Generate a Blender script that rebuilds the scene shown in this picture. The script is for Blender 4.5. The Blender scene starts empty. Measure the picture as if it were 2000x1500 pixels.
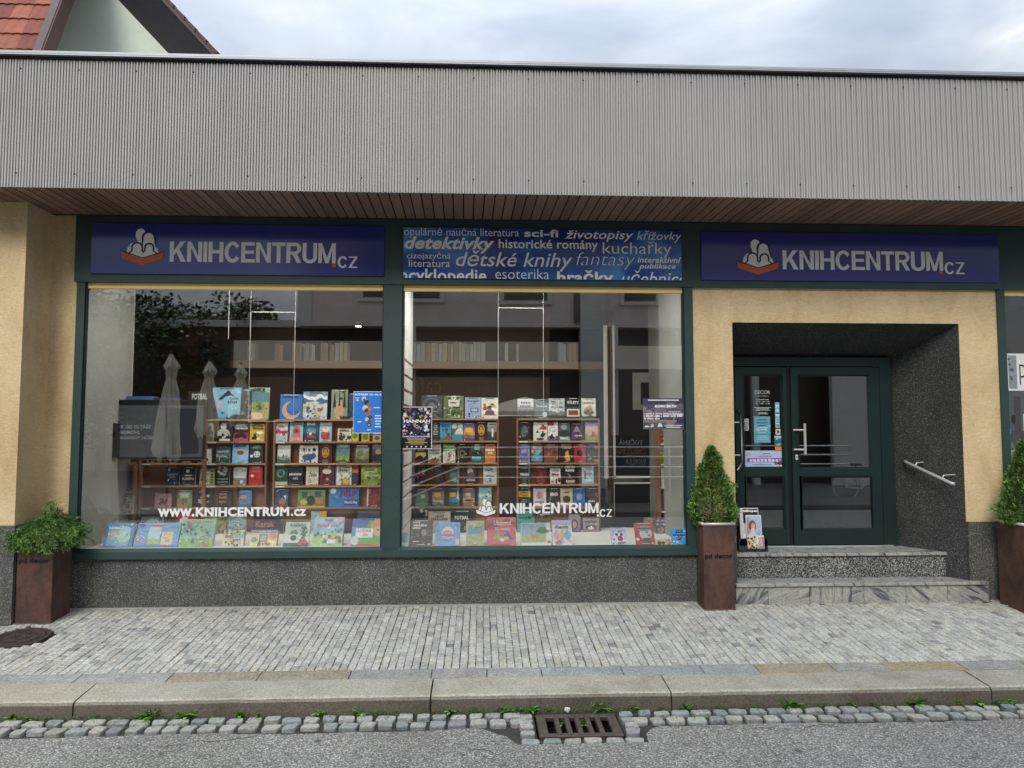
import bpy, math, random
from mathutils import Vector, Matrix
random.seed(7)
scene = bpy.context.scene
COL = scene.collection

# ------------------------------------------------------------------ camera
F = 1381.0                                   # focal length in pixels of a 2000 px wide picture
CAM = Vector((0.0, -6.6, 1.6))
PITCH, YAW = math.radians(3.459), math.radians(2.453)
FW = Vector((math.sin(YAW)*math.cos(PITCH), math.cos(YAW)*math.cos(PITCH), math.sin(PITCH)))
RT = Vector((math.cos(YAW), -math.sin(YAW), 0.0))
UP = RT.cross(FW)
cam_data = bpy.data.cameras.new('camera')
cam_data.sensor_width = 36.0
cam_data.lens = F/2000*36
cam_data.clip_start = 0.05
cam_data.clip_end = 500
cam = bpy.data.objects.new('camera', cam_data)
COL.objects.link(cam)
cam.matrix_world = Matrix(((RT.x, UP.x, -FW.x, CAM.x), (RT.y, UP.y, -FW.y, CAM.y), (RT.z, UP.z, -FW.z, CAM.z), (0, 0, 0, 1)))
scene.camera = cam

# ------------------------------------------------------------------ world: bright cloud layer over a clear sky
SUN_EL, SUN_AZ = math.radians(40), math.radians(-20)       # azimuth from -Y (street side), towards -X
world = bpy.data.worlds.new('World')
scene.world = world
world.use_nodes = True
wn, wl = world.node_tree.nodes, world.node_tree.links
wn.clear()
w_out = wn.new('ShaderNodeOutputWorld')
w_bg = wn.new('ShaderNodeBackground'); w_bg.inputs['Strength'].default_value = 0.1
w_sky = wn.new('ShaderNodeTexSky'); w_sky.sky_type = 'NISHITA'; w_sky.sun_disc = False
w_sky.sun_elevation = SUN_EL
sun_dir = Vector((math.sin(SUN_AZ)*math.cos(SUN_EL), -math.cos(SUN_AZ)*math.cos(SUN_EL), math.sin(SUN_EL)))
w_sky.sun_rotation = math.atan2(sun_dir.x, sun_dir.y)
w_tc = wn.new('ShaderNodeTexCoord')
w_map = wn.new('ShaderNodeMapping'); w_map.inputs['Scale'].default_value = (2.4, 2.4, 6.0); w_map.inputs['Location'].default_value = (1.2, 0.3, 0.45)
w_n1 = wn.new('ShaderNodeTexNoise'); w_n1.inputs['Scale'].default_value = 1.25; w_n1.inputs['Detail'].default_value = 7; w_n1.inputs['Roughness'].default_value = 0.52; w_n1.inputs['Distortion'].default_value = 0.35
w_r1 = wn.new('ShaderNodeValToRGB')
cr = w_r1.color_ramp
cr.elements[0].position = 0.32; cr.elements[0].color = (3.7, 4.35, 5.35, 1)
cr.elements[1].position = 0.70; cr.elements[1].color = (9.8, 9.9, 10.0, 1)
e = cr.elements.new(0.44); e.color = (4.5, 5.1, 6.0, 1)
e = cr.elements.new(0.56); e.color = (5.6, 6.15, 6.9, 1)
e = cr.elements.new(0.65); e.color = (6.9, 7.3, 7.8, 1)
# overcast sky is three times brighter overhead than at the horizon
w_sep = wn.new('ShaderNodeSeparateXYZ')
w_cl = wn.new('ShaderNodeMapRange'); w_cl.inputs['From Min'].default_value = 0.0; w_cl.inputs['From Max'].default_value = 1.0
w_cl.inputs['To Min'].default_value = 0.46; w_cl.inputs['To Max'].default_value = 3.0
w_pw = wn.new('ShaderNodeMath'); w_pw.operation = 'POWER'; w_pw.inputs[1].default_value = 2.0; w_pw.use_clamp = True
w_mul = wn.new('ShaderNodeVectorMath'); w_mul.operation = 'SCALE'
w_mix = wn.new('ShaderNodeMix'); w_mix.data_type = 'RGBA'; w_mix.inputs['Factor'].default_value = 0.9
wl.new(w_tc.outputs['Generated'], w_map.inputs['Vector'])
wl.new(w_map.outputs['Vector'], w_n1.inputs['Vector'])
wl.new(w_n1.outputs['Fac'], w_r1.inputs['Fac'])
wl.new(w_tc.outputs['Generated'], w_sep.inputs[0])
wl.new(w_sep.outputs['Z'], w_pw.inputs[0])
wl.new(w_pw.outputs[0], w_cl.inputs['Value'])
wl.new(w_r1.outputs['Color'], w_mul.inputs[0])
wl.new(w_cl.outputs['Result'], w_mul.inputs['Scale'])
wl.new(w_sky.outputs['Color'], w_mix.inputs['A'])
wl.new(w_mul.outputs['Vector'], w_mix.inputs['B'])
wl.new(w_mix.outputs['Result'], w_bg.inputs['Color'])
wl.new(w_bg.outputs['Background'], w_out.inputs['Surface'])

sun_data = bpy.data.lights.new('sun', 'SUN')
sun_data.energy = 1.5
sun_data.angle = math.radians(24)
sun_data.color = (1.0, 0.94, 0.85)
sun = bpy.data.objects.new('sun', sun_data)
COL.objects.link(sun)
sun.rotation_euler = sun_dir.to_track_quat('Z', 'Y').to_euler()

vs = scene.view_settings
vs.view_transform = 'Standard'; vs.look = 'None'; vs.exposure = 0.54; vs.gamma = 1.0
vs.use_curve_mapping = False
scene.cycles.max_bounces = 8
scene.cycles.transparent_max_bounces = 16
scene.cycles.caustics_reflective = False
scene.cycles.caustics_refractive = False

# ------------------------------------------------------------------ helpers
def ray(px, py):
    return FW + RT*((px-1000)/F) - UP*((py-750)/F)
def aty(px, py, y):
    """the point on the vertical plane Y = y seen at (px, py) of the 2000x1500 photograph"""
    d = ray(px, py); t = (y-CAM.y)/d.y
    return CAM + d*t
def atz(px, py, z):
    d = ray(px, py); t = (z-CAM.z)/d.z
    return CAM + d*t
PA, PB = -0.03, 0.074                        # pavement plane z = PA + PB*y (y < 0 is the street)
def pave_z(y): return PA + PB*y
def atp(px, py):
    d = ray(px, py); t = (PA+PB*CAM.y-CAM.z)/(d.z-PB*d.y)
    return CAM + d*t
def refl(px, py, yv):
    """a point behind the camera whose mirror image in the shop windows shows at (px, py)"""
    p = aty(px, py, yv)
    return Vector((p.x, -p.y, p.z))

def lin(c):
    return c/12.92 if c <= 0.04045 else ((c+0.055)/1.055)**2.4
def hx(s):
    if len(s) == 3: s = ''.join(ch*2 for ch in s)
    return tuple(lin(int(s[i:i+2], 16)/255) for i in (0, 2, 4)) + (1.0,)

class MB:
    """collects faces with a material index and a flat colour each, and links them as one mesh object"""
    def __init__(self):
        self.v = []; self.f = []; self.m = []; self.c = []; self.mats = []
    def mi(self, mat):
        if mat not in self.mats: self.mats.append(mat)
        return self.mats.index(mat)
    def face(self, pts, mat, col=(1, 1, 1, 1)):
        b = len(self.v); self.v.extend([tuple(p) for p in pts])
        self.f.append(tuple(range(b, b+len(pts)))); self.m.append(self.mi(mat)); self.c.append(col)
    def faces(self, vs_, fs, mat, col=(1, 1, 1, 1)):
        b = len(self.v); self.v.extend([tuple(p) for p in vs_]); k = self.mi(mat)
        for f in fs:
            self.f.append(tuple(i+b for i in f)); self.m.append(k); self.c.append(col)
    def box(self, x0, y0, z0, x1, y1, z1, mat, col=(1, 1, 1, 1), skip=''):
        if x0 > x1: x0, x1 = x1, x0
        if y0 > y1: y0, y1 = y1, y0
        if z0 > z1: z0, z1 = z1, z0
        V = [(x0, y0, z0), (x1, y0, z0), (x1, y1, z0), (x0, y1, z0), (x0, y0, z1), (x1, y0, z1), (x1, y1, z1), (x0, y1, z1)]
        Fs = {'b': (3, 2, 1, 0), 't': (4, 5, 6, 7), 'f': (0, 1, 5, 4), 'k': (2, 3, 7, 6), 'l': (3, 0, 4, 7), 'r': (1, 2, 6, 5)}
        self.faces(V, [f for k, f in Fs.items() if k not in skip], mat, col)
    def hexa(self, b4, t4, mat, col=(1, 1, 1, 1)):
        self.faces(list(b4)+list(t4), [(3, 2, 1, 0), (4, 5, 6, 7), (0, 1, 5, 4), (1, 2, 6, 5), (2, 3, 7, 6), (3, 0, 4, 7)], mat, col)
    def bbox(self, x0, y0, z0, x1, y1, z1, mat, b=0.004, col=(1, 1, 1, 1)):
        """box with chamfered edges"""
        xs, ys, zs = (x0, x1), (y0, y1), (z0, z1)
        V = []; idx = {}
        for i in (0, 1):
            for j in (0, 1):
                for k in (0, 1):
                    sx, sy, sz = (1, -1)[i], (1, -1)[j], (1, -1)[k]
                    for a in range(3):
                        p = [xs[i], ys[j], zs[k]]
                        if a != 0: p[0] += sx*b
                        if a != 1: p[1] += sy*b
                        if a != 2: p[2] += sz*b
                        idx[(i, j, k, a)] = len(V); V.append(tuple(p))
        Fs = []
        for a in range(3):
            o = [q for q in range(3) if q != a]
            for s in (0, 1):
                cyc = []
                for (p, q) in ((0, 0), (1, 0), (1, 1), (0, 1)):
                    t = [0, 0, 0]; t[a] = s; t[o[0]] = p; t[o[1]] = q
                    cyc.append(idx[(t[0], t[1], t[2], a)])
                if (s == 0) ^ (a == 1): cyc.reverse()
                Fs.append(tuple(cyc))
        for a in range(3):
            o = [q for q in range(3) if q != a]
            for (p, q) in ((0, 0), (1, 0), (1, 1), (0, 1)):
                t0 = [0, 0, 0]; t0[o[0]] = p; t0[o[1]] = q; t1 = list(t0); t1[a] = 1
                cyc = [idx[(*t0, o[0])], idx[(*t1, o[0])], idx[(*t1, o[1])], idx[(*t0, o[1])]]
                if ((p+q) % 2 == 0) ^ (a == 1): cyc.reverse()
                Fs.append(tuple(cyc))
        for i in (0, 1):
            for j in (0, 1):
                for k in (0, 1):
                    cyc = [idx[(i, j, k, 0)], idx[(i, j, k, 1)], idx[(i, j, k, 2)]]
                    if (i+j+k) % 2 == 0: cyc.reverse()
                    Fs.append(tuple(cyc))
        self.faces(V, Fs, mat, col)
    def tube(self, path, r, mat, n=8, col=(1, 1, 1, 1), cap=True):
        path = [Vector(p) for p in path]; rings = []
        rr = r if isinstance(r, (list, tuple)) else [r]*len(path)
        ref = None
        for i, p in enumerate(path):
            if i == 0: t = path[1]-p
            elif i == len(path)-1: t = p-path[i-1]
            else: t = (path[i+1]-p).normalized()+(p-path[i-1]).normalized()
            t.normalize()
            if ref is None: ref = Vector((0, 0, 1)) if abs(t.z) < 0.9 else Vector((1, 0, 0))
            a = t.cross(ref).normalized(); bb = a.cross(t).normalized(); ref = bb
            rings.append([p+a*(math.cos(2*math.pi*k/n)*rr[i])+bb*(math.sin(2*math.pi*k/n)*rr[i]) for k in range(n)])
        V = [q for ring in rings for q in ring]; Fs = []
        for i in range(len(path)-1):
            for k in range(n):
                Fs.append((i*n+k, (i+1)*n+k, (i+1)*n+(k+1) % n, i*n+(k+1) % n))
        if cap:
            Fs.append(tuple(range(n))); Fs.append(tuple((len(path)-1)*n+k for k in reversed(range(n))))
        self.faces(V, Fs, mat, col)
    def build(self, name, parent=None, smooth=False, loc=None, rot=None):
        me = bpy.data.meshes.new(name)
        me.from_pydata(self.v, [], self.f)
        for m in self.mats: me.materials.append(m)
        me.polygons.foreach_set('material_index', self.m)
        if smooth: me.polygons.foreach_set('use_smooth', [True]*len(self.f))
        at = me.attributes.new('Col', 'FLOAT_COLOR', 'FACE')
        at.data.foreach_set('color', [x for c in self.c for x in c])
        me.update()
        o = bpy.data.objects.new(name, me); COL.objects.link(o)
        if parent is not None: o.parent = parent
        if loc is not None: o.location = loc
        if rot is not None: o.rotation_euler = rot
        return o

def empty(name, loc=(0, 0, 0), rot=(0, 0, 0)):
    o = bpy.data.objects.new(name, None); COL.objects.link(o)
    o.empty_display_size = 0.1
    o.location = loc; o.rotation_euler = rot
    return o
def tag(o, label=None, cat=None, group=None, kind=None):
    if label: o['label'] = label
    if cat: o['category'] = cat
    if group: o['group'] = group
    if kind: o['kind'] = kind
    return o
def reuse(o, parent, name=None):
    c = o.copy(); COL.objects.link(c)
    if name: c.name = name
    c.parent = parent
    return c

# ---- lettering: Blender's built-in font turned into flat mesh pieces
_tx = {}
def glyphs(s, bold=0.0, shear=0.0):
    k = (s, bold, shear)
    if k in _tx: return _tx[k]
    cu = bpy.data.curves.new('tmp', 'FONT'); cu.body = s; cu.size = 1.0
    cu.offset = bold; cu.shear = shear; cu.resolution_u = 3; cu.fill_mode = 'BOTH'
    if bold > 0: cu.space_character = 1.0+bold*1.6
    ob = bpy.data.objects.new('tmp', cu)
    me = bpy.data.meshes.new_from_object(ob)
    V = [(v.co.x, v.co.y) for v in me.vertices]; Fs = [tuple(p.vertices) for p in me.polygons]
    bpy.data.objects.remove(ob); bpy.data.curves.remove(cu); bpy.data.meshes.remove(me)
    if not V: V = [(0, 0), (1, 0), (1, 1)]; Fs = []
    x0 = min(v[0] for v in V); x1 = max(v[0] for v in V); y0 = min(v[1] for v in V); y1 = max(v[1] for v in V)
    _tx[k] = ([((x-x0)/max(1e-6, x1-x0), (y-y0)/max(1e-6, y1-y0)) for x, y in V], Fs)
    return _tx[k]
def clip_poly(pts, x0, z0, x1, z1):
    for ax, lim, sgn in ((0, x0, 1), (0, x1, -1), (1, z0, 1), (1, z1, -1)):
        out = []
        for i in range(len(pts)):
            a, b = pts[i-1], pts[i]
            ia, ib = sgn*(a[ax]-lim) >= 0, sgn*(b[ax]-lim) >= 0
            if ia != ib:
                t = (lim-a[ax])/(b[ax]-a[ax]); out.append((a[0]+(b[0]-a[0])*t, a[1]+(b[1]-a[1])*t))
            if ib: out.append(b)
        pts = out
        if len(pts) < 3: return []
    return pts
def put_text(mb, s, x0, z0, x1, z1, P, mat, col, bold=0.0, shear=0.0, clip=None):
    """letters filling the rectangle x0..x1, z0..z1; P maps (u, v) to a 3D point"""
    V, Fs = glyphs(s, bold, shear)
    for f in Fs:
        pts = [(x0+(x1-x0)*V[i][0], z0+(z1-z0)*V[i][1]) for i in f]
        if clip: pts = clip_poly(pts, *clip)
        if len(pts) >= 3: mb.face([P(*p) for p in pts], mat, col)

# ------------------------------------------------------------------ materials
def new_mat(name):
    m = bpy.data.materials.new(name); m.use_nodes = True
    nt = m.node_tree; nt.nodes.clear()
    out = nt.nodes.new('ShaderNodeOutputMaterial'); b = nt.nodes.new('ShaderNodeBsdfPrincipled')
    nt.links.new(b.outputs[0], out.inputs[0])
    return m, nt, b
def nd(nt, typ, **kw):
    n = nt.nodes.new(typ)
    for k, v in kw.items():
        if k.startswith('i_'): n.inputs[k[2:].replace('_', ' ')].default_value = v
        else: setattr(n, k, v)
    return n
def ramp(nt, fac, stops):
    r = nt.nodes.new('ShaderNodeValToRGB'); el = r.color_ramp.elements
    while len(el) < len(stops): el.new(0.5)
    for e_, (p, c) in zip(el, stops): e_.position = p; e_.color = tuple(c[:3])+(1,)
    nt.links.new(fac, r.inputs['Fac']); return r.outputs['Color']
def coords(nt, scale=(1, 1, 1), rot=(0, 0, 0)):
    g = nt.nodes.new('ShaderNodeNewGeometry'); mp = nt.nodes.new('ShaderNodeMapping')
    mp.inputs['Scale'].default_value = scale; mp.inputs['Rotation'].default_value = rot
    nt.links.new(g.outputs['Position'], mp.inputs['Vector']); return mp.outputs['Vector']
def objcoords(nt, scale=(1, 1, 1)):
    g = nt.nodes.new('ShaderNodeTexCoord'); mp = nt.nodes.new('ShaderNodeMapping')
    mp.inputs['Scale'].default_value = scale
    nt.links.new(g.outputs['Object'], mp.inputs['Vector']); return mp.outputs['Vector']
def noise(nt, vec, scale, detail=4, rough=0.6, dist=0.0):
    n = nd(nt, 'ShaderNodeTexNoise', i_Scale=scale, i_Detail=detail, i_Roughness=rough, i_Distortion=dist)
    nt.links.new(vec, n.inputs['Vector']); return n.outputs['Fac']
def mixc(nt, fac, a, b, mode='MIX'):
    n = nt.nodes.new('ShaderNodeMix'); n.data_type = 'RGBA'; n.blend_type = mode; n.clamp_result = False
    for k, s in (('Factor', fac), ('A', a), ('B', b)):
        i = n.inputs[k] if k != 'Factor' else n.inputs[0]
        if k == 'A': i = n.inputs[6]
        if k == 'B': i = n.inputs[7]
        if isinstance(s, (int, float)): i.default_value = s
        elif isinstance(s, tuple): i.default_value = tuple(s[:3])+(1,)
        else: nt.links.new(s, i)
    return n.outputs[2]
def bump(nt, b, h, strength, dist):
    n = nd(nt, 'ShaderNodeBump', i_Strength=strength, i_Distance=dist)
    nt.links.new(h, n.inputs['Height']); nt.links.new(n.outputs[0], b.inputs['Normal'])
def simple(name, col, rough=0.5, metal=0.0, var=0.12, vscale=6.0, bstr=0.0, bscale=80, spec=None, coat=0.0):
    m, nt, b = new_mat(name)
    v = coords(nt)
    n = noise(nt, v, vscale, 5)
    c = ramp(nt, n, [(0.3, tuple(x*(1-var) for x in col[:3])), (0.7, tuple(min(1, x*(1+var)) for x in col[:3]))])
    nt.links.new(c, b.inputs['Base Color'])
    b.inputs['Roughness'].default_value = rough; b.inputs['Metallic'].default_value = metal
    if coat: b.inputs['Coat Weight'].default_value = coat
    if spec is not None: b.inputs['Specular IOR Level'].default_value = spec
    if bstr: bump(nt, b, noise(nt, v, bscale, 4), bstr, 0.004)
    return m
def attr_mat(name, rough=0.5, var=0.0, spec=0.5, scale=30, bstr=0.0, bscale=60, coat=0.0):
    m, nt, b = new_mat(name)
    a = nd(nt, 'ShaderNodeAttribute', attribute_name='Col')
    c = a.outputs['Color']
    v = coords(nt)
    if var:
        n = noise(nt, v, scale, 5, 0.65)
        g = ramp(nt, n, [(0.28, (1-var,)*3), (0.72, (1+var,)*3)])
        c = mixc(nt, 1.0, c, g, 'MULTIPLY')
    nt.links.new(c, b.inputs['Base Color']); b.inputs['Roughness'].default_value = rough
    b.inputs['Specular IOR Level'].default_value = spec
    if coat: b.inputs['Coat Weight'].default_value = coat; b.inputs['Coat Roughness'].default_value = 0.15
    if bstr: bump(nt, b, noise(nt, v, bscale, 5), bstr, 0.004)
    return m

def plaster_mat():
    m, nt, b = new_mat('ochre_scraped_plaster')
    v1 = coords(nt, (8, 8, 44)); v2 = coords(nt)
    n1 = noise(nt, v1, 2.0, 8, 0.78, 2.2); n2 = noise(nt, v2, 0.9, 4, 0.6); n3 = noise(nt, v2, 70, 3, 0.7)
    c = ramp(nt, n1, [(0.34, (0.52, 0.395, 0.225)), (0.5, (0.74, 0.575, 0.345)), (0.66, (0.88, 0.71, 0.455))])
    c = mixc(nt, 1.0, c, ramp(nt, n2, [(0.3, (0.84, 0.80, 0.72)), (0.7, (1.06, 1.06, 1.06))]), 'MULTIPLY')
    drip = noise(nt, coords(nt, (2.2, 2.2, .9)), 1.6, 7, 0.72, .6)
    c = mixc(nt, 1.0, c, ramp(nt, drip, [(0.36, (0.88, 0.85, 0.80)), (0.54, (1.02, 1.02, 1.02))]), 'MULTIPLY')
    spots = noise(nt, coords(nt, (1, 1, 0.7)), 11, 5, 0.75)
    c = mixc(nt, ramp(nt, spots, [(0.66, (0, 0, 0)), (0.76, (0.6, 0.6, 0.6))]), c, (0.15, 0.10, 0.06))
    nt.links.new(c, b.inputs['Base Color']); b.inputs['Roughness'].default_value = 0.9
    b.inputs['Specular IOR Level'].default_value = 0.2
    bump(nt, b, mixc(nt, 0.35, n1, n3), 0.7, 0.012)
    return m
def chips_mat(name, base, mid, light, scale, thr=(0.10, 0.30), dark_spots=True, bst=0.5):
    m, nt, b = new_mat(name)
    v = coords(nt)
    vo = nd(nt, 'ShaderNodeTexVoronoi', i_Scale=scale); nt.links.new(v, vo.inputs['Vector'])
    sep = nd(nt, 'ShaderNodeSeparateColor'); nt.links.new(vo.outputs['Color'], sep.inputs[0])
    c = ramp(nt, sep.outputs[0], [(0.0, base), (0.45, base), (0.62, mid), (0.86, mid), (0.93, light)])
    n2 = noise(nt, coords(nt, (1, 1, .55)), 2.6, 6, 0.7)
    c = mixc(nt, 1.0, c, ramp(nt, n2, [(0.36, (0.66, 0.68, 0.66)), (0.62, (1.10, 1.09, 1.06))]), 'MULTIPLY')
    c = mixc(nt, ramp(nt, vo.outputs['Distance'], [(thr[0], (0, 0, 0)), (0.85, (0.75, 0.75, 0.75))]), c, tuple(x*0.45 for x in base[:3]))
    nt.links.new(c, b.inputs['Base Color']); b.inputs['Roughness'].default_value = 0.75
    inv = nd(nt, 'ShaderNodeMath', operation='SUBTRACT'); inv.inputs[0].default_value = 1
    nt.links.new(vo.outputs['Distance'], inv.inputs[1])
    bump(nt, b, inv.outputs[0], bst, 0.004)
    return m
def marble_mat():
    m, nt, b = new_mat('grey_veined_marble')
    oi = nd(nt, 'ShaderNodeObjectInfo')
    tc = nt.nodes.new('ShaderNodeTexCoord')
    mul = nd(nt, 'ShaderNodeMath', operation='MULTIPLY'); mul.inputs[1].default_value = 2.6
    nt.links.new(oi.outputs['Random'], mul.inputs[0])
    rot = nd(nt, 'ShaderNodeVectorRotate', rotation_type='Y_AXIS'); nt.links.new(tc.outputs['Object'], rot.inputs['Vector']); nt.links.new(mul.outputs[0], rot.inputs['Angle'])
    add = nd(nt, 'ShaderNodeVectorMath', operation='ADD'); nt.links.new(rot.outputs[0], add.inputs[0])
    sc = nd(nt, 'ShaderNodeCombineXYZ')
    for k in range(3): nt.links.new(mul.outputs[0], sc.inputs[k])
    nt.links.new(sc.outputs[0], add.inputs[1])
    mp = nt.nodes.new('ShaderNodeMapping'); mp.inputs['Scale'].default_value = (11, 11, 1.6); nt.links.new(add.outputs[0], mp.inputs['Vector'])
    n = noise(nt, mp.outputs[0], 1.5, 7, 0.66, 1.0)
    c = ramp(nt, n, [(0.34, (0.05, 0.053, 0.07)), (0.43, (0.17, 0.175, 0.19)), (0.48, (0.44, 0.44, 0.37)), (0.53, (0.24, 0.24, 0.25)), (0.57, (0.48, 0.475, 0.39)), (0.66, (0.30, 0.30, 0.29))])
    n2 = noise(nt, coords(nt), 40, 4)
    c = mixc(nt, 1.0, c, ramp(nt, n2, [(0.3, (0.85,)*3), (0.7, (1.1,)*3)]), 'MULTIPLY')
    nt.links.new(c, b.inputs['Base Color']); b.inputs['Roughness'].default_value = 0.45
    return m
def rust_mat():
    m, nt, b = new_mat('weathered_rusty_steel')
    v = coords(nt, (1, 1, 0.6))
    n = noise(nt, v, 5, 7, 0.65, 0.4); n2 = noise(nt, coords(nt), 60, 5, 0.7)
    c = ramp(nt, n, [(0.30, (0.040, 0.026, 0.024)), (0.45, (0.080, 0.040, 0.032)), (0.60, (0.120, 0.062, 0.044)), (0.78, (0.165, 0.082, 0.054))])
    c = mixc(nt, 1.0, c, ramp(nt, n2, [(0.3, (0.8,)*3), (0.7, (1.2,)*3)]), 'MULTIPLY')
    nt.links.new(c, b.inputs['Base Color']); b.inputs['Roughness'].default_value = 0.62; b.inputs['Specular IOR Level'].default_value = 0.35
    bump(nt, b, n2, 0.25, 0.003)
    return m
def glass_mat(name, fac=0.06, tint=(0.93, 0.95, 0.94), wav=0.0):
    m = bpy.data.materials.new(name); m.use_nodes = True; nt = m.node_tree; nt.nodes.clear()
    out = nt.nodes.new('ShaderNodeOutputMaterial'); tr = nt.nodes.new('ShaderNodeBsdfTransparent'); gl = nt.nodes.new('ShaderNodeBsdfGlossy')
    tr.inputs[0].default_value = tint+(1,); gl.inputs['Roughness'].default_value = 0.0; gl.inputs[0].default_value = (1, 1, 1, 1)
    fr = nd(nt, 'ShaderNodeLayerWeight', i_Blend=0.12)
    mr = nd(nt, 'ShaderNodeMapRange'); mr.inputs['To Min'].default_value = fac; mr.inputs['To Max'].default_value = 1.0
    nt.links.new(fr.outputs['Fresnel'], mr.inputs['Value'])
    mx = nt.nodes.new('ShaderNodeMixShader')
    nt.links.new(mr.outputs[0], mx.inputs[0]); nt.links.new(tr.outputs[0], mx.inputs[1]); nt.links.new(gl.outputs[0], mx.inputs[2])
    nt.links.new(mx.outputs[0], out.inputs[0])
    n = noise(nt, coords(nt), 0.9, 2, 0.5)
    bp = nd(nt, 'ShaderNodeBump', i_Strength=wav, i_Distance=0.02); nt.links.new(n, bp.inputs['Height']); nt.links.new(bp.outputs[0], gl.inputs['Normal'])
    return m
def wood_mat(name, dark, light, scale=(1, 1, 1), rough=0.5):
    m, nt, b = new_mat(name)
    v = coords(nt, scale); n = noise(nt, v, 3, 6, 0.6, 1.0)
    a = nd(nt, 'ShaderNodeObjectInfo')
    c = ramp(nt, n, [(0.3, dark), (0.7, light)])
    g = ramp(nt, a.outputs['Random'], [(0.0, (0.76, 0.74, 0.76)), (0.5, (1.0, 0.98, 0.96)), (1.0, (1.2, 1.14, 1.08))])
    c = mixc(nt, 1.0, c, g, 'MULTIPLY')
    nt.links.new(c, b.inputs['Base Color']); b.inputs['Roughness'].default_value = rough
    return m
def stone_mat(name, var=0.2, fine=90, rough=0.85, bst=0.4):
    """dressed stone: colour per piece from the mesh, speckle and relief from noise"""
    m, nt, b = new_mat(name)
    a = nd(nt, 'ShaderNodeAttribute', attribute_name='Col')
    v = coords(nt)
    n1 = noise(nt, v, fine, 4, 0.75); n2 = noise(nt, v, 6, 5, 0.65); n3 = noise(nt, v, fine*3.5, 2, 0.7)
    c = mixc(nt, 1.0, a.outputs['Color'], ramp(nt, n1, [(0.38, (1-var*.9,)*3), (0.62, (1+var*.6,)*3)]), 'MULTIPLY')
    c = mixc(nt, 1.0, c, ramp(nt, n2, [(0.3, (0.84, 0.84, 0.83)), (0.7, (1.1, 1.1, 1.09))]), 'MULTIPLY')
    c = mixc(nt, 1.0, c, ramp(nt, n3, [(0.3, (0.8,)*3), (0.7, (1.16,)*3)]), 'MULTIPLY')
    nt.links.new(c, b.inputs['Base Color']); b.inputs['Roughness'].default_value = rough; b.inputs['Specular IOR Level'].default_value = 0.3
    bump(nt, b, n1, bst, 0.006)
    return m
def asphalt_mat():
    m, nt, b = new_mat('worn_grey_asphalt')
    v = coords(nt)
    vo = nd(nt, 'ShaderNodeTexVoronoi', i_Scale=115.0); nt.links.new(v, vo.inputs['Vector'])
    sep = nd(nt, 'ShaderNodeSeparateColor'); nt.links.new(vo.outputs['Color'], sep.inputs[0])
    c = ramp(nt, sep.outputs[0], [(0.0, (0.115, 0.112, 0.102)), (0.35, (0.215, 0.21, 0.192)), (0.7, (0.29, 0.283, 0.26)), (0.95, (0.49, 0.48, 0.45))])
    c = mixc(nt, ramp(nt, vo.outputs['Distance'], [(0.35, (0, 0, 0)), (0.9, (0.8, 0.8, 0.8))]), c, (0.06, 0.06, 0.06))
    n2 = noise(nt, v, 1.1, 6, 0.65); n3 = noise(nt, v, 14, 5, 0.7)
    c = mixc(nt, 1.0, c, ramp(nt, n2, [(0.3, (0.86,)*3), (0.7, (1.1,)*3)]), 'MULTIPLY')
    c = mixc(nt, 1.0, c, ramp(nt, n3, [(0.24, (0.6,)*3), (0.36, (0.97,)*3), (0.7, (1.05,)*3)]), 'MULTIPLY')
    nt.links.new(c, b.inputs['Base Color']); b.inputs['Roughness'].default_value = 0.9; b.inputs['Specular IOR Level'].default_value = 0.25
    bump(nt, b, vo.outputs['Distance'], 0.6, -0.006)
    return m
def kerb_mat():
    """granite kerb: pale top and darker face from the mesh colours, speckle from noise"""
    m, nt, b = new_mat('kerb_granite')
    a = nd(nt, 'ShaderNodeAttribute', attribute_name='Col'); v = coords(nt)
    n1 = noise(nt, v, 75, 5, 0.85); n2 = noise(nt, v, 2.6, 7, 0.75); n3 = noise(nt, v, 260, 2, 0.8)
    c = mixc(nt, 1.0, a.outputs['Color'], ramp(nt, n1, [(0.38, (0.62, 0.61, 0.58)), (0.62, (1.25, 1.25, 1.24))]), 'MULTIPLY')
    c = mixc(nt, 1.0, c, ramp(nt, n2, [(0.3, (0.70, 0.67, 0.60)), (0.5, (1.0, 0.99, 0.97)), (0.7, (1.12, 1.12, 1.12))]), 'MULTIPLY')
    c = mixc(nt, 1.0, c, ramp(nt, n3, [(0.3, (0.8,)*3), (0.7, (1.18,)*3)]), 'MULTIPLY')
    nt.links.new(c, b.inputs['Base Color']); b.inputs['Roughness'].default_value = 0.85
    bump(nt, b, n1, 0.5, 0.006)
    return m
def leaf_mat(name, c0, c1, c2):
    m, nt, b = new_mat(name)
    a = nd(nt, 'ShaderNodeAttribute', attribute_name='Col')
    g = mixc(nt, 1.0, a.outputs['Color'], ramp(nt, noise(nt, coords(nt), 9, 4), [(0.3, (0.75, 0.8, 0.75)), (0.7, (1.2, 1.2, 1.1))]), 'MULTIPLY')
    nt.links.new(g, b.inputs['Base Color']); b.inputs['Roughness'].default_value = 0.55
    b.inputs['Transmission Weight'].default_value = 0.0
    return m
def emit_mat(name, col, s):
    m = bpy.data.materials.new(name); m.use_nodes = True; nt = m.node_tree; nt.nodes.clear()
    out = nt.nodes.new('ShaderNodeOutputMaterial'); e_ = nt.nodes.new('ShaderNodeEmission')
    e_.inputs[0].default_value = tuple(col[:3])+(1,); e_.inputs[1].default_value = s; nt.links.new(e_.outputs[0], out.inputs[0]); return m

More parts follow.
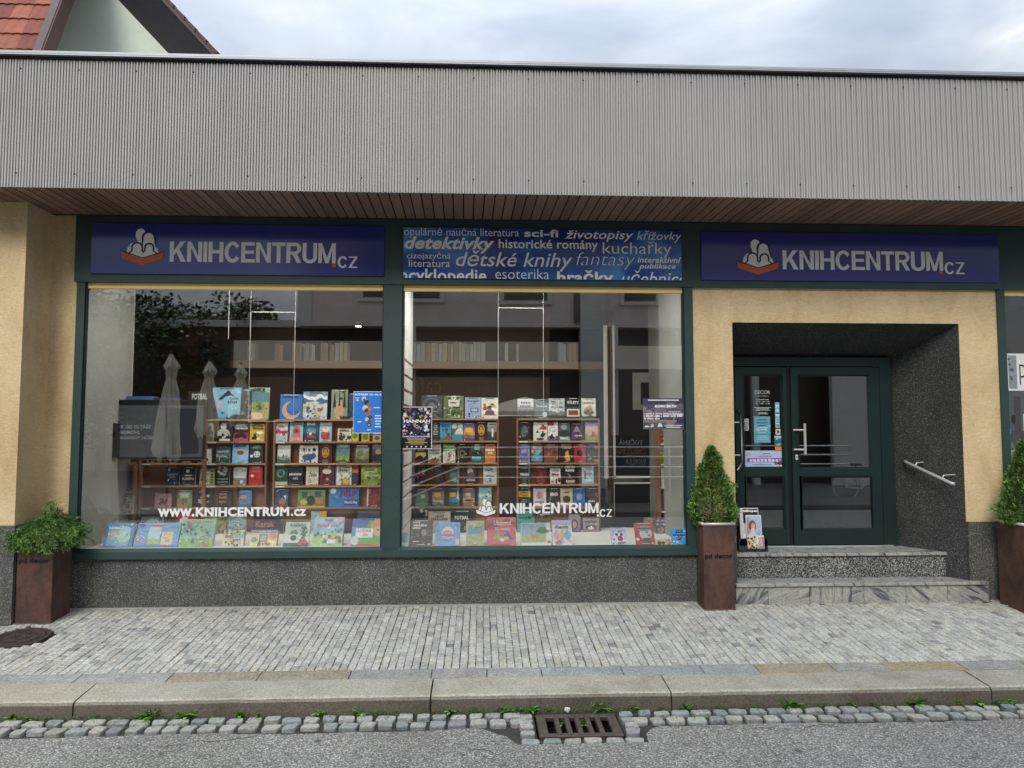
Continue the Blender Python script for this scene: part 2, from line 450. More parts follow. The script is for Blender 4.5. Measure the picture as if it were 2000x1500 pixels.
M = {}
M['plaster'] = plaster_mat()
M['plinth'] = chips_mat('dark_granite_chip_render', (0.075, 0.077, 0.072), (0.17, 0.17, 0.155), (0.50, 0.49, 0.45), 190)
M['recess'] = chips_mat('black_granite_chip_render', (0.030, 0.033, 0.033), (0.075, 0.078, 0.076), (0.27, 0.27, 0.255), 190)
M['terrazzo'] = chips_mat('black_white_terrazzo', (0.05, 0.05, 0.048), (0.40, 0.405, 0.385), (0.62, 0.62, 0.59), 125, (0.25, 0.5))
M['marble'] = marble_mat()
M['green'] = simple('dark_green_paint', hx('2f4543'), 0.42, 0, 0.10, 5, 0.05, 40)
M['green_dark'] = simple('door_green_paint', hx('192c2b'), 0.35, 0, 0.10, 5)
M['ochre'] = simple('ochre_lining', (1.0, 0.70, 0.26), 0.6, 0, 0.05)
M['soffit'] = wood_mat('brown_soffit_board', (0.19, 0.112, 0.085), (0.285, 0.175, 0.13), (30, 1.5, 1), 0.55)
M['groove'] = simple('black_groove', (0.012, 0.010, 0.010), 0.9, 0, 0.1)
M['rust'] = rust_mat()
M['glass'] = glass_mat('shop_window_glass', 0.135, (0.95, 0.96, 0.95), 0.012)
M['dglass'] = glass_mat('door_glass', 0.16, (0.85, 0.87, 0.86), 0.01)
M['white'] = simple('white_paint', (0.72, 0.72, 0.70), 0.6, 0, 0.04)
M['gwall'] = simple('grey_white_wall', (0.33, 0.335, 0.32), 0.8, 0, 0.10, 3)
M['oak'] = wood_mat('brown_veneer', (0.24, 0.115, 0.055), (0.34, 0.17, 0.085), (1, 1, 9), 0.45)
M['brownpanel'] = simple('dull_brown_panel', (.115, .066, .040), .5, 0, .12, 2)
M['oaklight'] = wood_mat('pale_brown_edge', (0.36, 0.20, 0.11), (0.46, 0.28, 0.16), (1, 1, 9), 0.45)
M['print'] = attr_mat('printed_card', 0.42, 0.16, 0.45, 45)
M['decal'] = attr_mat('window_film', 0.5, 0.0, 0.4)
M['paper'] = simple('page_edges', (0.62, 0.58, 0.50), 0.9, 0, 0.1, 60)
M['steel'] = simple('brushed_steel', (0.62, 0.62, 0.60), 0.42, 0.55, 0.06)
M['darksteel'] = simple('dark_steel', (0.12, 0.12, 0.13), 0.4, 1.0, 0.1)
M['black'] = simple('black_plastic', (0.012, 0.012, 0.013), 0.35, 0, 0.1)
M['stone'] = stone_mat('paving_stone', 0.30, 48)
M['kerb'] = kerb_mat()
M['asphalt'] = asphalt_mat()
M['asphalt_dark'] = simple('tar_spot', (0.09, 0.09, 0.085), 0.9, 0, 0.2, 20)
M['joint'] = simple('dark_joint_dirt', (0.035, 0.033, 0.028), 0.95, 0, 0.3, 20, 0.4, 60)
M['iron'] = simple('rusty_cast_iron', (0.070, 0.055, 0.046), 0.6, 0.2, 0.35, 18, 0.4, 90)
M['leaf'] = leaf_mat('foliage', 0, 0, 0)
M['trunk'] = simple('bark', (0.06, 0.04, 0.025), 0.9, 0, 0.3, 20)
M['soil'] = simple('soil', (0.02, 0.015, 0.01), 1.0, 0, 0.3, 30)
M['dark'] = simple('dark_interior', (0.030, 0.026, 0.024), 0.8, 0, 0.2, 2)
def sheet_mat():
    m, nt, b = new_mat('grey_corrugated_sheet')
    n1 = noise(nt, coords(nt, (1, 1, .12)), 9, 6, .7); n2 = noise(nt, coords(nt), 1.1, 5, .6); n3 = noise(nt, coords(nt, (1, 1, .3)), 60, 4, .7)
    c = ramp(nt, n2, [(.32, (.40, .39, .368)), (.68, (.445, .435, .412))])
    c = mixc(nt, 1.0, c, ramp(nt, n1, [(.34, (.94, .935, .925)), (.5, (1.01, 1.01, 1.01))]), 'MULTIPLY')
    c = mixc(nt, 1.0, c, ramp(nt, n3, [(.3, (.97,)*3), (.7, (1.02,)*3)]), 'MULTIPLY')
    nt.links.new(c, b.inputs['Base Color']); b.inputs['Roughness'].default_value = .5
    return m
M['sheet'] = sheet_mat()
M['flash'] = simple('zinc_flashing', (0.40, 0.42, 0.45), 0.45, 0.3, 0.06)
M['flashdark'] = simple('fascia_shade_and_edge', (0.05, 0.05, 0.062), 0.6, 0, 0.1)  # painted shade under the flashing, and the sheets' dark lower edge
M['mint'] = simple('pale_green_render', (0.74, 0.82, 0.71), 0.9, 0, 0.06, 3, 0.5, 55)
M['clay'] = attr_mat('clay_tile', 0.75, 0.22, 0.3, 9, 0.4, 40)
M['barge'] = simple('brown_barge_board', (0.085, 0.045, 0.035), 0.5, 0, 0.15)
M['eave'] = simple('dark_eave_board', (0.042, 0.037, 0.045), 0.6, 0, 0.15)
# ------------------------------------------------------------------ levels and widths read off the facade
XL, X1, X2, X3, X3R, X4, X4R = -3.71, -0.915, -0.745, 1.918, 2.0, 4.985, 5.06
ZB, ZF, ZP, ZT, ZG, ZS = -0.03, 0.415, 0.501, 2.926, 2.873, 3.554
LW = 11.0
XA, XZ = -7.4, 8.6                           # how far the street front is built to either side
OV = 0.80                                    # canopy overhang
ZC0, ZC1 = 3.547, 4.647

# ------------------------------------------------------------------ ground: road, gutter, kerb, pavement
road = MB()
n = 40
YR0, YR1 = -2.09, -60.0
road.face([(-60, YR1, -0.30-0.0), (60, YR1, -0.30), (60, -4.5, -0.30), (-60, -4.5, -0.30)], M['asphalt'])
rd = random.Random(3)
g0, g1 = atz(1043, 1400, -0.27), atz(1207, 1400, -0.27)
gx0, gx1 = g0.x, g1.x
bp = []
x = XA-4
while x < gx0-.36: bp.append((x, -2.072-.022*math.sin(x*1.7)**2-rd.uniform(0, .022))); x += rd.uniform(.06, .16)
bp += [(gx0-.34, -2.085), (gx0-.28, -2.13), (gx0-.24, -2.17), (gx0-.19, -2.20), (gx0-.15, -2.27), (gx0-.12, -2.312), (gx0+.1, -2.316), (gx0+.3, -2.312), (gx1-.1, -2.316), (gx1+.11, -2.312), (gx1+.125, -2.20), (gx1+.17, -2.13), (gx1+.24, -2.09)]
x = gx1+.3
while x < XZ+4: bp.append((x, -2.072-.022*math.sin(x*1.7)**2-rd.uniform(0, .022))); x += rd.uniform(.06, .16)
for i in range(len(bp)-1):
    (xa, ea), (xb, eb) = bp[i], bp[i+1]
    road.face([(xa, -4.5, -0.30), (xb, -4.5, -0.30), (xb, eb, -0.272), (xa, ea, -0.272)], M['asphalt'])
o = tag(road.build('road'), kind='structure')

sub = MB()
g0, g1 = atz(1043, 1400, -0.27), atz(1207, 1400, -0.27)
def bed(xa, xb, ya, yb): sub.face([(xa, ya, -.305+(ya+2.7)/.9*.02), (xb, ya, -.305+(ya+2.7)/.9*.02), (xb, yb, -.305+(yb+2.7)/.9*.02), (xa, yb, -.305+(yb+2.7)/.9*.02)], M['joint'])
bed(-60, g0.x, -2.7, -1.8); bed(g1.x, 60, -2.7, -1.8); bed(g0.x, g1.x, -2.7, -2.21); bed(g0.x, g1.x, -1.88, -1.8)
tag(sub.build('gutter_bed'), kind='structure')
far = MB()
far.face([(-150, -150, -0.62), (150, -150, -0.62), (150, 150, -0.62), (-150, 150, -0.62)], M['asphalt'])
tag(far.build('ground'), kind='structure')

pv = MB()
YK1 = -1.83                                   # kerb front
yk = atp(1000, 1322).y; ys = atp(1000, 1303.5).y
pv.face([(-30, yk-0.02, pave_z(yk)-0.022), (30, yk-0.02, pave_z(yk)-0.022), (30, 0.3, pave_z(0.3)-0.022), (-30, 0.3, pave_z(0.3)-0.022)], M['joint'])
pavement = tag(pv.build('pavement'), kind='structure')
# setts laid in rows running away from the street
SW = 0.0575
tones = [hx(c) for c in ('b3b2ab', 'bbbab2', 'a7a6a0', 'c2c0b6', 'adaba2', '9a9995', 'bab5a8', '8e8d8d', 'bebdb5', 'b0afa8', 'bbbab2', '82817f')]
tw = [10, 12, 7, 9, 7, 2.2, 5, 0.9, 11, 9, 11, 0.5]
rs = random.Random(11)
setts = []
mh = atp(38, 1245)                            # manhole centre
MR = 0.215
nx = int((XZ-XA)/SW)
for i in range(nx):
    x0 = XA + i*SW + rs.uniform(-.002, .002)
    y = ys + 0.004
    first = True
    while y < -0.012:
        L = rs.uniform(0.045, 0.105) if not first else rs.uniform(0.035, 0.09)
        first = False
        y1 = min(y+L, -0.006)
        if y1-y > 0.02:
            cx, cy = x0+SW/2, (y+y1)/2
            if (cx-mh.x)**2+(cy-mh.y)**2 > (MR+0.035)**2 and not (2.30 < cx < 4.79 and cy > -0.055):
                setts.append((cx, cy, SW-0.0045, y1-y-0.0045))
        y = y1
def sett_geo(mb, cx, cy, w, l, tone, rr, local=False):
    dz = rr.uniform(-0.003, 0.003)
    b = 0.004
    h = 0.02
    xs_, ys_ = w/2, l/2
    j = [rr.uniform(-0.0022, 0.0022) for _ in range(8)]
    z0 = 0 if local else pave_z(cy)
    sl = PB
    def P(x, y, z):
        return (x, y, z+y*sl) if local else (cx+x, cy+y, z0+z+y*sl)
    bot = [P(-xs_+j[0], -ys_+j[1], dz-h), P(xs_+j[2], -ys_+j[3], dz-h), P(xs_+j[4], ys_+j[5], dz-h), P(-xs_+j[6], ys_+j[7], dz-h)]
    mid = [P(-xs_+j[0], -ys_+j[1], dz-b), P(xs_+j[2], -ys_+j[3], dz-b), P(xs_+j[4], ys_+j[5], dz-b), P(-xs_+j[6], ys_+j[7], dz-b)]
    top = [P(-xs_+j[0]+b, -ys_+j[1]+b, dz), P(xs_+j[2]-b, -ys_+j[3]+b, dz+rr.uniform(-.0015, .0015)), P(xs_+j[4]-b, ys_+j[5]-b, dz), P(-xs_+j[6]+b, ys_+j[7]-b, dz+rr.uniform(-.0015, .0015))]
    V = bot+mid+top
    mb.faces(V, [(8, 9, 10, 11)]+[(4+k, 4+(k+1) % 4, 8+(k+1) % 4, 8+k) for k in range(4)]+[(k, (k+1) % 4, 4+(k+1) % 4, 4+k) for k in range(4)], M['stone'], tone)
def dirt(t, cy, cx):
    # setts against the wall are stained by run-off and moss
    k = max(0.0, 1-abs(cy)/0.22)*rs.uniform(0.1, 0.75)
    m_ = (0.24, 0.215, 0.14)
    return tuple(t[q]*(1-k)+m_[q]*k for q in range(3))+(1,)
setts.sort(key=lambda s: (s[1] > ys+0.16, abs(s[0]-0.0) > 4.6, s[1]))
singles = [s for s in setts if s[1] < ys+0.2 and abs(s[0]-0.1) < 4.0][:290]
sset = set(id(s) for s in singles)
variants = []
for k in range(14):
    mb = MB(); sett_geo(mb, 0, 0, 1*SW-0.005, 0.07, rs.choices(tones, tw)[0], rs, True)
    o = mb.build('sett'); variants.append(o.data); bpy.data.objects.remove(o)
for s in singles:
    o = bpy.data.objects.new('sett', rs.choice(variants)); COL.objects.link(o); o.parent = pavement
    o.location = (s[0], s[1], pave_z(s[1])); o.scale = (1, s[3]/0.07, 1)
mb = MB()
for s in setts:
    if id(s) in sset: continue
    sett_geo(mb, s[0], s[1], s[2], s[3], dirt(rs.choices(tones, tw)[0], s[1], s[0]), rs)
tag(mb.build('setts', pavement), kind='stuff')

# slab strip along the kerb
tj = [-900, -420, 181, 352, 519, 690, 845, 951, 1056, 1212, 1368, 1476, 1625, 1733, 1883, 2010, 2180, 2350, 2600]
tc = ['9d9d99', '9d9d99', '9e9d98', '999180', '98907e', '979793', '979792', '9b9b96', '97999a', '939797', '959998', '9a9079', '979791', '9c9176', '95958f', '968d78', '979791', '95958f']
for k in range(len(tj)-1):
    xa = atp(tj[k], 1303).x; xb = atp(tj[k+1], 1303).x
    mb = MB(); b = 0.003; ya, yb = yk+0.004, ys-0.003; dz = rs.uniform(-.0015, .0015)
    def PP(x, y, z): return (x, y, pave_z(y)+z+dz)
    bot = [PP(xa+b, ya, -.03), PP(xb-b, ya, -.03), PP(xb-b, yb, -.03), PP(xa+b, yb, -.03)]
    mid = [PP(xa+b, ya, -b), PP(xb-b, ya, -b), PP(xb-b, yb, -b), PP(xa+b, yb, -b)]
    top = [PP(xa+2*b, ya+b, 0), PP(xb-2*b, ya+b, 0), PP(xb-2*b, yb-b, 0), PP(xa+2*b, yb-b, 0)]
    mb.faces(bot+mid+top, [(8, 9, 10, 11)]+[(4+q, 4+(q+1) % 4, 8+(q+1) % 4, 8+q) for q in range(4)]+[(q, (q+1) % 4, 4+(q+1) % 4, 4+q) for q in range(4)], M['stone'], hx(tc[k]))
    mb.build('paving_slab', pavement)

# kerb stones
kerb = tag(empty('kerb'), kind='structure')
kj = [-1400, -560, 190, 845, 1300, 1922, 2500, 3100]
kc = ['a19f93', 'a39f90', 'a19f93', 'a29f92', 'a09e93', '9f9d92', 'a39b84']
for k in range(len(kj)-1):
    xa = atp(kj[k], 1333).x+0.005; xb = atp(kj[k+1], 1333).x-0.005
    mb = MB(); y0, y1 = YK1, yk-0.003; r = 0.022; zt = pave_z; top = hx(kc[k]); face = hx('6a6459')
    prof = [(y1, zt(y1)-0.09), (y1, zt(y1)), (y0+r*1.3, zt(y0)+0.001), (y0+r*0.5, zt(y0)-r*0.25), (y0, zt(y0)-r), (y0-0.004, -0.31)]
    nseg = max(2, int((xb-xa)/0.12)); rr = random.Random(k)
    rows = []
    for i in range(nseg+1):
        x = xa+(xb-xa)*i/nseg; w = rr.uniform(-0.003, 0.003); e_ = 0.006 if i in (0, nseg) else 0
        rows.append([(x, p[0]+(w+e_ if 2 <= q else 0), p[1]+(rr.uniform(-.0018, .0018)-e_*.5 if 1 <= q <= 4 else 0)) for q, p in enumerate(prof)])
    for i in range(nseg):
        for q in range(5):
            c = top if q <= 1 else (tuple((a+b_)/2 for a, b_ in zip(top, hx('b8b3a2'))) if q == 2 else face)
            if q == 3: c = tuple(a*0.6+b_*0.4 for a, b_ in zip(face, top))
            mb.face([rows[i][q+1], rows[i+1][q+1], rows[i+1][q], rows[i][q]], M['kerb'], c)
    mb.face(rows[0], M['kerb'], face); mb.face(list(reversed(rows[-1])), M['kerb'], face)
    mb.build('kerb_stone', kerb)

# gutter setts: two rows along the kerb, a frame of them round the drain
gutter = tag(empty('gutter'), kind='structure')
gt = [hx(c) for c in ('9c9e99', 'a3a29b', '8b8e8d', '969793', '919494', 'a5a39b', '9a9a93', '828688', '9f9f99', '949289')]
rg = random.Random(5)
def cobble(cx, cy, w, l, z, parent):
    mb = MB(); tone = rg.choice(gt); pts = []
    for (sx, sy) in ((1, 1), (-1, 1), (-1, -1), (1, -1)):      # four corners, each cut by a small uneven chamfer
        jx, jy = rg.uniform(-.010, .004), rg.uniform(-.008, .003); c = rg.uniform(.010, .020)
        X_, Y_ = sx*(w/2+jx), sy*(l/2+jy)
        p1, p2 = (X_, Y_-sy*c), (X_-sx*c, Y_)
        mid = (X_-sx*c*.33, Y_-sy*c*.33)
        seq = [p1, mid, p2] if sx*sy > 0 else [p2, mid, p1]
        pts += seq
        # a slight bow in the side that follows
        pts.append(None)
    out = []
    for k, p in enumerate(pts):
        if p is None:
            q0, q1 = pts[k-1], pts[(k+1) % len(pts)]; m_ = ((q0[0]+q1[0])/2, (q0[1]+q1[1])/2); s_ = 1+rg.uniform(-.03, .05)
            out.append((m_[0]*s_, m_[1]*s_))
        else: out.append(p)
    pts = out; n_ = len(pts)
    dz = rg.uniform(-.005, .005); tilt = rg.uniform(-.05, .05); tl = rg.uniform(-.05, .05)
    def R_(s, z_): return [(cx+x*s, cy+y*s, z+dz+z_+x*tilt+y*tl) for x, y in pts]
    V = R_(1.0, -0.03)+R_(1.0, -0.006)+R_(0.95, 0.0)
    Fs = [tuple(2*n_+k for k in range(n_))]
    for r_ in range(2):
        Fs += [(r_*n_+k, r_*n_+(k+1) % n_, (r_+1)*n_+(k+1) % n_, (r_+1)*n_+k) for k in range(n_)]
    mb.faces(V, Fs, M['stone'], tone)
    return mb.build('sett', parent)
g0, g1 = atz(1043, 1400, -0.27), atz(1207, 1400, -0.27)
gx0, gx1 = g0.x, g1.x
DR = (gx0, gx1, -2.205, -1.885)               # drain opening
for row, (yc, l) in enumerate(((-1.905, 0.085), (-2.005, 0.088))):
    x = -5.2
    while x < 5.6:
        w = rg.uniform(0.10, 0.145)
        if not (gx0-0.10 < x+w/2 < gx1+0.10):
            cobble(x+w/2, yc+rg.uniform(-.006, .006), w-0.017, l+rg.uniform(-.014, .004), -0.262-0.006*row, gutter)
        x += w
for sx in (gx0-0.055, gx1+0.055):
    y = -1.87
    for k in range(4):
        l = rg.uniform(.075, .09); cobble(sx+rg.uniform(-.004, .004), y-l/2, 0.09, l-.01, -0.265, gutter); y -= l
for k in range(6):
    w = (gx1-gx0+0.21)/6; cobble(gx0-0.105+w*(k+.5), -2.27, w-.014, 0.075, -0.272, gutter)

mb = MB(); rc = random.Random(31)
for (cx, cy, L_, an) in ((-1.9, -2.25, .9, .05), (gx1+.8, -2.16, .8, -.03), (gx0-.5, -2.24, .45, -.5), (-3.2, -2.3, .6, .12)):
    x, y = cx, cy
    for k in range(int(L_/.04)):
        an2 = an+rc.gauss(0, .5); x2, y2 = x+.04*math.cos(an2), y+.04*math.sin(an2); w_ = rc.uniform(.0015, .004); z_ = lambda yy: -.272-(-2.07-yy)*.01152+.0012
        mb.face([(x, y-w_, z_(y-w_)), (x2, y2-w_, z_(y2-w_)), (x2, y2+w_, z_(y2+w_)), (x, y+w_, z_(y+w_))], M['joint']); x, y = x2, y2
o = mb.build('asphalt_crack', bpy.data.objects['road']); o['kind'] = 'stuff'
mb = MB()
for (px_, py_) in ((232, 1465), (315, 1476), (280, 1480), (1216, 1457), (905, 1478), (1560, 1470), (620, 1452)):
    p = atz(px_, py_, -.285); r_ = rc.uniform(.012, .026); z0_ = -.272-(-2.07-p.y)*.01152+.0016
    mb.face([(p.x+r_*rc.uniform(.7, 1.2)*math.cos(2*math.pi*k/9), p.y+r_*rc.uniform(.7, 1.2)*math.sin(2*math.pi*k/9), z0_) for k in range(9)], M['asphalt_dark'])
o = mb.build('tar_spots', bpy.data.objects['road']); o['kind'] = 'stuff'
# drain grate
dr = tag(empty('drain_grate', ((gx0+gx1)/2, -2.05, -0.27)), 'rusty cast iron drain grate with slots set among setts below the kerb', 'drain grate')
mb = MB(); L = Vector(dr.location)
w, d = (gx1-gx0)/2-0.012, 0.165
for a in ((-w, -d, w, -d+.045), (-w, d-.05, w, d), (-w, -d+.045, -w+.06, d-.05), (w-.06, -d+.045, w, d-.05)):
    mb.bbox(a[0], a[1], -0.03, a[2], a[3], 0.0, M['iron'], 0.004)
mb.build('frame', dr)
for k in range(5):
    mb = MB(); x = (-w+.06)+(2*w-.12)*(k+0.5+.5)/6*1.0; mb.bbox(x-.016, -d+.02, -.028, x+.016, d-.03, 0.006, M['iron'], 0.004); mb.build('bar', dr)
mb = MB(); mb.box(-w-.012, -d, -.42, w+.012, d+.01, -.031, M['groove'], skip='t'); mb.build('pit', dr)
mb = MB(); rl = random.Random(2)
pts = []
for k in range(26):
    v = Vector((rl.gauss(0, 1), rl.gauss(0, 1), rl.gauss(0, 1))).normalized()*rl.uniform(.014, .022); pts.append(v)
import bmesh
bm = bmesh.new()
for p in pts: bm.verts.new(p)
bmesh.ops.convex_hull(bm, input=bm.verts)
me = bpy.data.meshes.new('crumpled_paper'); bm.to_mesh(me); bm.free(); me.materials.append(M['white'])
o = bpy.data.objects.new('crumpled_paper', me); COL.objects.link(o); p = atz(1108, 1386, -0.25); o.location = (p.x, p.y, -0.25)
tag(o, 'small crumpled white paper lying on the drain grate', 'litter')

# manhole cover
mz = pave_z(mh.y)
mho = tag(empty('manhole_cover', (mh.x, mh.y, mz), (math.atan(PB), 0, 0)), 'round rusty brown manhole cover in the pale paved pavement', 'manhole cover')
def ring(mb, r0, r1, z0, z1, mat, n=48):
    V = []
    for k in range(n):
        a = 2*math.pi*k/n
        for r_, z_ in ((r0, z0), (r0, z1), (r1, z1), (r1, z0)): V.append((r_*math.cos(a), r_*math.sin(a), z_))
    Fs = []
    for k in range(n):
        a, b = 4*k, 4*((k+1) % n)
        Fs += [(a+1, a+2, b+2, b+1), (a, a+1, b+1, b), (a+2, a+3, b+3, b+2)]
    mb.faces(V, Fs, mat)
mb = MB(); ring(mb, MR-.03, MR, -.02, .002, M['iron']); mb.build('frame', mho)
mb = MB(); mb.faces([((MR-.036)*math.cos(2*math.pi*k/48), (MR-.036)*math.sin(2*math.pi*k/48), -.004) for k in range(48)], [tuple(range(48))], M['iron'])
for r_ in (.172, .142, .045): ring(mb, r_-.012, r_, -.004, .0015, M['iron'])
for k in range(28):
    a = 2*math.pi*k/28; c, s = math.cos(a), math.sin(a)
    for ra, rb in ((.055, .075), (.085, .125)):
        q = .007; mb.hexa([(ra*c+q*s, ra*s-q*c, -.004), (rb*c+q*s, rb*s-q*c, -.004), (rb*c-q*s, rb*s+q*c, -.004), (ra*c-q*s, ra*s+q*c, -.004)],
                [(ra*c+q*s, ra*s-q*c, .001), (rb*c+q*s, rb*s-q*c, .001), (rb*c-q*s, rb*s+q*c, .001), (ra*c-q*s, ra*s+q*c, .001)], M['iron'])
mb.build('lid', mho)

# ------------------------------------------------------------------ the shop building
shop = tag(empty('shop_building', (0.6, 0.3, 0)), 'single storey shop building with ochre walls, green shopfront and grey corrugated canopy', 'building')
IS = Matrix.Translation((-0.6, -0.3, 0))
def part(mb, name, parent=shop, smooth=False, kind=None):
    o = mb.build(name, parent, smooth)
    if parent is shop: o.matrix_parent_inverse = IS
    if kind: o['kind'] = kind
    return o

DXL = aty(1430, 632, 0).x; DXR = aty(1872, 632, 0).x; DZT = aty(1650, 631, 0).z     # doorway opening
WZ = aty(1900, 1019, 0).z                                                            # top of the dark plinth
FL = 0.385                                                                          # entrance floor
DY = 0.56                                                                           # plane of the doors
IXR = aty(1741, 1000, DY).x; IZT = aty(1600, 702, DY).z
# ochre walls
mb = MB()
mb.box(X3R, 0, WZ, DXL, 0.3, ZT, M['plaster'], skip='')
mb.box(DXL, 0, DZT, DXR, 0.3, ZT, M['plaster'], skip='lr')
mb.box(DXR, 0, WZ, X4, 0.3, ZT, M['plaster'], skip='l')
part(mb, 'wall')
PX = aty(107.7, 413.7, 0).x; PY = -0.39; PZ = aty(10, 1026.4, PY).z
mb = MB()
mb.box(PX, 0, PZ, XL, 0.3, ZS, M['plaster'])
part(mb, 'wall')
mb = MB(); mb.box(XA, PY, PZ, PX, 0.3, ZC0+.001, M['plaster'], skip=''); part(mb, 'pier')
mb = MB(); mb.box(XA, PY-0.012, ZB-.2, PX+.012, 0.28, PZ, M['plinth']); part(mb, 'plinth')
mb = MB()
mb.box(PX+.012, -0.012, ZB-.2, XL-.004, 0.2, PZ, M['plinth']); part(mb, 'plinth')
mb = MB(); mb.box(XL-.002, -0.010, ZB-.2, X3R+.002, 0.25, ZF, M['plinth']); part(mb, 'plinth')
mb = MB(); mb.box(XL, -0.018, pave_z(0)-.05, X3R, -0.011, pave_z(0)+0.012, M['gwall']); part(mb, 'base_strip')
mb = MB(); mb.box(X3R+.004, -0.012, ZB-.2, DXL, 0.3, WZ-.001, M['plinth']); part(mb, 'plinth')
DXRb = DXR+0.012
mb = MB(); mb.box(DXRb, -0.012, ZB-.2, X4R-.004, 0.3, WZ-.001, M['plinth'], skip='l'); part(mb, 'plinth')
mb = MB(); mb.box(X4R, -0.010, ZB-.2, XZ, 0.25, 0.40, M['plinth']); part(mb, 'plinth')
# doorway reveals: splayed right side, sloping head
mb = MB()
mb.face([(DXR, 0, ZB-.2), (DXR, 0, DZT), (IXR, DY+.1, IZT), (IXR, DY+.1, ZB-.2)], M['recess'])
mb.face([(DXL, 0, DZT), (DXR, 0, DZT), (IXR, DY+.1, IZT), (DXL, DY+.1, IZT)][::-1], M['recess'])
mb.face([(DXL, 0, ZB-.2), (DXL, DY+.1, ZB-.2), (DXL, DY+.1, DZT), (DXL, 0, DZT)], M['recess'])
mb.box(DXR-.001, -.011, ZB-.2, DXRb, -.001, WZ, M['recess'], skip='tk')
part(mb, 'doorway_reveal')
# steps
steps = tag(empty('entrance_steps', (3.3, 0.1, ZB)), 'two marble and terrazzo entrance steps up to the green glazed doors', 'steps')
def spart(mb, name):
    o = mb.build(name, steps); o.matrix_parent_inverse = Matrix.Translation((-3.3, -0.1, -ZB)); return o
SX0, SX1 = DXL-0.03, aty(1931, 1160, -0.04).x
UX1 = aty(1849, 1105, 0.17).x
zl = aty(1600, 1139, -0.055).z; zl0 = zl-.03; zu = FL
jx = [1395, 1500, 1581, 1663, 1687, 1769, 1850, 1931]
for k in range(len(jx)-1):
    a = max(SX0, aty(jx[k], 1160, -.04).x)+.002; b = aty(jx[k+1], 1160, -.04).x-.002
    if b-a < .02: continue
    m2 = MB(); m2.bbox(a, -0.045, ZB-.02, b, -0.02, zl0-.002, M['marble'], .0015); spart(m2, 'marble_panel')
m2 = MB(); m2.box(SX0, -0.020, ZB-.1, SX1-.004, 0.16, zl0-.002, M['joint']); spart(m2, 'core')
for a, b in ((SX0, aty(1513, 1140, -.05).x), (aty(1513, 1140, -.05).x, aty(1845, 1140, -.05).x), (aty(1845, 1140, -.05).x, SX1-.01)):
    m2 = MB(); m2.bbox(a+.001, -0.062, zl0, b-.001, 0.17, zl, M['marble'], .004); spart(m2, 'tread_slab')
m2 = MB(); m2.box(DXL+.002, 0.172, zl-.01, UX1-.006, 0.5, zu-.03, M['terrazzo']); spart(m2, 'riser')
for a, b in ((DXL+.002, aty(1480, 1080, .15).x), (aty(1480, 1080, .15).x, aty(1800, 1080, .15).x), (aty(1800, 1080, .15).x, UX1)):
    m2 = MB(); m2.bbox(a+.001, 0.150, zu-.029, b-.001, DY+.02, zu, M['marble'], .004); spart(m2, 'tread_slab')
m2 = MB(); m2.face([(UX1+.001, .151, zu-.002), (DXR+.05, .151, zu-.002), (DXR, DY, zu-.002), (UX1-.1, DY, zu-.002)], M['marble']) if False else None

# green shopfront frame
mb = MB(); mb.box(XL-0.02, -0.035, ZT, XZ, 0.06, ZS-.002, M['green']); part(mb, 'fascia_beam')
def post(a, b, z0, z1, name='frame_post', y0=-.022):
    m2 = MB(); m2.box(a, y0, z0, b, 0.10, z1, M['green']); return part(m2, name)
post(XL, XL+.075, ZF+.06, ZT); post(X1, X2, ZF+.06, ZT); post(X3, X3R, ZF+.06, ZT)
post(X4, X4R, 0.30, ZT)
for (a, b) in ((XL, X3R), (X4R, XZ)):
    m2 = MB(); m2.box(a-.01, -0.05, ZF, b, 0.09, ZF+.060, M['green']); part(m2, 'sill')
for (a, b) in ((XL+.075, X1), (X2, X3), (X4R, XZ)):
    m2 = MB(); z_ = ZF+.0602
    m2.hexa([(a-.02, -.048, z_), (b+.02, -.048, z_), (b, .02, z_), (a, .02, z_)], [(a-.02, -.048, z_+.002), (b+.02, -.048, z_+.002), (b, .004, ZP+.003), (a, .004, ZP+.003)], M['green']); part(m2, 'sill_bead')
    m2 = MB(); m2.box(a, .006, ZG, b, .05, ZT-.001, M['ochre']); part(m2, 'ochre_lining')
for (a, b, s) in ((XL+.075, X1, 1), (X2, X3, 1)):
    for x_, sg in ((a, 1), (b, -1)):
        m2 = MB(); m2.box(x_, -.006, ZP, x_+sg*.012, .03, ZT-.002, M['green_dark']); part(m2, 'glazing_bead')
# rivets on the sheet metal
mb = MB(); rv = random.Random(4)
def disc(mb, x, y, z, r, mat, col=(1, 1, 1, 1), n=8):
    mb.face([(x+r*math.cos(2*math.pi*k/n), y, z+r*math.sin(2*math.pi*k/n)) for k in range(n)], mat, col)
for x in (XL+.03, X1+.035, X2-.035, X3R-.03, X4R-.035):
    z = .75
    while z < ZT: disc(mb, x, -.0232, z, .0045, M['groove']); z += .21
x = XL+.2
while x < XZ: disc(mb, x, -.0362, ZT+.035, .0045, M['groove']); x += .52
for x in (-.86, -.80, X3R-.06, X3R+.02, X4+.03):
    for z in (3.12, 3.32): disc(mb, x, -.0362, z, .0045, M['groove'])
part(mb, 'rivets', kind='stuff')
# panes
for (a, b) in ((XL+.075, X1), (X2, X3), (X4R, XZ)):
    m2 = MB(); m2.box(a+.001, .012, ZP-.03, b-.001, .018, ZG+.02, M['glass']); part(m2, 'window_pane')

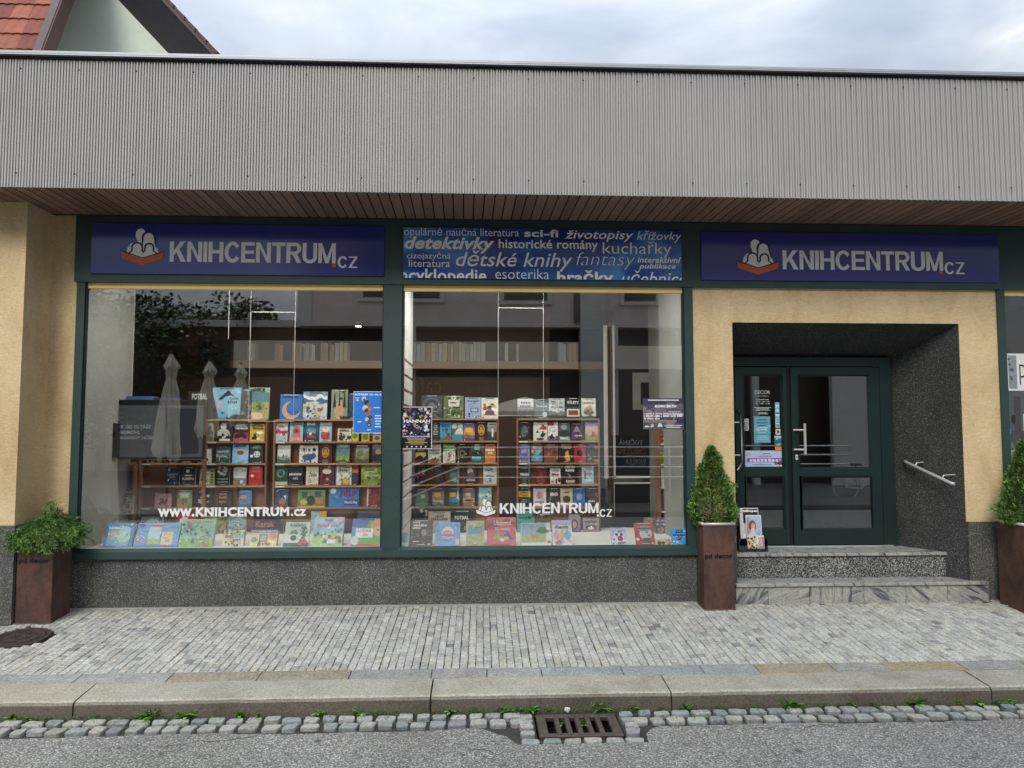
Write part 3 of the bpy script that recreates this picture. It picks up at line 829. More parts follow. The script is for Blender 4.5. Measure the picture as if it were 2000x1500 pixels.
# soffit of the canopy, one board after another
ps = bpy.data.meshes.new('soffit_board')
BW = 0.0895; sk = 0.020
mb = MB(); mb.hexa([(0, -OV, 0), (BW-.012, -OV, 0), (BW-.012-sk, 0.02, 0), (-sk, .02, 0)], [(0, -OV, .015), (BW-.012, -OV, .015), (BW-.012-sk, .02, .015), (-sk, .02, .015)], M['soffit'])
b0 = mb.build('soffit_board', shop); b0.matrix_parent_inverse = IS
x = aty(0, 0, -OV).x; x = XA
i = 0
while x < XZ:
    o = b0 if i == 0 else reuse(b0, shop)
    o.matrix_parent_inverse = IS
    o.location = (x, 0, ZC0); x += BW; i += 1
mb = MB(); mb.box(XA, -OV+.01, ZC0+.012, XZ, 0.5, ZC0+.10, M['groove']); part(mb, 'canopy_deck')
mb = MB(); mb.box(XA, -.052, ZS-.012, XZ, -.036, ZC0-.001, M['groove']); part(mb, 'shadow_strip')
# corrugated sheets
CP = 0.0462
prof = [(0, .020), (.004, .020), (.008, .0), (.0205, .0), (.0235, .016), (.0265, .016), (.0295, .004), (.0415, .004), (.0445, .020), (CP, .020)]
def corr(nrib):
    m2 = MB(); pts = []
    for r_ in range(nrib):
        for q, (dx, dy) in enumerate(prof[:-1]): pts.append((r_*CP+dx, dy))
    pts.append((nrib*CP, .020))
    V = []
    for x_, y_ in pts: V += [(x_, y_, 0), (x_, y_, ZC1-.035-ZC0)]
    m2.faces(V, [(2*k, 2*k+2, 2*k+3, 2*k+1) for k in range(len(pts)-1)], M['sheet'])
    V = []
    for x_, y_ in pts: V += [(x_, y_-.0006, 0.001), (x_, y_+.014, 0.0)]
    m2.faces(V, [(2*k, 2*k+1, 2*k+3, 2*k+2) for k in range(len(pts)-1)], M['flashdark'])
    return m2
NR = 22
c0 = corr(NR).build('corrugated_sheet', shop); c0.matrix_parent_inverse = IS
xs0 = aty(1040, 350, -OV-.02).x - 6*NR*CP
k = 0; x = xs0
while x > XA: x -= NR*CP
while x < XZ+.3:
    o = c0 if k == 0 else reuse(c0, shop); o.matrix_parent_inverse = IS
    o.location = (x, -OV-.02-(k % 2)*.0015, ZC0-.012); x += NR*CP+.0015; k += 1
mb = MB()
for row, z in ((0, ZC1-.125), (1, ZC0+.105)):
    x = aty(36, 127, -OV).x if row == 0 else aty(27.5, 333, -OV).x
    q = round((x-xs0)/CP); 
    x = xs0+(q)*CP+.014-10*CP*3
    while x < XZ:
        # screws sit in the valleys, a washer and a dark head
        n_ = 8; y_ = -OV-.02+.000
        disc(mb, x, y_-.003, z, .0075, M['groove']); x += 10*CP+rv.uniform(-.3, .3)*CP*0
part(mb, 'screws', kind='stuff')
mb = MB()
mb.box(XA, -OV-.060, ZC1-.010, XZ, 1.0, ZC1+.010, M['flash'])
mb.box(XA, -OV-.058, ZC1-.022, XZ, -OV-.054, ZC1-.0101, M['flash'])
part(mb, 'roof_edge_flashing')
mb = MB(); mb.box(XA, -OV-.004, ZC1-.04, XZ, -OV+.05, ZC1-.0105, M['flashdark'])  # dark strip paints in the shade below the flashing
for xq in (452, 884, 1305, 1720):
    p = aty(xq, 140, -OV-.02); mb.box(p.x-.012, p.y-.01, ZC1+.0102, p.x+.012, p.y+.02, ZC1+.026, M['flash'])
part(mb, 'shade_strip_and_caps')
mb = MB(); mb.box(XA, -OV+.02, ZC0+.11, XZ, 6.2, ZC1-.06, M['gwall']); part(mb, 'roof_deck')

# glazed entrance doors
def door_leaf(px0, px1, pt, pb, panes, name, y=DY-.045):
    """px edges of the leaf and of its glass panes, all in the door plane"""
    x0, x1 = aty(px0, 900, y).x, aty(px1, 900, y).x; z1, z0 = aty(px0, pt, y).z, max(FL+.012, aty(px0, pb, y).z)
    m2 = MB(); rects = []
    for (a, b, t, bo) in panes: rects.append((aty(a, 900, y).x, aty(b, 900, y).x, aty(a, bo, y).z, aty(a, t, y).z))
    gx0_, gx1_ = rects[0][0], rects[0][1]
    m2.bbox(x0, y, z0, gx0_, y+.05, z1, M['green_dark'], .003); m2.bbox(gx1_, y, z0, x1, y+.05, z1, M['green_dark'], .003)
    zs_ = sorted([z0, z1]+[r[2] for r in rects]+[r[3] for r in rects])
    for k in range(0, len(zs_), 2): m2.box(gx0_-.002, y+.002, zs_[k], gx1_+.002, y+.048, zs_[k+1], M['green_dark'])
    for r in rects:                               # bevelled glazing beads
        b = .018
        for (A, B, C, D) in ((0, 0, 1, 0), (1, 0, 1, 1), (1, 1, 0, 1), (0, 1, 0, 0)):
            pa = (r[A and 1 or 0], y+.0005, r[3 if B else 2]); pb_ = (r[C and 1 or 0], y+.0005, r[3 if D else 2])
            ia = (r[1]-b if A else r[0]+b, y+.022, r[3]-b if B else r[2]+b); ib = (r[1]-b if C else r[0]+b, y+.022, r[3]-b if D else r[2]+b)
            m2.face([pa, pb_, ib, ia], M['green_dark'])
    o = part(m2, name)
    for r in rects:
        g = MB(); g.box(r[0], y+.024, r[2], r[1], y+.030, r[3], M['dglass']); q = g.build('glass_pane', o); q.matrix_parent_inverse = IS if False else Matrix.Identity(4)
    return o, (x0, x1, z0, z1), rects
dl, dlb, dlr = door_leaf(1438, 1540, 717, 1064, [(1454, 1532, 731, 915), (1456, 1532, 930, 1035)], 'door')
drr, drb, drrr = door_leaf(1548, 1722, 717, 1064, [(1561, 1703, 731, 916), (1565, 1711, 930, 1036)], 'door')
mb = MB(); y = DY-.03
zt = aty(1600, 704, DY).z; zd = aty(1600, 716, DY).z
mb.box(aty(1434, 900, y).x-.1, y, zd, IXR+.02, y+.07, IZT+.02, M['green_dark'])
mb.box(aty(1722, 900, y).x+.002, y, FL, IXR+.03, y+.07, zd, M['green_dark'])
mb.box(aty(1434, 900, y).x-.12, y, FL, aty(1437, 900, y).x, y+.07, zd, M['green_dark'])
mb.box(aty(1541, 900, y).x, y+.01, FL, aty(1547, 900, y).x, y+.04, zd, M['black'])
mb.box(DXL, y+.07, FL-.4, IXR+.2, y+.10, FL+.001, M['black'])
part(mb, 'door_frame')
mb = MB(); mb.box(DXL+.04, DY-.06, FL+.0005, IXR-.02, DY-.005, FL+.012, M['steel']); part(mb, 'threshold')
y = DY-.045
h = tag(MB().build('x') if False else empty('x')); bpy.data.objects.remove(h)
m2 = MB(); hx_, hz0, hz1 = aty(1572, 850, y-.07).x, aty(1572, 888, y-.07).z, aty(1572, 827, y-.07).z
m2.tube([(hx_, y-.07, hz0), (hx_, y-.07, hz1)], .014, M['steel'], 10)
for z in (aty(1560, 878, y).z, aty(1560, 840, y).z):
    m2.tube([(hx_, y-.07, z), (hx_-.05, y-.03, z), (hx_-.085, y-.002, z)], .010, M['steel'], 8)
    m2.tube([(hx_-.085, y-.004, z), (hx_-.085, y-.0005, z)], .022, M['darksteel'], 12)
m2.build('pull_handle', drr)
m2 = MB(); a = aty(1556, 893, y); m2.bbox(a.x-.012, y-.004, a.z-.025, a.x+.012, y-.0003, a.z+.025, M['white'], .001); m2.box(a.x-.004, y-.006, a.z-.012, a.x+.004, y-.0042, a.z+.012, M['black']); m2.build('lock_plate', drr)

# handrails on the doorway sides
hr = tag(empty('handrail', (DXR-.1, .2, 1.2)), 'steel handrail sloping down the dark wall right of the doors', 'handrail', 'handrails of the entrance')
def wallx(y_): return DXR+(IXR-DXR)*y_/(DY+.1)
pA = aty(1770, 903, .40); pB = aty(1858, 944, -.02)
m2 = MB(); HI = Matrix.Translation((-(DXR-.1), -.2, -1.2))
m2.tube([(pA.x+.02, .46, pA.z+.01), pA, pA+(pB-pA)*.5, pB, pB+Vector((.02, -.02, -.004))], .016, M['steel'], 10); o = m2.build('rail', hr, True); o.matrix_parent_inverse = HI
for t in (.2, .8):
    q = pA+(pB-pA)*t; m2 = MB(); m2.tube([q, (q.x+.02, q.y, q.z+.035), (wallx(max(q.y, 0))+.003, q.y+.01, q.z+.04)], .007, M['steel'], 8); o = m2.build('bracket', hr); o.matrix_parent_inverse = HI
hr2 = tag(empty('handrail', (DXL+.05, .1, 1.2)), 'bent grey handrail on the left side of the doorway, partly hidden', 'handrail', 'handrails of the entrance')
HI2 = Matrix.Translation((-(DXL+.05), -.1, -1.2))
pts = [aty(1438, 800, .40), aty(1447, 812, .3), aty(1449, 870, .2), aty(1449, 905, .12), aty(1440, 920, .02)]
m2 = MB(); m2.tube(pts, .014, M['darksteel'], 10); o = m2.build('rail', hr2, True); o.matrix_parent_inverse = HI2
for q, (b_, y_) in enumerate(((825, .30), (889, .2))):
    a = aty(1448, b_, y_); m2 = MB(); m2.tube([a, (DXL+.001, y_, a.z)], .007, M['steel'], 8); o = m2.build('bracket', hr2); o.matrix_parent_inverse = HI2

# ------------------------------------------------------------------ interior shell of the shop
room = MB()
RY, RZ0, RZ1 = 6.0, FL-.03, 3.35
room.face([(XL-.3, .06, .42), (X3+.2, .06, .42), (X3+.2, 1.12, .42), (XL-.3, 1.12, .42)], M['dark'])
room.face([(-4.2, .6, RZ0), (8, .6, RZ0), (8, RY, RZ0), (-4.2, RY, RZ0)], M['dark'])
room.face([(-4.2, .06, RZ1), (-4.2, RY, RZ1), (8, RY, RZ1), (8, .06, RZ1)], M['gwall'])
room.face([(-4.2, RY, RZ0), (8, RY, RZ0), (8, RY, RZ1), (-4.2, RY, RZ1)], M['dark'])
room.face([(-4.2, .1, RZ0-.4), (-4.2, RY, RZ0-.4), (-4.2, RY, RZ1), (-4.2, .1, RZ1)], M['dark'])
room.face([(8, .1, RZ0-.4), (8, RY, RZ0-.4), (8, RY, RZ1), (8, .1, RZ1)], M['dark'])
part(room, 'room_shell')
SFZ = .485
mb = MB(); mb.box(XL+.02, .03, .42, X1+.02, 1.25, SFZ, M['white']); part(mb, 'display_floor')
mb = MB(); mb.box(X2-.02, .03, .42, X3+.02, 1.25, SFZ, M['white']); part(mb, 'display_floor')
mb = MB(); mb.box(XL-.05, .021, SFZ, XL+.09, .87, RZ1, M['gwall']); part(mb, 'side_wall')
mb = MB(); mb.box(XL-.02, .871, SFZ, XL+.082, .90, RZ1, M['white']); part(mb, 'wall_edge_strip')
mb = MB(); mb.box(X3+.001, .021, SFZ, X3+.12, .96, RZ1, M['gwall']); part(mb, 'side_wall')
mb = MB(); mb.box(DXL-.35, .3, RZ0, DXL-.02, 5.0, RZ1, M['gwall']); part(mb, 'partition_wall')
mb = MB(); mb.box(IXR+.25, .66, RZ0, IXR+.35, 5.0, RZ1, M['gwall']); part(mb, 'partition_wall')
# white slatted partition between the two display windows
mb = MB(); mb.box(X1+.03, .13, SFZ, X2-.005, .90, RZ1, M['oaklight']); part(mb, 'partition_core')
sp = 0.146; z = SFZ+.02
while z < RZ1-.15:
    top = z+sp-.030 if z < 2.15 else RZ1-.02
    m2 = MB(); m2.box(X2-.004, .125, z, X2+.012, .905, top, M['white']); part(m2, 'wall_slat')
    if z >= 2.15: break
    z += sp
# shelf of pale books high on the back wall, its fascia board and the brown wall below
YB = 3.0
zb = aty(1000, 705, YB).z
def wallcase(px0, px1, pb, pxb0, pxb1):
    xa, xb = aty(px0, 700, YB).x, aty(px1, 700, YB).x
    m2 = MB(); m2.bbox(xa, YB, zb-.11, xb, YB+.32, zb-.005, M['oaklight'], .002); part(m2, 'high_shelf')
    m2 = MB(); m2.box(aty(pxb0, 740, YB).x, YB+.33, RZ0, aty(pxb1, 740, YB).x, YB+.38, RZ1, M['brownpanel']); part(m2, 'back_panel')
wallcase(450, 760, 0, 265, 560)
wallcase(790, 1190, 0, 790, 1078)
mb = MB(); xa, xb = aty(385, 700, 2.6).x, aty(452, 700, 2.6).x; mb.box(xa, 2.6, aty(400, 700, 2.6).z, xb, 2.65, aty(400, 665, 2.6).z, M['black']); part(mb, 'hanging_board')

# ceiling spots: the shop's burning ones, plus unseen ones added to brighten displays
M['lamp'] = emit_mat('lit_spot', (1.0, .95, .86), 14)
def spot(x, y, z, w, name='shop_or_added_spot'):
    m2 = MB(); m2.tube([(x, y, z+.02), (x, y, z+.09)], .055, M['white'], 16); o = part(m2, name)
    m3 = MB(); m3.face([(x+.045*math.cos(2*math.pi*k/16), y+.045*math.sin(2*math.pi*k/16), z+.0195) for k in range(16)][::-1], M['lamp']); m3.build('lamp_face', o)
    L_ = bpy.data.lights.new('shop_or_added_light', 'AREA'); L_.shape = 'DISK'; L_.size = .10; L_.energy = w; L_.color = (1, .95, .87)
    lo_ = bpy.data.objects.new('shop_or_added_light', L_); COL.objects.link(lo_); lo_.location = (x, y, z+.012)
for x in (-2.75, -2.1, -1.45, -.2, .45, 1.1): spot(x, .34, 3.12, LW)  # the added row, hidden behind the lintel, to light the books
for (px_, py_, y_, w_) in ((395, 689, 4.2, 9), (409, 696, 3.6, 9), (1203, 737, 4.6, 7), (1220, 728, 4.0, 7), (700, 640, 3.9, 9), (1000, 640, 3.9, 9)):
    p = aty(px_, py_, y_); spot(p.x, y_, p.z if w_ == 0 else max(p.z, 2.2), w_)
# glazed inner door seen through the right display window
idr = tag(empty('inner_door', (aty(1240, 1030, 1.9).x, 1.9, RZ0)), 'inner glazed door with pale trim seen inside right of the bookcases', 'door')
def ip(mb, name):
    o = mb.build(name, idr); o.matrix_parent_inverse = Matrix.Translation(-Vector(idr.location)); return o
def ibar(a, b, t, bo, mat, name, yy=1.9, th=.04):
    pa, pb_ = aty(a, bo, yy), aty(b, t, yy); m2 = MB(); m2.box(pa.x, yy, pa.z, pb_.x, yy+th, pb_.z, M[mat]); return ip(m2, name)
ibar(1181, 1186, 635, 935, 'white', 'trim'); ibar(1190, 1196, 630, 1034, 'barge', 'stile'); ibar(1197, 1200, 635, 935, 'white', 'trim')
ibar(1286, 1292, 570, 1034, 'barge', 'stile'); ibar(1200, 1286, 930, 934, 'white', 'trim'); ibar(1200, 1286, 942, 945, 'white', 'trim'); ibar(1197, 1200, 942, 1010, 'white', 'trim')
ibar(1202, 1284, 600, 928, 'black', 'pane', 1.93, .01); ibar(1202, 1284, 946, 1030, 'black', 'pane', 1.93, .01)
ibar(1236, 1284, 728, 800, 'gwall', 'notice', 1.92, .005); ibar(1252, 1275, 747, 790, 'black', 'notice', 1.915, .004)
# neighbour window: frosted film with prints
# ------------------------------------------------------------------ signs over the windows
def arc(cx, cy, rx, ry, a0, a1, n):
    return [(cx+rx*math.cos(math.radians(a0+(a1-a0)*i/n)), cy+ry*math.sin(math.radians(a0+(a1-a0)*i/n))) for i in range(n+1)]
def strip(outer, inner): return [[outer[i], outer[i+1], inner[i+1], inner[i]] for i in range(len(outer)-1)]
def letter(ch, s=0.185, t=0.165):
    """bold grotesque capitals, height 1: list of convex pieces and the advance width"""
    if ch == 'I': return [[(0, 0), (s, 0), (s, 1), (0, 1)]], s
    if ch == 'K': return [[(0, 0), (s, 0), (s, 1), (0, 1)], [(s, .30), (s, .53), (.49, 1), (.73, 1)], [(.275, .545), (.42, .68), (.76, 0), (.525, 0)]], .76
    if ch == 'N':
        w = .70; return [[(0, 0), (s, 0), (s, 1), (0, 1)], [(w-s, 0), (w, 0), (w, 1), (w-s, 1)], [(s, 1), (s, .70), (w-s, 0), (w-s, .30)]], w
    if ch == 'H':
        w = .70; return [[(0, 0), (s, 0), (s, 1), (0, 1)], [(w-s, 0), (w, 0), (w, 1), (w-s, 1)], [(s, .43), (w-s, .43), (w-s, .60), (s, .60)]], w
    if ch == 'E': return [[(0, 0), (s, 0), (s, 1), (0, 1)], [(s, 0), (.64, 0), (.64, t), (s, t)], [(s, .43), (.60, .43), (.60, .59), (s, .59)], [(s, 1-t), (.63, 1-t), (.63, 1), (s, 1)]], .64
    if ch == 'T': return [[(.22, 0), (.22+s, 0), (.22+s, 1-t), (.22, 1-t)], [(0, 1-t), (.625, 1-t), (.625, 1), (0, 1)]], .625
    if ch == 'U':
        w = .69; c = .30; return [[(0, c), (s, c), (s, 1), (0, 1)], [(w-s, c), (w, c), (w, 1), (w-s, 1)]]+strip(arc(w/2, c, w/2, c+.02, 180, 360, 12), arc(w/2, c, w/2-s, c-.145, 180, 360, 12)), w
    if ch == 'M':
        w = .83; return [[(0, 0), (s*.95, 0), (s*.95, 1), (0, 1)], [(w-s*.95, 0), (w, 0), (w, 1), (w-s*.95, 1)], [(s*.95, 1), (s*.95, .62), (w/2-.09, 0), (w/2, .26)], [(w-s*.95, 1), (w/2, .26), (w/2+.09, 0), (w-s*.95, .62)], [(w/2-.09, 0), (w/2+.09, 0), (w/2, .26)]], w
    if ch == 'R':
        return [[(0, 0), (s, 0), (s, 1), (0, 1)], [(s, 1-t), (.42, 1-t), (.42, 1), (s, 1)], [(s, .41), (.42, .41), (.42, .41+t*.9), (s, .41+t*.9)]]+strip(arc(.42, .705, .28, .295, -90, 90, 10), arc(.42, .705, .10, .135, -90, 90, 10))+[[(.30, .41), (.50, .44), (.70, 0), (.50, 0)]], .71
    if ch == 'C':
        return strip(arc(.385, .5, .385, .52, 38, 322, 22), arc(.385, .5, .20, .35, 30, 330, 22)), .73
    if ch == 'Z': return [[(0, 0), (.62, 0), (.62, t*.8), (0, t*.8)], [(0, 1-t*.8), (.62, 1-t*.8), (.62, 1), (0, 1)], [(0, t*.8), (.19, t*.8), (.62, 1-t*.8), (.43, 1-t*.8)]], .62
    return [], .3
def word(s, kern=0.055, sw=0.185, t=0.165):
    out = []; x = 0
    for ch in s:
        ps, w = letter(ch, sw, t)
        out.append([[(p[0]+x, p[1]) for p in q] for q in ps]); x += w+kern
    W = x-kern
    return out, W
def put_word(mb, s, x0, z0, x1, z1, P, mat, col, kern=.055, sw=.185, t=.165, dy=0.0):
    L, W = word(s, kern, sw, t)
    k = 0
    for ps in L:
        for q in ps:
            k += 1; mb.face([P(x0+(x1-x0)*a/W, z0+(z1-z0)*b, dy+(k % 3)*.00012) for a, b in q], mat, col)

WHT, NAVY, ORG = hx('f6f6f4'), hx('22264d'), hx('dc6a40')
def logo(mb, x0, z0, x1, z1, P, white, line, org, lay=0.0003):
    """family reading a book; unit box 0..1, measured off the sign"""
    def q(pts, col, l): mb.face([P(x0+(x1-x0)*a, z0+(z1-z0)*b, l*lay) for a, b in pts], M['decal'], col)
    def ell(cx, cy, rx, ry, col, l, n=20): q([(cx+rx*math.cos(2*math.pi*k/n), cy+ry*math.sin(2*math.pi*k/n)) for k in range(n)], col, l)
    # man
    ell(.445, .855, .115, .145, white, 1); q([(.36, .86), (.325, .80), (.36, .72), (.385, .60), (.50, .60), (.53, .78)], white, 1.3)
    q([(.385, .64), (.22, .58), (.15, .46), (.13, .33), (.5, .20), (.62, .52)], white, 1.6)
    # woman with an outline
    ell(.635, .752, .165, .185, line, 2); q([(.47, .75), (.485, .52), (.82, .50), (.80, .74)], line, 2.2)
    ell(.635, .735, .118, .145, white, 3); q([(.517, .74), (.50, .40), (.80, .50), (.775, .60), (.753, .74)], white, 3.2)
    q([(.55, .5), (.80, .50), (.86, .42), (.87, .31), (.55, .25)], white, 3.4)
    # children
    for cx, rx, ry in ((.375, .14, .158), (.655, .122, .138)):
        ell(cx, .475, rx, ry, line, 4)
        q([(cx-rx*.95, .47), (cx-rx*1.0, .39), (cx-.225, .30), (cx, .14), (cx+.225, .30), (cx+rx*1.0, .39), (cx+rx*.95, .47)], line, 4.3)
    for cx, rx, ry in ((.375, .10, .117), (.655, .082, .097)):
        ell(cx, .472, rx, ry, white, 5)
        q([(cx-rx, .47), (cx-rx*.98, .39), (cx-.165, .30), (cx-.05, .21), (.5, .18), (cx+.05, .21), (cx+.165, .30), (cx+rx*.98, .39), (cx+rx, .47)], white, 5.3)
    q([(.31, .245), (.5, .165), (.69, .245), (.52, .29)], white, 5.6)
    # book
    q([(.0, .375), (.505, .17), (1.0, .355), (.99, .38), (.505, .205), (.01, .40)], line, 6)
    q([(.0, .37), (.505, .165), (.505, 0.0), (.035, .17)], org, 7); q([(.505, .165), (1.0, .36), (.965, .165), (.505, 0.0)], org, 7.01)

def sign(px0, px1, pt, pb, mat, label, name='shop_sign', y=-.052):
    m2 = MB(); a, b = aty(px0, pb, y), aty(px1, pb, y); t0 = aty((px0+px1)/2, pt, y); b0_ = aty((px0+px1)/2, pb, y)
    x0, x1, z0, z1 = a.x, b.x, b0_.z, t0.z
    o = tag(empty(name, ((x0+x1)/2, y, z0)), label, 'sign')
    I = Matrix.Translation(-Vector(o.location))
    m2.bbox(x0, y, z0, x1, -.0352, z1, mat, .002); q = m2.build('panel', o); q.matrix_parent_inverse = I
    return o, I, (x0, x1, z0, z1)
def gloss_panel(name, col, var=False):
    m, nt, b = new_mat(name)
    b.inputs['Base Color'].default_value = col; b.inputs['Roughness'].default_value = 0.13; b.inputs['Specular IOR Level'].default_value = 0.75
    v = coords(nt, (1, 1, 1))
    if var:
        n = noise(nt, coords(nt, (1, 1, 1.3)), 1.7, 3, 0.5, .4)
        nt.links.new(ramp(nt, n, [(0.36, (0.016, 0.030, 0.19)), (0.52, (0.03, 0.11, 0.40)), (0.68, (0.10, 0.34, 0.68))]), b.inputs['Base Color'])
    nt.links.new(noise(nt, v, 3, 3), b.inputs['Roughness']) if False else None
    bump(nt, b, noise(nt, v, 2.2, 2), 0.06, 0.01)
    return m
M['navy'] = gloss_panel('navy_sign_film', (0.020, 0.030, 0.22, 1)); M['bluecloud'] = gloss_panel('blue_cloud_film', (0, 0, 0, 1), True)
YS = -.0528
def P_sign(x, z, d=0.0): return (x, YS-d, z)
def knih(o, I, lg, wd, cz, dot):
    """pixel boxes (x0, ztop, x1, zbottom) of logo, word, CZ and dot, all on the sign plane"""
    def bx(r): a, b = aty(r[0], r[3], YS), aty(r[2], r[1], YS); return a.x, a.z, b.x, b.z
    m2 = MB(); logo(m2, *bx(lg), P_sign, WHT, NAVY, ORG); q = m2.build('logo', o); q.matrix_parent_inverse = I
    m2 = MB(); put_word(m2, 'KNIHCENTRUM', *bx(wd), P_sign, M['decal'], WHT); q = m2.build('lettering', o); q.matrix_parent_inverse = I
    m2 = MB(); put_word(m2, 'CZ', *bx(cz), P_sign, M['decal'], WHT, .10, .12, .14); q = m2.build('lettering', o); q.matrix_parent_inverse = I
    m2 = MB(); d = bx(dot); m2.face([P_sign(d[0], d[1]), P_sign(d[2], d[1]), P_sign(d[2], d[3]), P_sign(d[0], d[3])], M['decal'], ORG); q = m2.build('dot', o); q.matrix_parent_inverse = I
o, I, r = sign(176, 750, 438, 536.5, M['navy'], 'navy KNIHCENTRUM.CZ sign above the left display window')
knih(o, I, (235, 447, 322, 517), (331, 475, 656, 511), (659, 501, 698, 523), (649, 514, 656, 521.5))
o, I, r = sign(1370.5, 1953, 455, 549, M['navy'], 'navy KNIHCENTRUM.CZ sign above the doorway')
knih(o, I, (1440, 468, 1520, 536), (1529, 492, 1841, 526), (1845, 512.5, 1883, 535), (1835, 528.5, 1841, 535))
o, I, r = sign(787, 1332, 447, 545.5, M['bluecloud'], 'blue word cloud sign listing book genres in white')
x0, x1, z0, z1 = r; clip = (x0+.004, z0+.003, x1-.004, z1-.003)
m2 = MB()
W_ = [  # text, px box in the 760..1380 x 420..600 enlargement (3.226x), bold, shear
 ('populárně naučná literatura', 62, 82, 818, 142, -.004, 0), ('SCI-FI', 852, 92, 1066, 138, .03, 0), ('životopisy', 1108, 100, 1540, 166, .016, .25),
 ('křížovky', 1562, 102, 1842, 172, 0, .22), ('detektivky', 96, 140, 664, 236, .032, .28), ('historické romány', 690, 158, 1316, 226, .016, 0),
 ('kuchařky', 1346, 168, 1778, 266, -.004, 0), ('cizojazyčná', 112, 236, 388, 284, 0, 0), ('literatura', 124, 282, 384, 326, 0, 0),
 ('dětské knihy', 420, 230, 1156, 350, .008, .25), ('fantasy', 1180, 238, 1548, 342, -.018, .25), ('interaktivní', 1564, 266, 1842, 300, .025, .25),
 ('publikace', 1574, 308, 1806, 346, .025, .25), ('encyklopedie', 10, 342, 614, 440, .02, 0), ('esoterika', 670, 340, 1008, 402, -.01, 0),
 ('hračky', 1058, 350, 1412, 450, .032, 0), ('učebnice', 1466, 352, 1872, 440, 0, .25)]
for (s, a, t, b, bo, bold, sh) in W_:
    pa, pb_ = aty(760+a/3.226, 420+bo/3.226, YS), aty(760+b/3.226, 420+t/3.226, YS)
    put_text(m2, s.lower() if s != 'SCI-FI' else 'sci-fi', pa.x, pa.z, pb_.x, pb_.z, P_sign, M['decal'], WHT, bold, sh, clip)
q = m2.build('lettering', o); q.matrix_parent_inverse = I

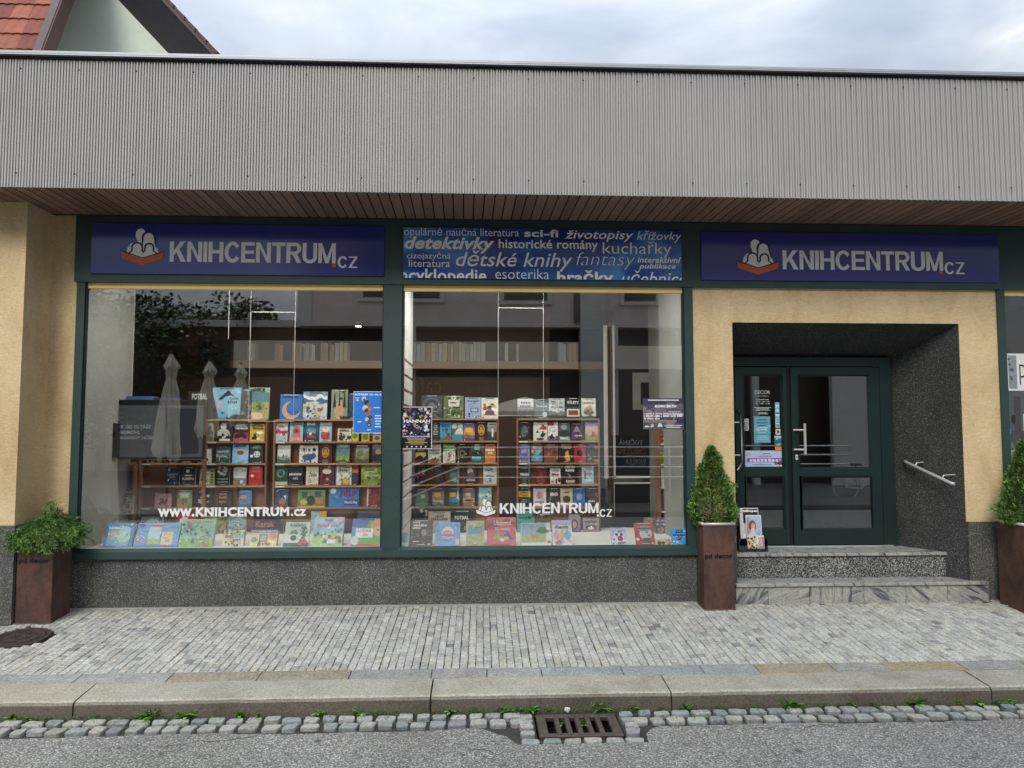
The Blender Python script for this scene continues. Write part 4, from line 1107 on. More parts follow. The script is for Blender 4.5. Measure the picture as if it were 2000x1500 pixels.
# ------------------------------------------------------------------ printed things: covers, posters
spec_base = [None]
def cover_art(mb, W, H, spec, title, rr, y=-0.0006, step=0.00022, mat='print'):
    """coloured print on a card W x H standing in local X/Z, facing -Y; spec is a short list of shapes"""
    lay = [0]
    def P(u, v): return (-W/2+u*W, y-lay[0]*step, v*H)
    def poly(pts, c): lay[0] += 1; mb.face([P(min(1, max(0, a)), min(1, max(0, b))) for a, b in pts], M[mat], hx(c))
    def ell(x, z, rx, rz, c, n=12): poly([(x+rx*math.cos(2*math.pi*k/n), z+rz*math.sin(2*math.pi*k/n)) for k in range(n)], c)
    if W*H < .2 and H > .06:
        bc = hx(spec_base[0]) if spec_base[0] else (.5, .5, .5, 1)
        for i in range(16):
            f_ = rr.uniform(.62, 1.38); cc = tuple(min(1, x*f_*rr.uniform(.9, 1.1)) for x in bc[:3])+(1,)
            x, z, w_, h_ = rr.uniform(0, .8), rr.uniform(0, .85), rr.uniform(.06, .35), rr.uniform(.02, .14); lay[0] += .25
            mb.face([P(x, z), P(min(1, x+w_), z+rr.uniform(0, .03)), P(min(1, x+w_*rr.uniform(.6, 1)), min(1, z+h_)), P(x+rr.uniform(0, .05), min(1, z+h_))], M[mat], cc)
    for it in spec.split(';'):
        if not it: continue
        t = it.split(); k = t[0]; a = t[1:]
        if k == 'B': poly([(0, 0), (1, 0), (1, 1), (0, 1)], a[0])
        elif k == 'R': x0, z0, x1, z1 = map(float, a[:4]); poly([(x0, z0), (x1, z0), (x1, z1), (x0, z1)], a[4])
        elif k == 'O': x, z, rx, rz = map(float, a[:4]); ell(x, z, rx, rz, a[4])
        elif k == 'T': x, z, w, h = map(float, a[:4]); poly([(x-w/2, z), (x+w/2, z), (x, z+h)], a[4])
        elif k == 'H':
            z = float(a[0]); s = rr.uniform(0, 6); am = float(a[2]) if len(a) > 2 else .05
            top = [(i/8, z+am*math.sin(s+i*1.1)+am*.6*math.sin(2.3*i+s)) for i in range(9)]; poly([(0, 0), (1, 0)]+top[::-1], a[1])
        elif k == 'P': # head and shoulders
            x, z, s = map(float, a[:3]); ell(x, z+s*1.0, s*.32*H/W, s*.36, a[3]); poly([(x-s*.75*H/W, z), (x+s*.75*H/W, z), (x+s*.6*H/W, z+s*.5), (x+s*.2*H/W, z+s*.74), (x-s*.2*H/W, z+s*.74), (x-s*.6*H/W, z+s*.5)], a[4] if len(a) > 4 else a[3])
        elif k == 'S': # scattered marks inside x0 z0 x1 z1
            nn = int(a[0]); x0, z0, x1, z1 = map(float, a[1:5]); sz = float(a[5]); cs = a[6:]
            for i in range(nn):
                x, z = rr.uniform(x0, x1), rr.uniform(z0, z1); r_ = sz*rr.uniform(.5, 1.3); an = rr.uniform(0, 3); c = rr.choice(cs); m_ = rr.choice((3, 4, 5, 6))
                poly([(x+r_*rr.uniform(.6, 1.2)*math.cos(an+2*math.pi*j/m_), z+r_*W/H*rr.uniform(.6, 1.2)*math.sin(an+2*math.pi*j/m_)) for j in range(m_)], c)
        elif k == 'L': # lines of small print
            nn = int(a[0]); x0, z0, x1, z1 = map(float, a[1:5]); c = a[5]
            for i in range(nn):
                z = z1-(z1-z0)*(i+.5)/nn; h = (z1-z0)/nn*.22; q = rr.uniform(0, .2)*(x1-x0); poly([(x0+q, z-h), (x1-q, z-h), (x1-q, z+h), (x0+q, z+h)], c)
        elif k == 'Y': # crescent
            x, z, r_ = map(float, a[:3]); n_ = 12
            o1 = [(x+r_*math.cos(math.radians(t_)), z+r_*W/H*math.sin(math.radians(t_))) for t_ in range(100, 391, 24)]
            o2 = [(x+r_*.22+r_*.78*math.cos(math.radians(t_)), z+r_*W/H*(.2+.78*math.sin(math.radians(t_)))) for t_ in range(110, 381, 24)]
            m_ = min(len(o1), len(o2))
            for i in range(m_-1): poly([o1[i], o1[i+1], o2[i+1], o2[i]], a[3])
    for tt in title:
        s, x0, z0, x1, z1, c = tt[:6]; bold = tt[6] if len(tt) > 6 else .02
        lay[0] += 1; yy = y-lay[0]*step
        if s in ILLEG:                            # too small to read in the photograph: letter-sized marks
            n_ = max(4, len(s)); w_ = (x1-x0)/n_
            for i in range(n_):
                if s[i % len(s)] == ' ': continue
                xa_ = x0+i*w_; zt_ = z0+(z1-z0)*rr.uniform(.7, 1); mb.face([(-W/2+a_*W, yy, b_*H) for a_, b_ in ((xa_, z0), (xa_+w_*.7, z0), (xa_+w_*.7, zt_), (xa_, zt_))], M[mat], hx(c))
            continue
        put_text(mb, s, x0, z0, x1, z1, lambda u, v: (-W/2+u*W, yy, v*H), M[mat], hx(c), bold, tt[7] if len(tt) > 7 else 0)

ILLEG = {'LETÍ', 'PRINCEZNY', 'KOMETA', 'NÁVRAT', 'TEMNÝ', 'KÓT', 'NIKDY', 'NEZABUDU', 'HAPPY', 'Příšerky', 'sudoku hra', 'ŽIVOT', 'KRESLY', 'PRAŽSKÉ', 'HLEDEJ', 'TEMPLÁŘ', 'Planeta', 'hlavolamů', 'v zoo s ním',
 'KRÁLOVSTVÍ', 'VÝPRODEJ', 'v zahradě muzea a zámku, vstup volný', 'na Velké Hané', 'smělá', 'KOV', 'MIN', 'KATER', 'DINO', 'A BYL', 'Šicilie', 'LÉČENÁ_', 'HOLLY', 'NÁŠ', 'Běda', 'ŠANCÍ', 'pohádka', 'STRÁDANÉ', 'ZELKA', 'POHÁDKOVÉ'}
def T(s, *a): return [(s,)+a]
BOOKS = []
def place_printed(name, x0, x1, pt, pb, yb, lean, col, spec, title, label, cat, thick=.022, group=None, spine='', zsnap=None):
    """a book or box whose cover fills x0..x1 / pt..pb of the photograph, bottom edge on the plane Y = yb"""
    a, b = aty(x0, pb, yb), aty(x1, pb, yb); zb_ = zsnap if zsnap is not None else a.z
    cx = (a.x+b.x)/2; W = b.x-a.x
    H = .2
    for _ in range(4):
        yt = yb+H*math.sin(lean); top = aty((x0+x1)/2, pt, yt); H = max(.03, (top.z-zb_)/math.cos(lean))
    rr = random.Random(hash_s(label))
    m2 = MB(); cc = hx(col)
    m2.box(-W/2, 0, 0, W/2, .0022, H, M['print'], cc)
    m2.box(-W/2, .0022, .003, W/2-.003, thick-.002, H-.003, M['paper'])
    m2.box(-W/2-.0004, 0, -.0002, -W/2+.002, thick, H, M['print'], cc)
    m2.box(-W/2, thick-.002, 0, W/2, thick, H, M['print'], cc)
    o = m2.build(name, None, False, (cx, yb, zb_), (-lean, 0, rr.uniform(-.03, .03) if zsnap is not None else 0))
    tag(o, label, cat, group)
    m3 = MB(); spec_base[0] = col
    extra = ''
    if cat == 'book' and H > .12:                # author line, small print and a publisher's mark
        ink = 'ddd' if sum(cc[:3]) < .9 else '333'
        extra = ';L 1 %.2f %.2f %.2f %.2f %s' % (.15, .945, .85, .99, ink)+(';L 1 .25 .02 .75 .06 '+ink if rr.random() < .6 else '')+(';O %.2f .05 .05 .035 %s' % (rr.choice((.12, .86)), rr.choice(('ddd', 'c33', '333'))) if rr.random() < .5 else '')
        if rr.random() < .45: extra += ';S 7 .12 .1 .88 .6 .045 %s %s' % (rr.choice(('222', '543', 'eed')), rr.choice(('a54', '357', 'ccb')))
    cover_art(m3, W, H, spec+extra, title, rr); spec_base[0] = None
    if m3.f: m3.build('cover_print', o)
    return o
def hash_s(s):
    h = 7
    for ch in s: h = (h*131+ord(ch)) & 0x7fffffff
    return h

# ------------------------------------------------------------------ bookcases
YC = 1.02
def case(px0, px1, levels, label, yc=YC, ang=0.0, pbot=1034):
    """levels: pixel heights of the shelf tops, first one is the top board"""
    pm = (px0+px1)/2; xa, xb = aty(px0, 900, yc).x, aty(px1, 900, yc).x; W = xb-xa; zz = [aty(pm, p, yc).z for p in levels]
    o = tag(empty('bookcase', ((xa+xb)/2, yc, SFZ), (0, 0, ang)), label, 'bookcase', 'display bookcases')
    dpt = .15
    for k, z in enumerate(zz):
        m2 = MB(); m2.bbox(-W/2+.019, 0, z-SFZ-.018, W/2-.019, dpt, z-SFZ, M['oaklight'], .0015); s = m2.build('shelf', o)
        if k and W > .3:
            m3 = MB(); xx = -W/2+.03
            m3.box(xx, -.0015, z-SFZ-.017, xx+.09, -.0002, z-SFZ-.003, M['white']); m3.build('price_label', s)
    for sx in (-1, 1):
        m2 = MB(); x_ = sx*(W/2-.0095); m2.box(x_-.0092, 0, 0, x_+.0092, dpt, zz[0]-SFZ, M['oak']); m2.build('side_panel', o)
    m2 = MB(); m2.box(-W/2+.019, .10, 0, W/2-.019, .115, zz[0]-SFZ-.018, M['oak']); m2.build('back_panel', o)
    return zz
LV = [819, 862.5, 905, 948.5, 991.5]; RV = [817.5, 861, 904, 946, 990]
zA = case(272, 399, [895, 905, 948.5, 991.5], 'brown bookcase standing below and right of the dark television')
zB = case(399, 521, LV, 'brown bookcase with the Bible on its top board', YC)
zC = case(533, 752, LV, 'widest brown bookcase, just behind the blue festival poster')
zD = case(798, 974, RV, 'brown bookcase right of the white slatted partition')
zE = case(1009, 1172, RV, 'brown bookcase left of the glazed inner door')
zF = case(1286, 1342, [820, 866, 906, 951, 998], 'narrow brown bookcase at the right end of the windows', .80)
zG = case(196, 262, [905, 960, 1003], 'dark corner bookcase under the television', .78, 0.30)
ZL = {'L': zB, 'R': zD}

ST, SB_ = 'top board', ''
def rowz(win, r):
    return (zB if win == 'L' else zD)[r]
B = 'book'
# (window, row, x0, x1, ytop, cover colour, art, title, label)   rows 0..4 from the top board down
TB = [
('L',0,412,468,757,'7fb4cf','H .12 223;T .1 .0 .9 .95 7fb4cf;T -.1 0 .75 .85 2a2c3a;T .55 .62 .7 .3 2a2c3a;O .3 .45 .12 .14 d9aebb;O .62 .45 .33 .3 8cc0dc',T('Kniha',.62,.62,.92,.70,'345')+T('smělá',.55,.5,.9,.58,'345'),'large sky blue book with dark bird branch on the top board left'),
('L',0,470,490,760,'39413f','S 14 0 .2 1 1 .2 2c3432 6f7870 8a8f80',[],'grey green book half hidden behind the Bible book'),
('L',0,483,524,757,'9db2a6','R 0 .55 1 .85 5d8a92;H .5 b9a678 .08;O .5 .4 .3 .18 8c9c62;O .35 .1 .4 .12 dcc9ae;S 8 .3 .25 .8 .6 .1 55663f 7d8c52;O .1 .08 .12 .06 c56b4a',T('BIBLE',.2,.87,.8,.96,'223'),'teal and sand book titled BIBLE on the top board'),
('L',0,546,589,770,'3a74b8','Y .52 .36 .42 d2a38c;R .6 .3 .9 .5 3a74b8',T('Indigové',.1,.84,.78,.95,'112b52'),'blue book with pale crescent moon, titled Indigové'),
('L',0,591,638,765,'7f97b3','H .85 dfe5ea;H .72 4f6b90;H .6 c9d4dd;S 34 0 0 1 .6 .09 dce4ea 3c5576 6d86a6 a8645a d0c08e',[],'blue and white book with swirling crowded cover'),
('L',0,646,678,761,'8d9c86','O .5 .3 .3 .32 c9a184;S 6 .1 .7 .9 1 .12 26302c;T .2 .4 .2 .6 26302c;T .5 .45 .12 .55 26302c;T .8 .4 .2 .6 26302c;R .6 0 1 .1 445',T('Les',.55,.03,.95,.12,'112'),'sage green book with dark tree roots, titled Les'),
('L',0,680,694,768,'2c4458','S 8 0 0 1 1 .2 3d6078 22303f',[],'dark blue book partly behind the blue festival poster'),
('L',1,400,416,826,'c08a5c','P .5 .4 .32 4a2f28 39425a;R 0 0 1 .4 6b7068',T('KOV',.1,.85,.9,.96,'eee'),'orange brown book with a person, second shelf beside the television'),
('L',1,424,452,825,'23272b','P .4 .3 .5 d8d8d4 c9c9c6;S 8 .2 .05 .9 .4 .12 dcdcd8 23272b;R .15 .02 .9 .14 e8e8e4',[],'black book with white carved figures on the second shelf'),
('L',1,455,484,828,'a8324a','R 0 .5 1 1 2a2326;O .5 .28 .42 .2 2a2326;H .2 c0516a',T('MICHAL',.15,.84,.9,.95,'eee',.03)+T('VIEWEGH',.12,.69,.95,.8,'eee',.03),'red and black book by MICHAL VIEWEGH'),
('L',1,487,516,828,'cfae3a','P .35 .12 .25 2c2a22 2c2a22;O .68 .5 .24 .09 e8edf0;O .6 .16 .13 .1 dfe0dc',T('MICHAL',.15,.84,.9,.95,'332b16',.03)+T('VIEWEGH',.12,.69,.95,.8,'332b16',.03),'yellow book by MICHAL VIEWEGH'),
('L',1,536,561,825,'cfd6d9','R 0 .42 1 .56 c23b50;S 8 .1 .45 .9 .68 .1 c23b50 d9556a;O .7 .4 .12 .1 8a2440;R 0 0 1 .3 b9c2c8',T('LETÍ',.3,.75,.75,.84,'c23b50',.02),'pale book with red skyline at the left end, second shelf'),
('L',1,565,591,824,'9fc6d8','O .5 .5 .3 .3 c86a6a;P .5 .18 .35 7a3d3d c97a80;R 0 0 1 .2 d7a9a2',T('PRINCEZNY',.1,.85,.9,.93,'7a4a20',.01),'light blue book with pink seated figures, second shelf'),
('L',1,593,621,823,'2f5c78','R 0 0 1 .4 233a56;O .5 .55 .38 .14 4f86a6;S 7 .2 .3 .8 .6 .1 e8efe8 7fb0c8;O .5 .25 .3 .08 c23c3c',T('MIN',.2,.8,.8,.93,'eee',.05),'dark teal comic book with white title, second shelf'),
('L',1,623,647,824,'a3c8d8','O .5 .32 .38 .24 b3413c;O .5 .62 .3 .16 e6e0da;O .5 .7 .12 .07 d9a890;R 0 .82 1 1 b9d6e0',[],'light blue book with big red belly figure, second shelf'),
('L',1,659,685,837,'e2ddcb','S 16 .08 .1 .92 .7 .13 222 6a4a2c 333;R .1 .78 .9 .8 444',T('KATER',.15,.8,.85,.93,'322',.01),'square cream book with small black cats, second shelf'),
('L',1,686,700,834,'c9c93f','O .5 .4 .4 .2 6a8a30;R 0 .7 1 .8 3b5a8a',[],'lime yellow booklet beside the cream cat book'),
('L',1,706,721,846,'d8b43a','O .5 .45 .4 .25 4c8a3c',T('DINO',.1,.7,.9,.9,'222',.03),'small yellow book with green blob, under the blue poster'),
('L',1,728,744,846,'d9b73c','O .5 .4 .35 .25 3f63a8;R 0 .75 1 .85 2c3a6a',[],'small yellow book with blue blob, under the blue poster'),
('L',2,285,315,897,'b8bc4a','O .4 .5 .35 .3 3f4a2c;R .75 0 1 1 d8dca0;S 5 .1 .2 .7 .8 .1 dde',[],'lime book only showing its lower edge under the television'),
('L',2,321,346,897,'cfd2d4','S 8 .05 .1 .95 .9 .14 a33 333 99a;R .7 0 1 1 9fb6c4',[],'white and red book only showing its lower edge under the television'),
('L',2,352,377,897,'2b3340','O .5 .3 .4 .3 dfe4e8;R 0 0 1 .14 b07a44',[],'dark book with white arc, lower edge below the television'),
('L',2,386,411,875,'d6dbdc','T .6 .45 .2 .45 222;S 5 .1 .05 .8 .3 .12 222;L 2 .2 .12 .8 .3 222',[],'white book with black brush strokes on the third shelf'),
('L',2,421,448,872,'5c7a78','H .3 3c5f52;S 6 .05 .2 .5 .5 .1 3f7a4c dfe8e4',T('VELKÁ VODNÍ',.1,.62,.92,.78,'cfe0dc',.03)+T('DUŠA',.2,.36,.8,.48,'e8efe8',.02),'grey teal book with pale lettering, third shelf'),
('L',2,453,484,867,'8fc2e6','P .5 .18 .42 dcb8a8 9ec8e8;O .5 .55 .22 .12 7a4f48;O .8 .62 .1 .07 d8a83a',T('pohádka',.1,.84,.85,.95,'1a4f9a',.02),'pale blue book with a woman in sunglasses, third shelf'),
('L',2,487,512,870,'26373a','O .55 .5 .26 .18 dfe6e4;O .55 .5 .19 .13 26373a;R .5 .35 .6 .66 dfe6e4;R .3 .47 .8 .53 dfe6e4;O .15 .4 .12 .09 dde',T('TEMPLÁŘ',.15,.82,.9,.92,'aab8b4',.01),'dark green book with white round emblem, third shelf'),
('L',2,541,566,868,'d5d9d4','H .36 8b9a92 .06;H .2 4f625c .05;T .5 .3 .2 .22 6e7c78',[],'white book with misty grey sea, third shelf'),
('L',2,584,620,870,'e4e6e0','O .5 .34 .34 .2 3d5b94;O .76 .42 .16 .15 3d5b94;R .25 .05 .36 .25 3d5b94;R .55 .05 .66 .25 3d5b94;O .8 .76 .1 .1 222;S 5 .1 .05 .9 .55 .06 c8b23c 4c8a4c b33',T('v zoo s ním',.1,.66,.6,.86,'283a54',.03),'white picture book with a blue elephant'),
('L',2,623,647,868,'4c2028','O .5 .58 .3 .3 c7a046;O .5 .58 .22 .24 5a2a22;P .5 .42 .24 b98e48;L 2 .2 .08 .8 .2 b98e48',[],'maroon book with gold oval portrait, left bookcases'),
('L',2,656,682,867,'5b7f92','H .5 6d8f6a .08;H .36 8a9d4e .06;H .16 4b5b32 .05',T('TOULKY',.12,.82,.88,.93,'e8e8dc',.03),'blue green landscape book titled TOULKY'),
('L',2,694,720,867,'8fa6b0','R 0 .82 1 1 5c2a2c;H .6 6f7c56 .12;H .4 8d8560 .1;H .2 4c5c38 .06',T('KRÁLOVSTVÍ',.1,.87,.9,.94,'eadccc',.01),'landscape book with a dark red title band, third shelf'),
('L',2,727,748,868,'2f4a56','P .55 .1 .5 a9836e 1d2226;R 0 .75 1 1 6c8a96',[],'dark teal book with long haired woman beside the window post'),
('L',3,323,349,912,'1d2736','O .2 .85 .1 .07 dde',T('KULATÝ',.12,.55,.88,.66,'b9c4cf',.02)+T('SVĚT',.3,.42,.72,.52,'b9c4cf',.02),'dark navy book titled KULATÝ SVĚT'),
('L',3,353,380,912,'231f2a','O .45 .78 .14 .1 cfd0d4;L 1 .1 .5 .9 .6 e8e8e8;O .5 .44 .2 .05 c8603a;R 0 0 1 .12 2d3b6a',T('PLANETU',.08,.3,.92,.42,'e4e4e8',.03),'dark purple book with white words and orange spot, fourth shelf'),
('L',3,389,417,915,'c3c6bc','R .72 0 1 1 a9b63a;R 0 0 1 .06 a9b63a;O .35 .8 .22 .1 dde;S 6 .1 .1 .6 .7 .07 444 777;L 5 .76 .1 .96 .9 333',[],'grey and lime green book, fourth shelf'),
('L',3,422,447,911,'2b2e2c','S 6 .15 .55 .85 .95 .18 b8b8b0 6d706c;O .15 .75 .1 .08 dde',T('VYHNÁNÍ',.1,.3,.9,.4,'c9c9c2',.015)+T('ZE ŽIVOTA',.12,.14,.9,.24,'c9c9c2',.015),'charcoal book with pale wings, titled VYHNÁNÍ ZE ŽIVOTA'),
('L',3,455,480,912,'7c8082','R 0 .5 1 .95 b6babd;S 6 .1 .6 .9 .9 .12 9ea3a6 cfd3d5;R .05 .4 .95 .52 d8dcde;O .2 .18 .14 .12 b0803c;O .65 .2 .12 .1 dde',[],'grey book with crumpled paper cover, fourth shelf'),
('L',3,485,511,911,'b5302f','R .35 .42 .85 .62 c44;R .4 .45 .8 .6 b5302f;O .25 .5 .12 .07 e6dede;T .5 .3 .1 .25 5a1a1c',T('Planeta',.2,.84,.8,.95,'e88078',.01)+T('hlavolamů',.15,.7,.88,.8,'e88078',.01),'bright red book at the right end of the fourth shelf'),
('L',3,534,561,909,'2b4a44','O .5 .6 .3 .22 6f9a8a;O .5 .6 .18 .14 2b4a44;R 0 0 1 .18 b9bf92;S 8 .05 .3 .95 .9 .1 1e322e 4c6c60',[],'dark green book with pale heart glow, fourth shelf'),
('L',3,562,590,909,'23262c','S 5 .5 .6 1 1 .15 33363c',T('STRÁDANÉ',.08,.5,.95,.62,'dde',.02)+T('OČI',.35,.3,.68,.42,'dde',.03),'black book with white words ending in OČI'),
('L',3,597,621,910,'d9d3bf','L 3 .15 .1 .5 .35 777;S 5 .3 .2 .8 .8 .05 8a7a5a',T('Života',.2,.45,.85,.7,'3a352c',.01,.3),'cream book with handwritten title, fourth shelf'),
('L',3,624,652,909,'6b3040','S 26 0 0 1 1 .1 8d4c58 b77a7e 4a1e2c c9a09a 7c5c3c;O .5 .7 .32 .14 d9ccc0',[],'maroon floral patterned book, fourth shelf'),
('L',3,654,686,908,'e2e3dc','R 0 0 .08 1 3a62a8;S 26 .12 .05 .95 .68 .06 c33 3a8 e0a030 333 48c;R .5 .02 .8 .35 e0b040',T('OTISKNI',.2,.82,.9,.93,'333',.02)+T('PRSTÍKY',.2,.7,.9,.8,'333',.02),'spiral bound white picture book titled OTISKNI PRSTÍKY'),
('L',3,687,699,909,'46304c','R 0 .62 1 .8 c8813a;R 0 .8 1 1 7a2f38;R 0 .2 1 .4 3c3f66',[],'narrow purple and orange book spine, fourth shelf'),
('L',3,705,745,908,'7c9a42','S 26 0 0 1 1 .1 9fb25a 5c7a30 b9c47c 4f6a2c',T('JARNÍ',.3,.6,.75,.72,'e8efcf',.01)+T('PRÁZDNINY',.2,.42,.85,.54,'e8efcf',.01),'leafy green book at the right end, fourth shelf'),
('L',4,301,333,963,'b98e90','P .5 .25 .3 6d5358 4f4046;S 8 .3 .2 .7 .6 .09 5a6058 7a5a60',[],'dusty pink book with a grey tree, fifth shelf'),
('L',4,345,373,957,'7f9a58','O .5 .78 .4 .12 d6dcd2;O .5 .62 .36 .08 b8c8a8;O .5 .42 .26 .12 6c7674;R .08 .08 .55 .24 d8742c',[],'green book with white clouds and orange sticker'),
('L',4,384,410,958,'17181c','S 16 .15 .3 .85 .8 .14 b9b9bc 6b6b70 2a2a2e;R .1 .9 .35 .94 ddd',[],'black book with silver pattern, fifth shelf'),
('L',4,425,448,959,'2a2026','S 8 .5 .3 1 1 .14 5a3466 44284e',T('NIKDY',.1,.75,.75,.88,'b99a5a',.02)+T('NIKDY',.1,.55,.75,.68,'b99a5a',.02)+T('NEZABUDU',.1,.3,.75,.42,'b99a5a',.02),'black and purple book with gold words, fifth shelf'),
('L',4,466,490,958,'4f87b8','R 0 .82 1 .95 4aa0e0;R .12 .52 .6 .72 e88a34;H .3 6a8aa0 .06;H .2 86642e .05;H .14 3f73b0 .04',[],'blue book with orange sticker, fifth shelf'),
('L',4,536,561,955,'35507c','S 18 .05 .4 .95 .95 .1 dfe4ee 5a78a8 1e2c4c;O .6 .28 .26 .2 b8704a;R 0 0 1 .1 8a4a3a',[],'blue and white children book with a brown animal, fifth shelf'),
('L',4,642,0,0,'',None,None,''),
('L',4,716,745,950,'7c2430','S 14 .1 .1 .95 .95 .12 a83844 5a1620 c8606a;R 0 0 .1 1 d8c8c0',[],'dark red scribbled book beside the window post, fifth shelf'),
('R',0,822,864,772,'50545c','O .5 .5 .45 .42 6d7178;O .5 .5 .34 .32 45484f;O .5 .5 .2 .2 7d8288;S 10 0 0 1 .4 .09 6f747a 3c4046;R .4 .28 .75 .33 a0a4a8',[],'dark grey book with circular ornament, first on the right top board'),
('R',0,866,905,773,'74805a','S 44 0 0 1 1 .09 cfd2bd 3c4a2c 8f9a66 b39a70 5a6a3c;R .24 .52 .8 .82 d9dcce;O .5 .9 .12 .1 e6e6e2;O .5 .9 .05 .04 222',T('ŽIVOT',.35,.66,.68,.72,'443',.01),'green botanical book with pale title label, top board'),
('R',0,908,939,776,'9fb0cf','R .35 .3 .85 .5 2f4468;R .4 .33 .8 .47 aebcd6;S 6 .1 .04 .9 .22 .08 333 66a',T('ATLAS EMOCÍ',.12,.78,.88,.88,'223',.02),'lilac blue book titled ATLAS EMOCÍ'),
('R',0,940,973,777,'dcdccf','P .5 .2 .32 3a3a3c 2c2c30;O .25 .5 .16 .09 b8502c;O .78 .58 .14 .08 c8a83a;O .65 .68 .1 .06 8a2f4a;O .2 .66 .09 .06 6a8a3c;L 1 .1 .14 .9 .22 b33c3c',[],'cream book with a tumbling figure and fruit shapes'),
('R',0,1011,1042,779,'8b9296','R 0 0 1 .45 3a4448;R 0 .6 1 1 c9ced0;H .3 2e3a36 .05',T('KRESLY',.2,.75,.85,.86,'333',.02)+T('PRAŽSKÉ',.15,.58,.85,.68,'333',.02),'grey black and white photo book, top board right of the gap'),
('R',0,1044,1071,779,'556064','O .75 .2 .18 .14 c9cdd0;R 0 .55 1 .72 3f4a4e',T('ČESKEM',.1,.58,.9,.69,'e4e8e8',.02),'dark slate book with white title word ČESKEM'),
('R',0,1072,1103,778,'b9c2c2','H .34 5f6c6c .06;H .18 39484a .05',T('BALKÁN',.15,.52,.9,.64,'4a3034',.01)+T('NÁŠ',.15,.82,.4,.88,'444',.01),'pale grey book titled BALKÁN'),
('R',0,1104,1135,777,'20242a','R 0 0 1 .56 3c4c52;R .12 .1 .9 .46 e0ddd0;R .2 .16 .82 .4 8a4a34',T('VÝLETY',.12,.7,.88,.88,'e8e4d4',.03),'black book titled VÝLETY with a framed picture'),
('R',0,1136,1164,778,'cfd2c3','O .5 .42 .28 .14 a8824c;O .5 .3 .36 .12 6a5a40;H .14 3a3c30 .04;S 8 .2 .2 .8 .6 .08 3c3424 c8a86c',T('IGOR BREZOVAR',.1,.72,.9,.82,'443',.01),'cream book by IGOR BREZOVAR at the end of the top board'),
('R',1,843,858,825,'3b423e','L 5 .15 .3 .85 .9 c9cec8',[],'dark grey green book beside the concert film poster, second shelf'),
('R',1,859,881,824,'5aa5d2','H .18 5a8a4a .04;P .75 .1 .24 7a3c4a a84858',T('BRBLA',.15,.72,.85,.86,'173a5e',.01)+T('A BYL',.25,.55,.75,.66,'173a5e',.01),'sky blue book with small standing figures, right second shelf'),
('R',1,882,904,826,'4a96a4','P .22 .35 .45 cfc8ba 5a6a66;P .78 .35 .45 cdbfae e0e0da',[],'turquoise book with two half figures at its edges'),
('R',1,905,927,826,'7a63a8','R 0 .3 1 .55 e0963c;O .5 .6 .4 .14 e8c04a;P .3 .08 .22 b23a48 c84a50;H .12 6a4a2c .03;S 5 .1 .2 .9 .4 .08 3c8a8a',[],'purple and orange sunset book, right second shelf'),
('R',1,929,951,824,'3f1c22','O .5 .58 .3 .3 c8a34a;O .5 .58 .22 .24 4c2220;P .5 .42 .24 c0984c;L 2 .2 .08 .8 .2 b98e48',[],'maroon book with gold oval portrait, right bookcases'),
('R',1,952,972,825,'8b908e','R 0 .8 1 1 c4c8c6;H .45 3a403c .06;R .42 .2 .58 .66 e0e0dc',T('HLEDEJ',.15,.84,.85,.93,'333',.01),'grey photographic book beside the dark gap, right second shelf'),
('R',1,1013,1036,824,'1f2224','O .5 .5 .32 .3 5a5f60;S 10 .1 .15 .9 .8 .1 2c3032 8a9090',[],'black book with a grey skull like shape, right second shelf'),
('R',1,1042,1069,824,'d3d8cf','T .7 .6 .6 .3 c2333c;R .55 .62 .95 .78 c2333c;S 6 .2 .2 .8 .5 .14 2a2e30;O .5 .1 .3 .05 333',[],'cream book with a torn red flag and black shapes'),
('R',1,1070,1090,824,'e0dfdb','R 0 .8 .6 1 b8323a;O .5 .6 .36 .12 333;O .5 .6 .33 .1 e0dfdb;H .25 c83c3c .05;R 0 0 1 .12 3a6a9a;P .4 .12 .18 222',[],'white book with black oval outline, right second shelf'),
('R',1,1092,1114,826,'4f6468','P .45 .25 .5 8fa2a4 2c3a3e;H .2 6f9a9c .05;R .1 .08 .8 .2 cfd8d6',[],'teal grey portrait book, right second shelf'),
('R',1,1116,1138,827,'4a3346','T .5 .5 .7 .4 8a8f96;R 0 0 .4 .5 6a3a72',T('odvaha',.25,.25,.95,.36,'ece8ec',.03),'dark purple book titled odvaha'),
('R',1,1144,1168,825,'b9a9c9','R 0 .55 1 .75 d8b3a8;H .5 b9b07c .04;H .3 8aa064 .05;P .62 .22 .2 b8323a c83c40',[],'lavender sunrise book with small red figure'),
('R',2,810,833,879,'26221f','R .05 .35 .95 .8 c8b86a;H .5 26221f .1;O .3 .15 .2 .08 7a2c2c;R 0 0 .3 .2 8a3028',[],'black book with yellow torn centre, right third shelf'),
('R',2,836,861,867,'d3d2ca','O .5 .12 .5 .12 a86a3a;S 8 .05 .05 .95 .35 .1 3c3024 a87a4a',T('PRAVDA',.08,.62,.92,.74,'333',.03)+T('O CUKRU',.1,.48,.9,.58,'333',.03),'white book titled PRAVDA O CUKRU'),
('R',2,865,889,867,'dcdccf','R 0 .62 1 1 5c9a3c;S 9 .1 .1 .9 .55 .11 333 7a8a6a c8503a',T('PRAŽSKÁ',.1,.8,.9,.92,'f0f4e8',.02)+T('CUKRÁRNA',.08,.66,.92,.76,'f0f4e8',.02),'green topped book titled PRAŽSKÁ CUKRÁRNA'),
('R',2,893,913,867,'1e1c18','S 22 .1 .1 .9 .9 .09 a8935a 6a5c34 3a3424;O .5 .5 .3 .16 8a7a48;O .5 .5 .2 .1 1e1c18',[],'black book with dense gold ornament, right third shelf'),
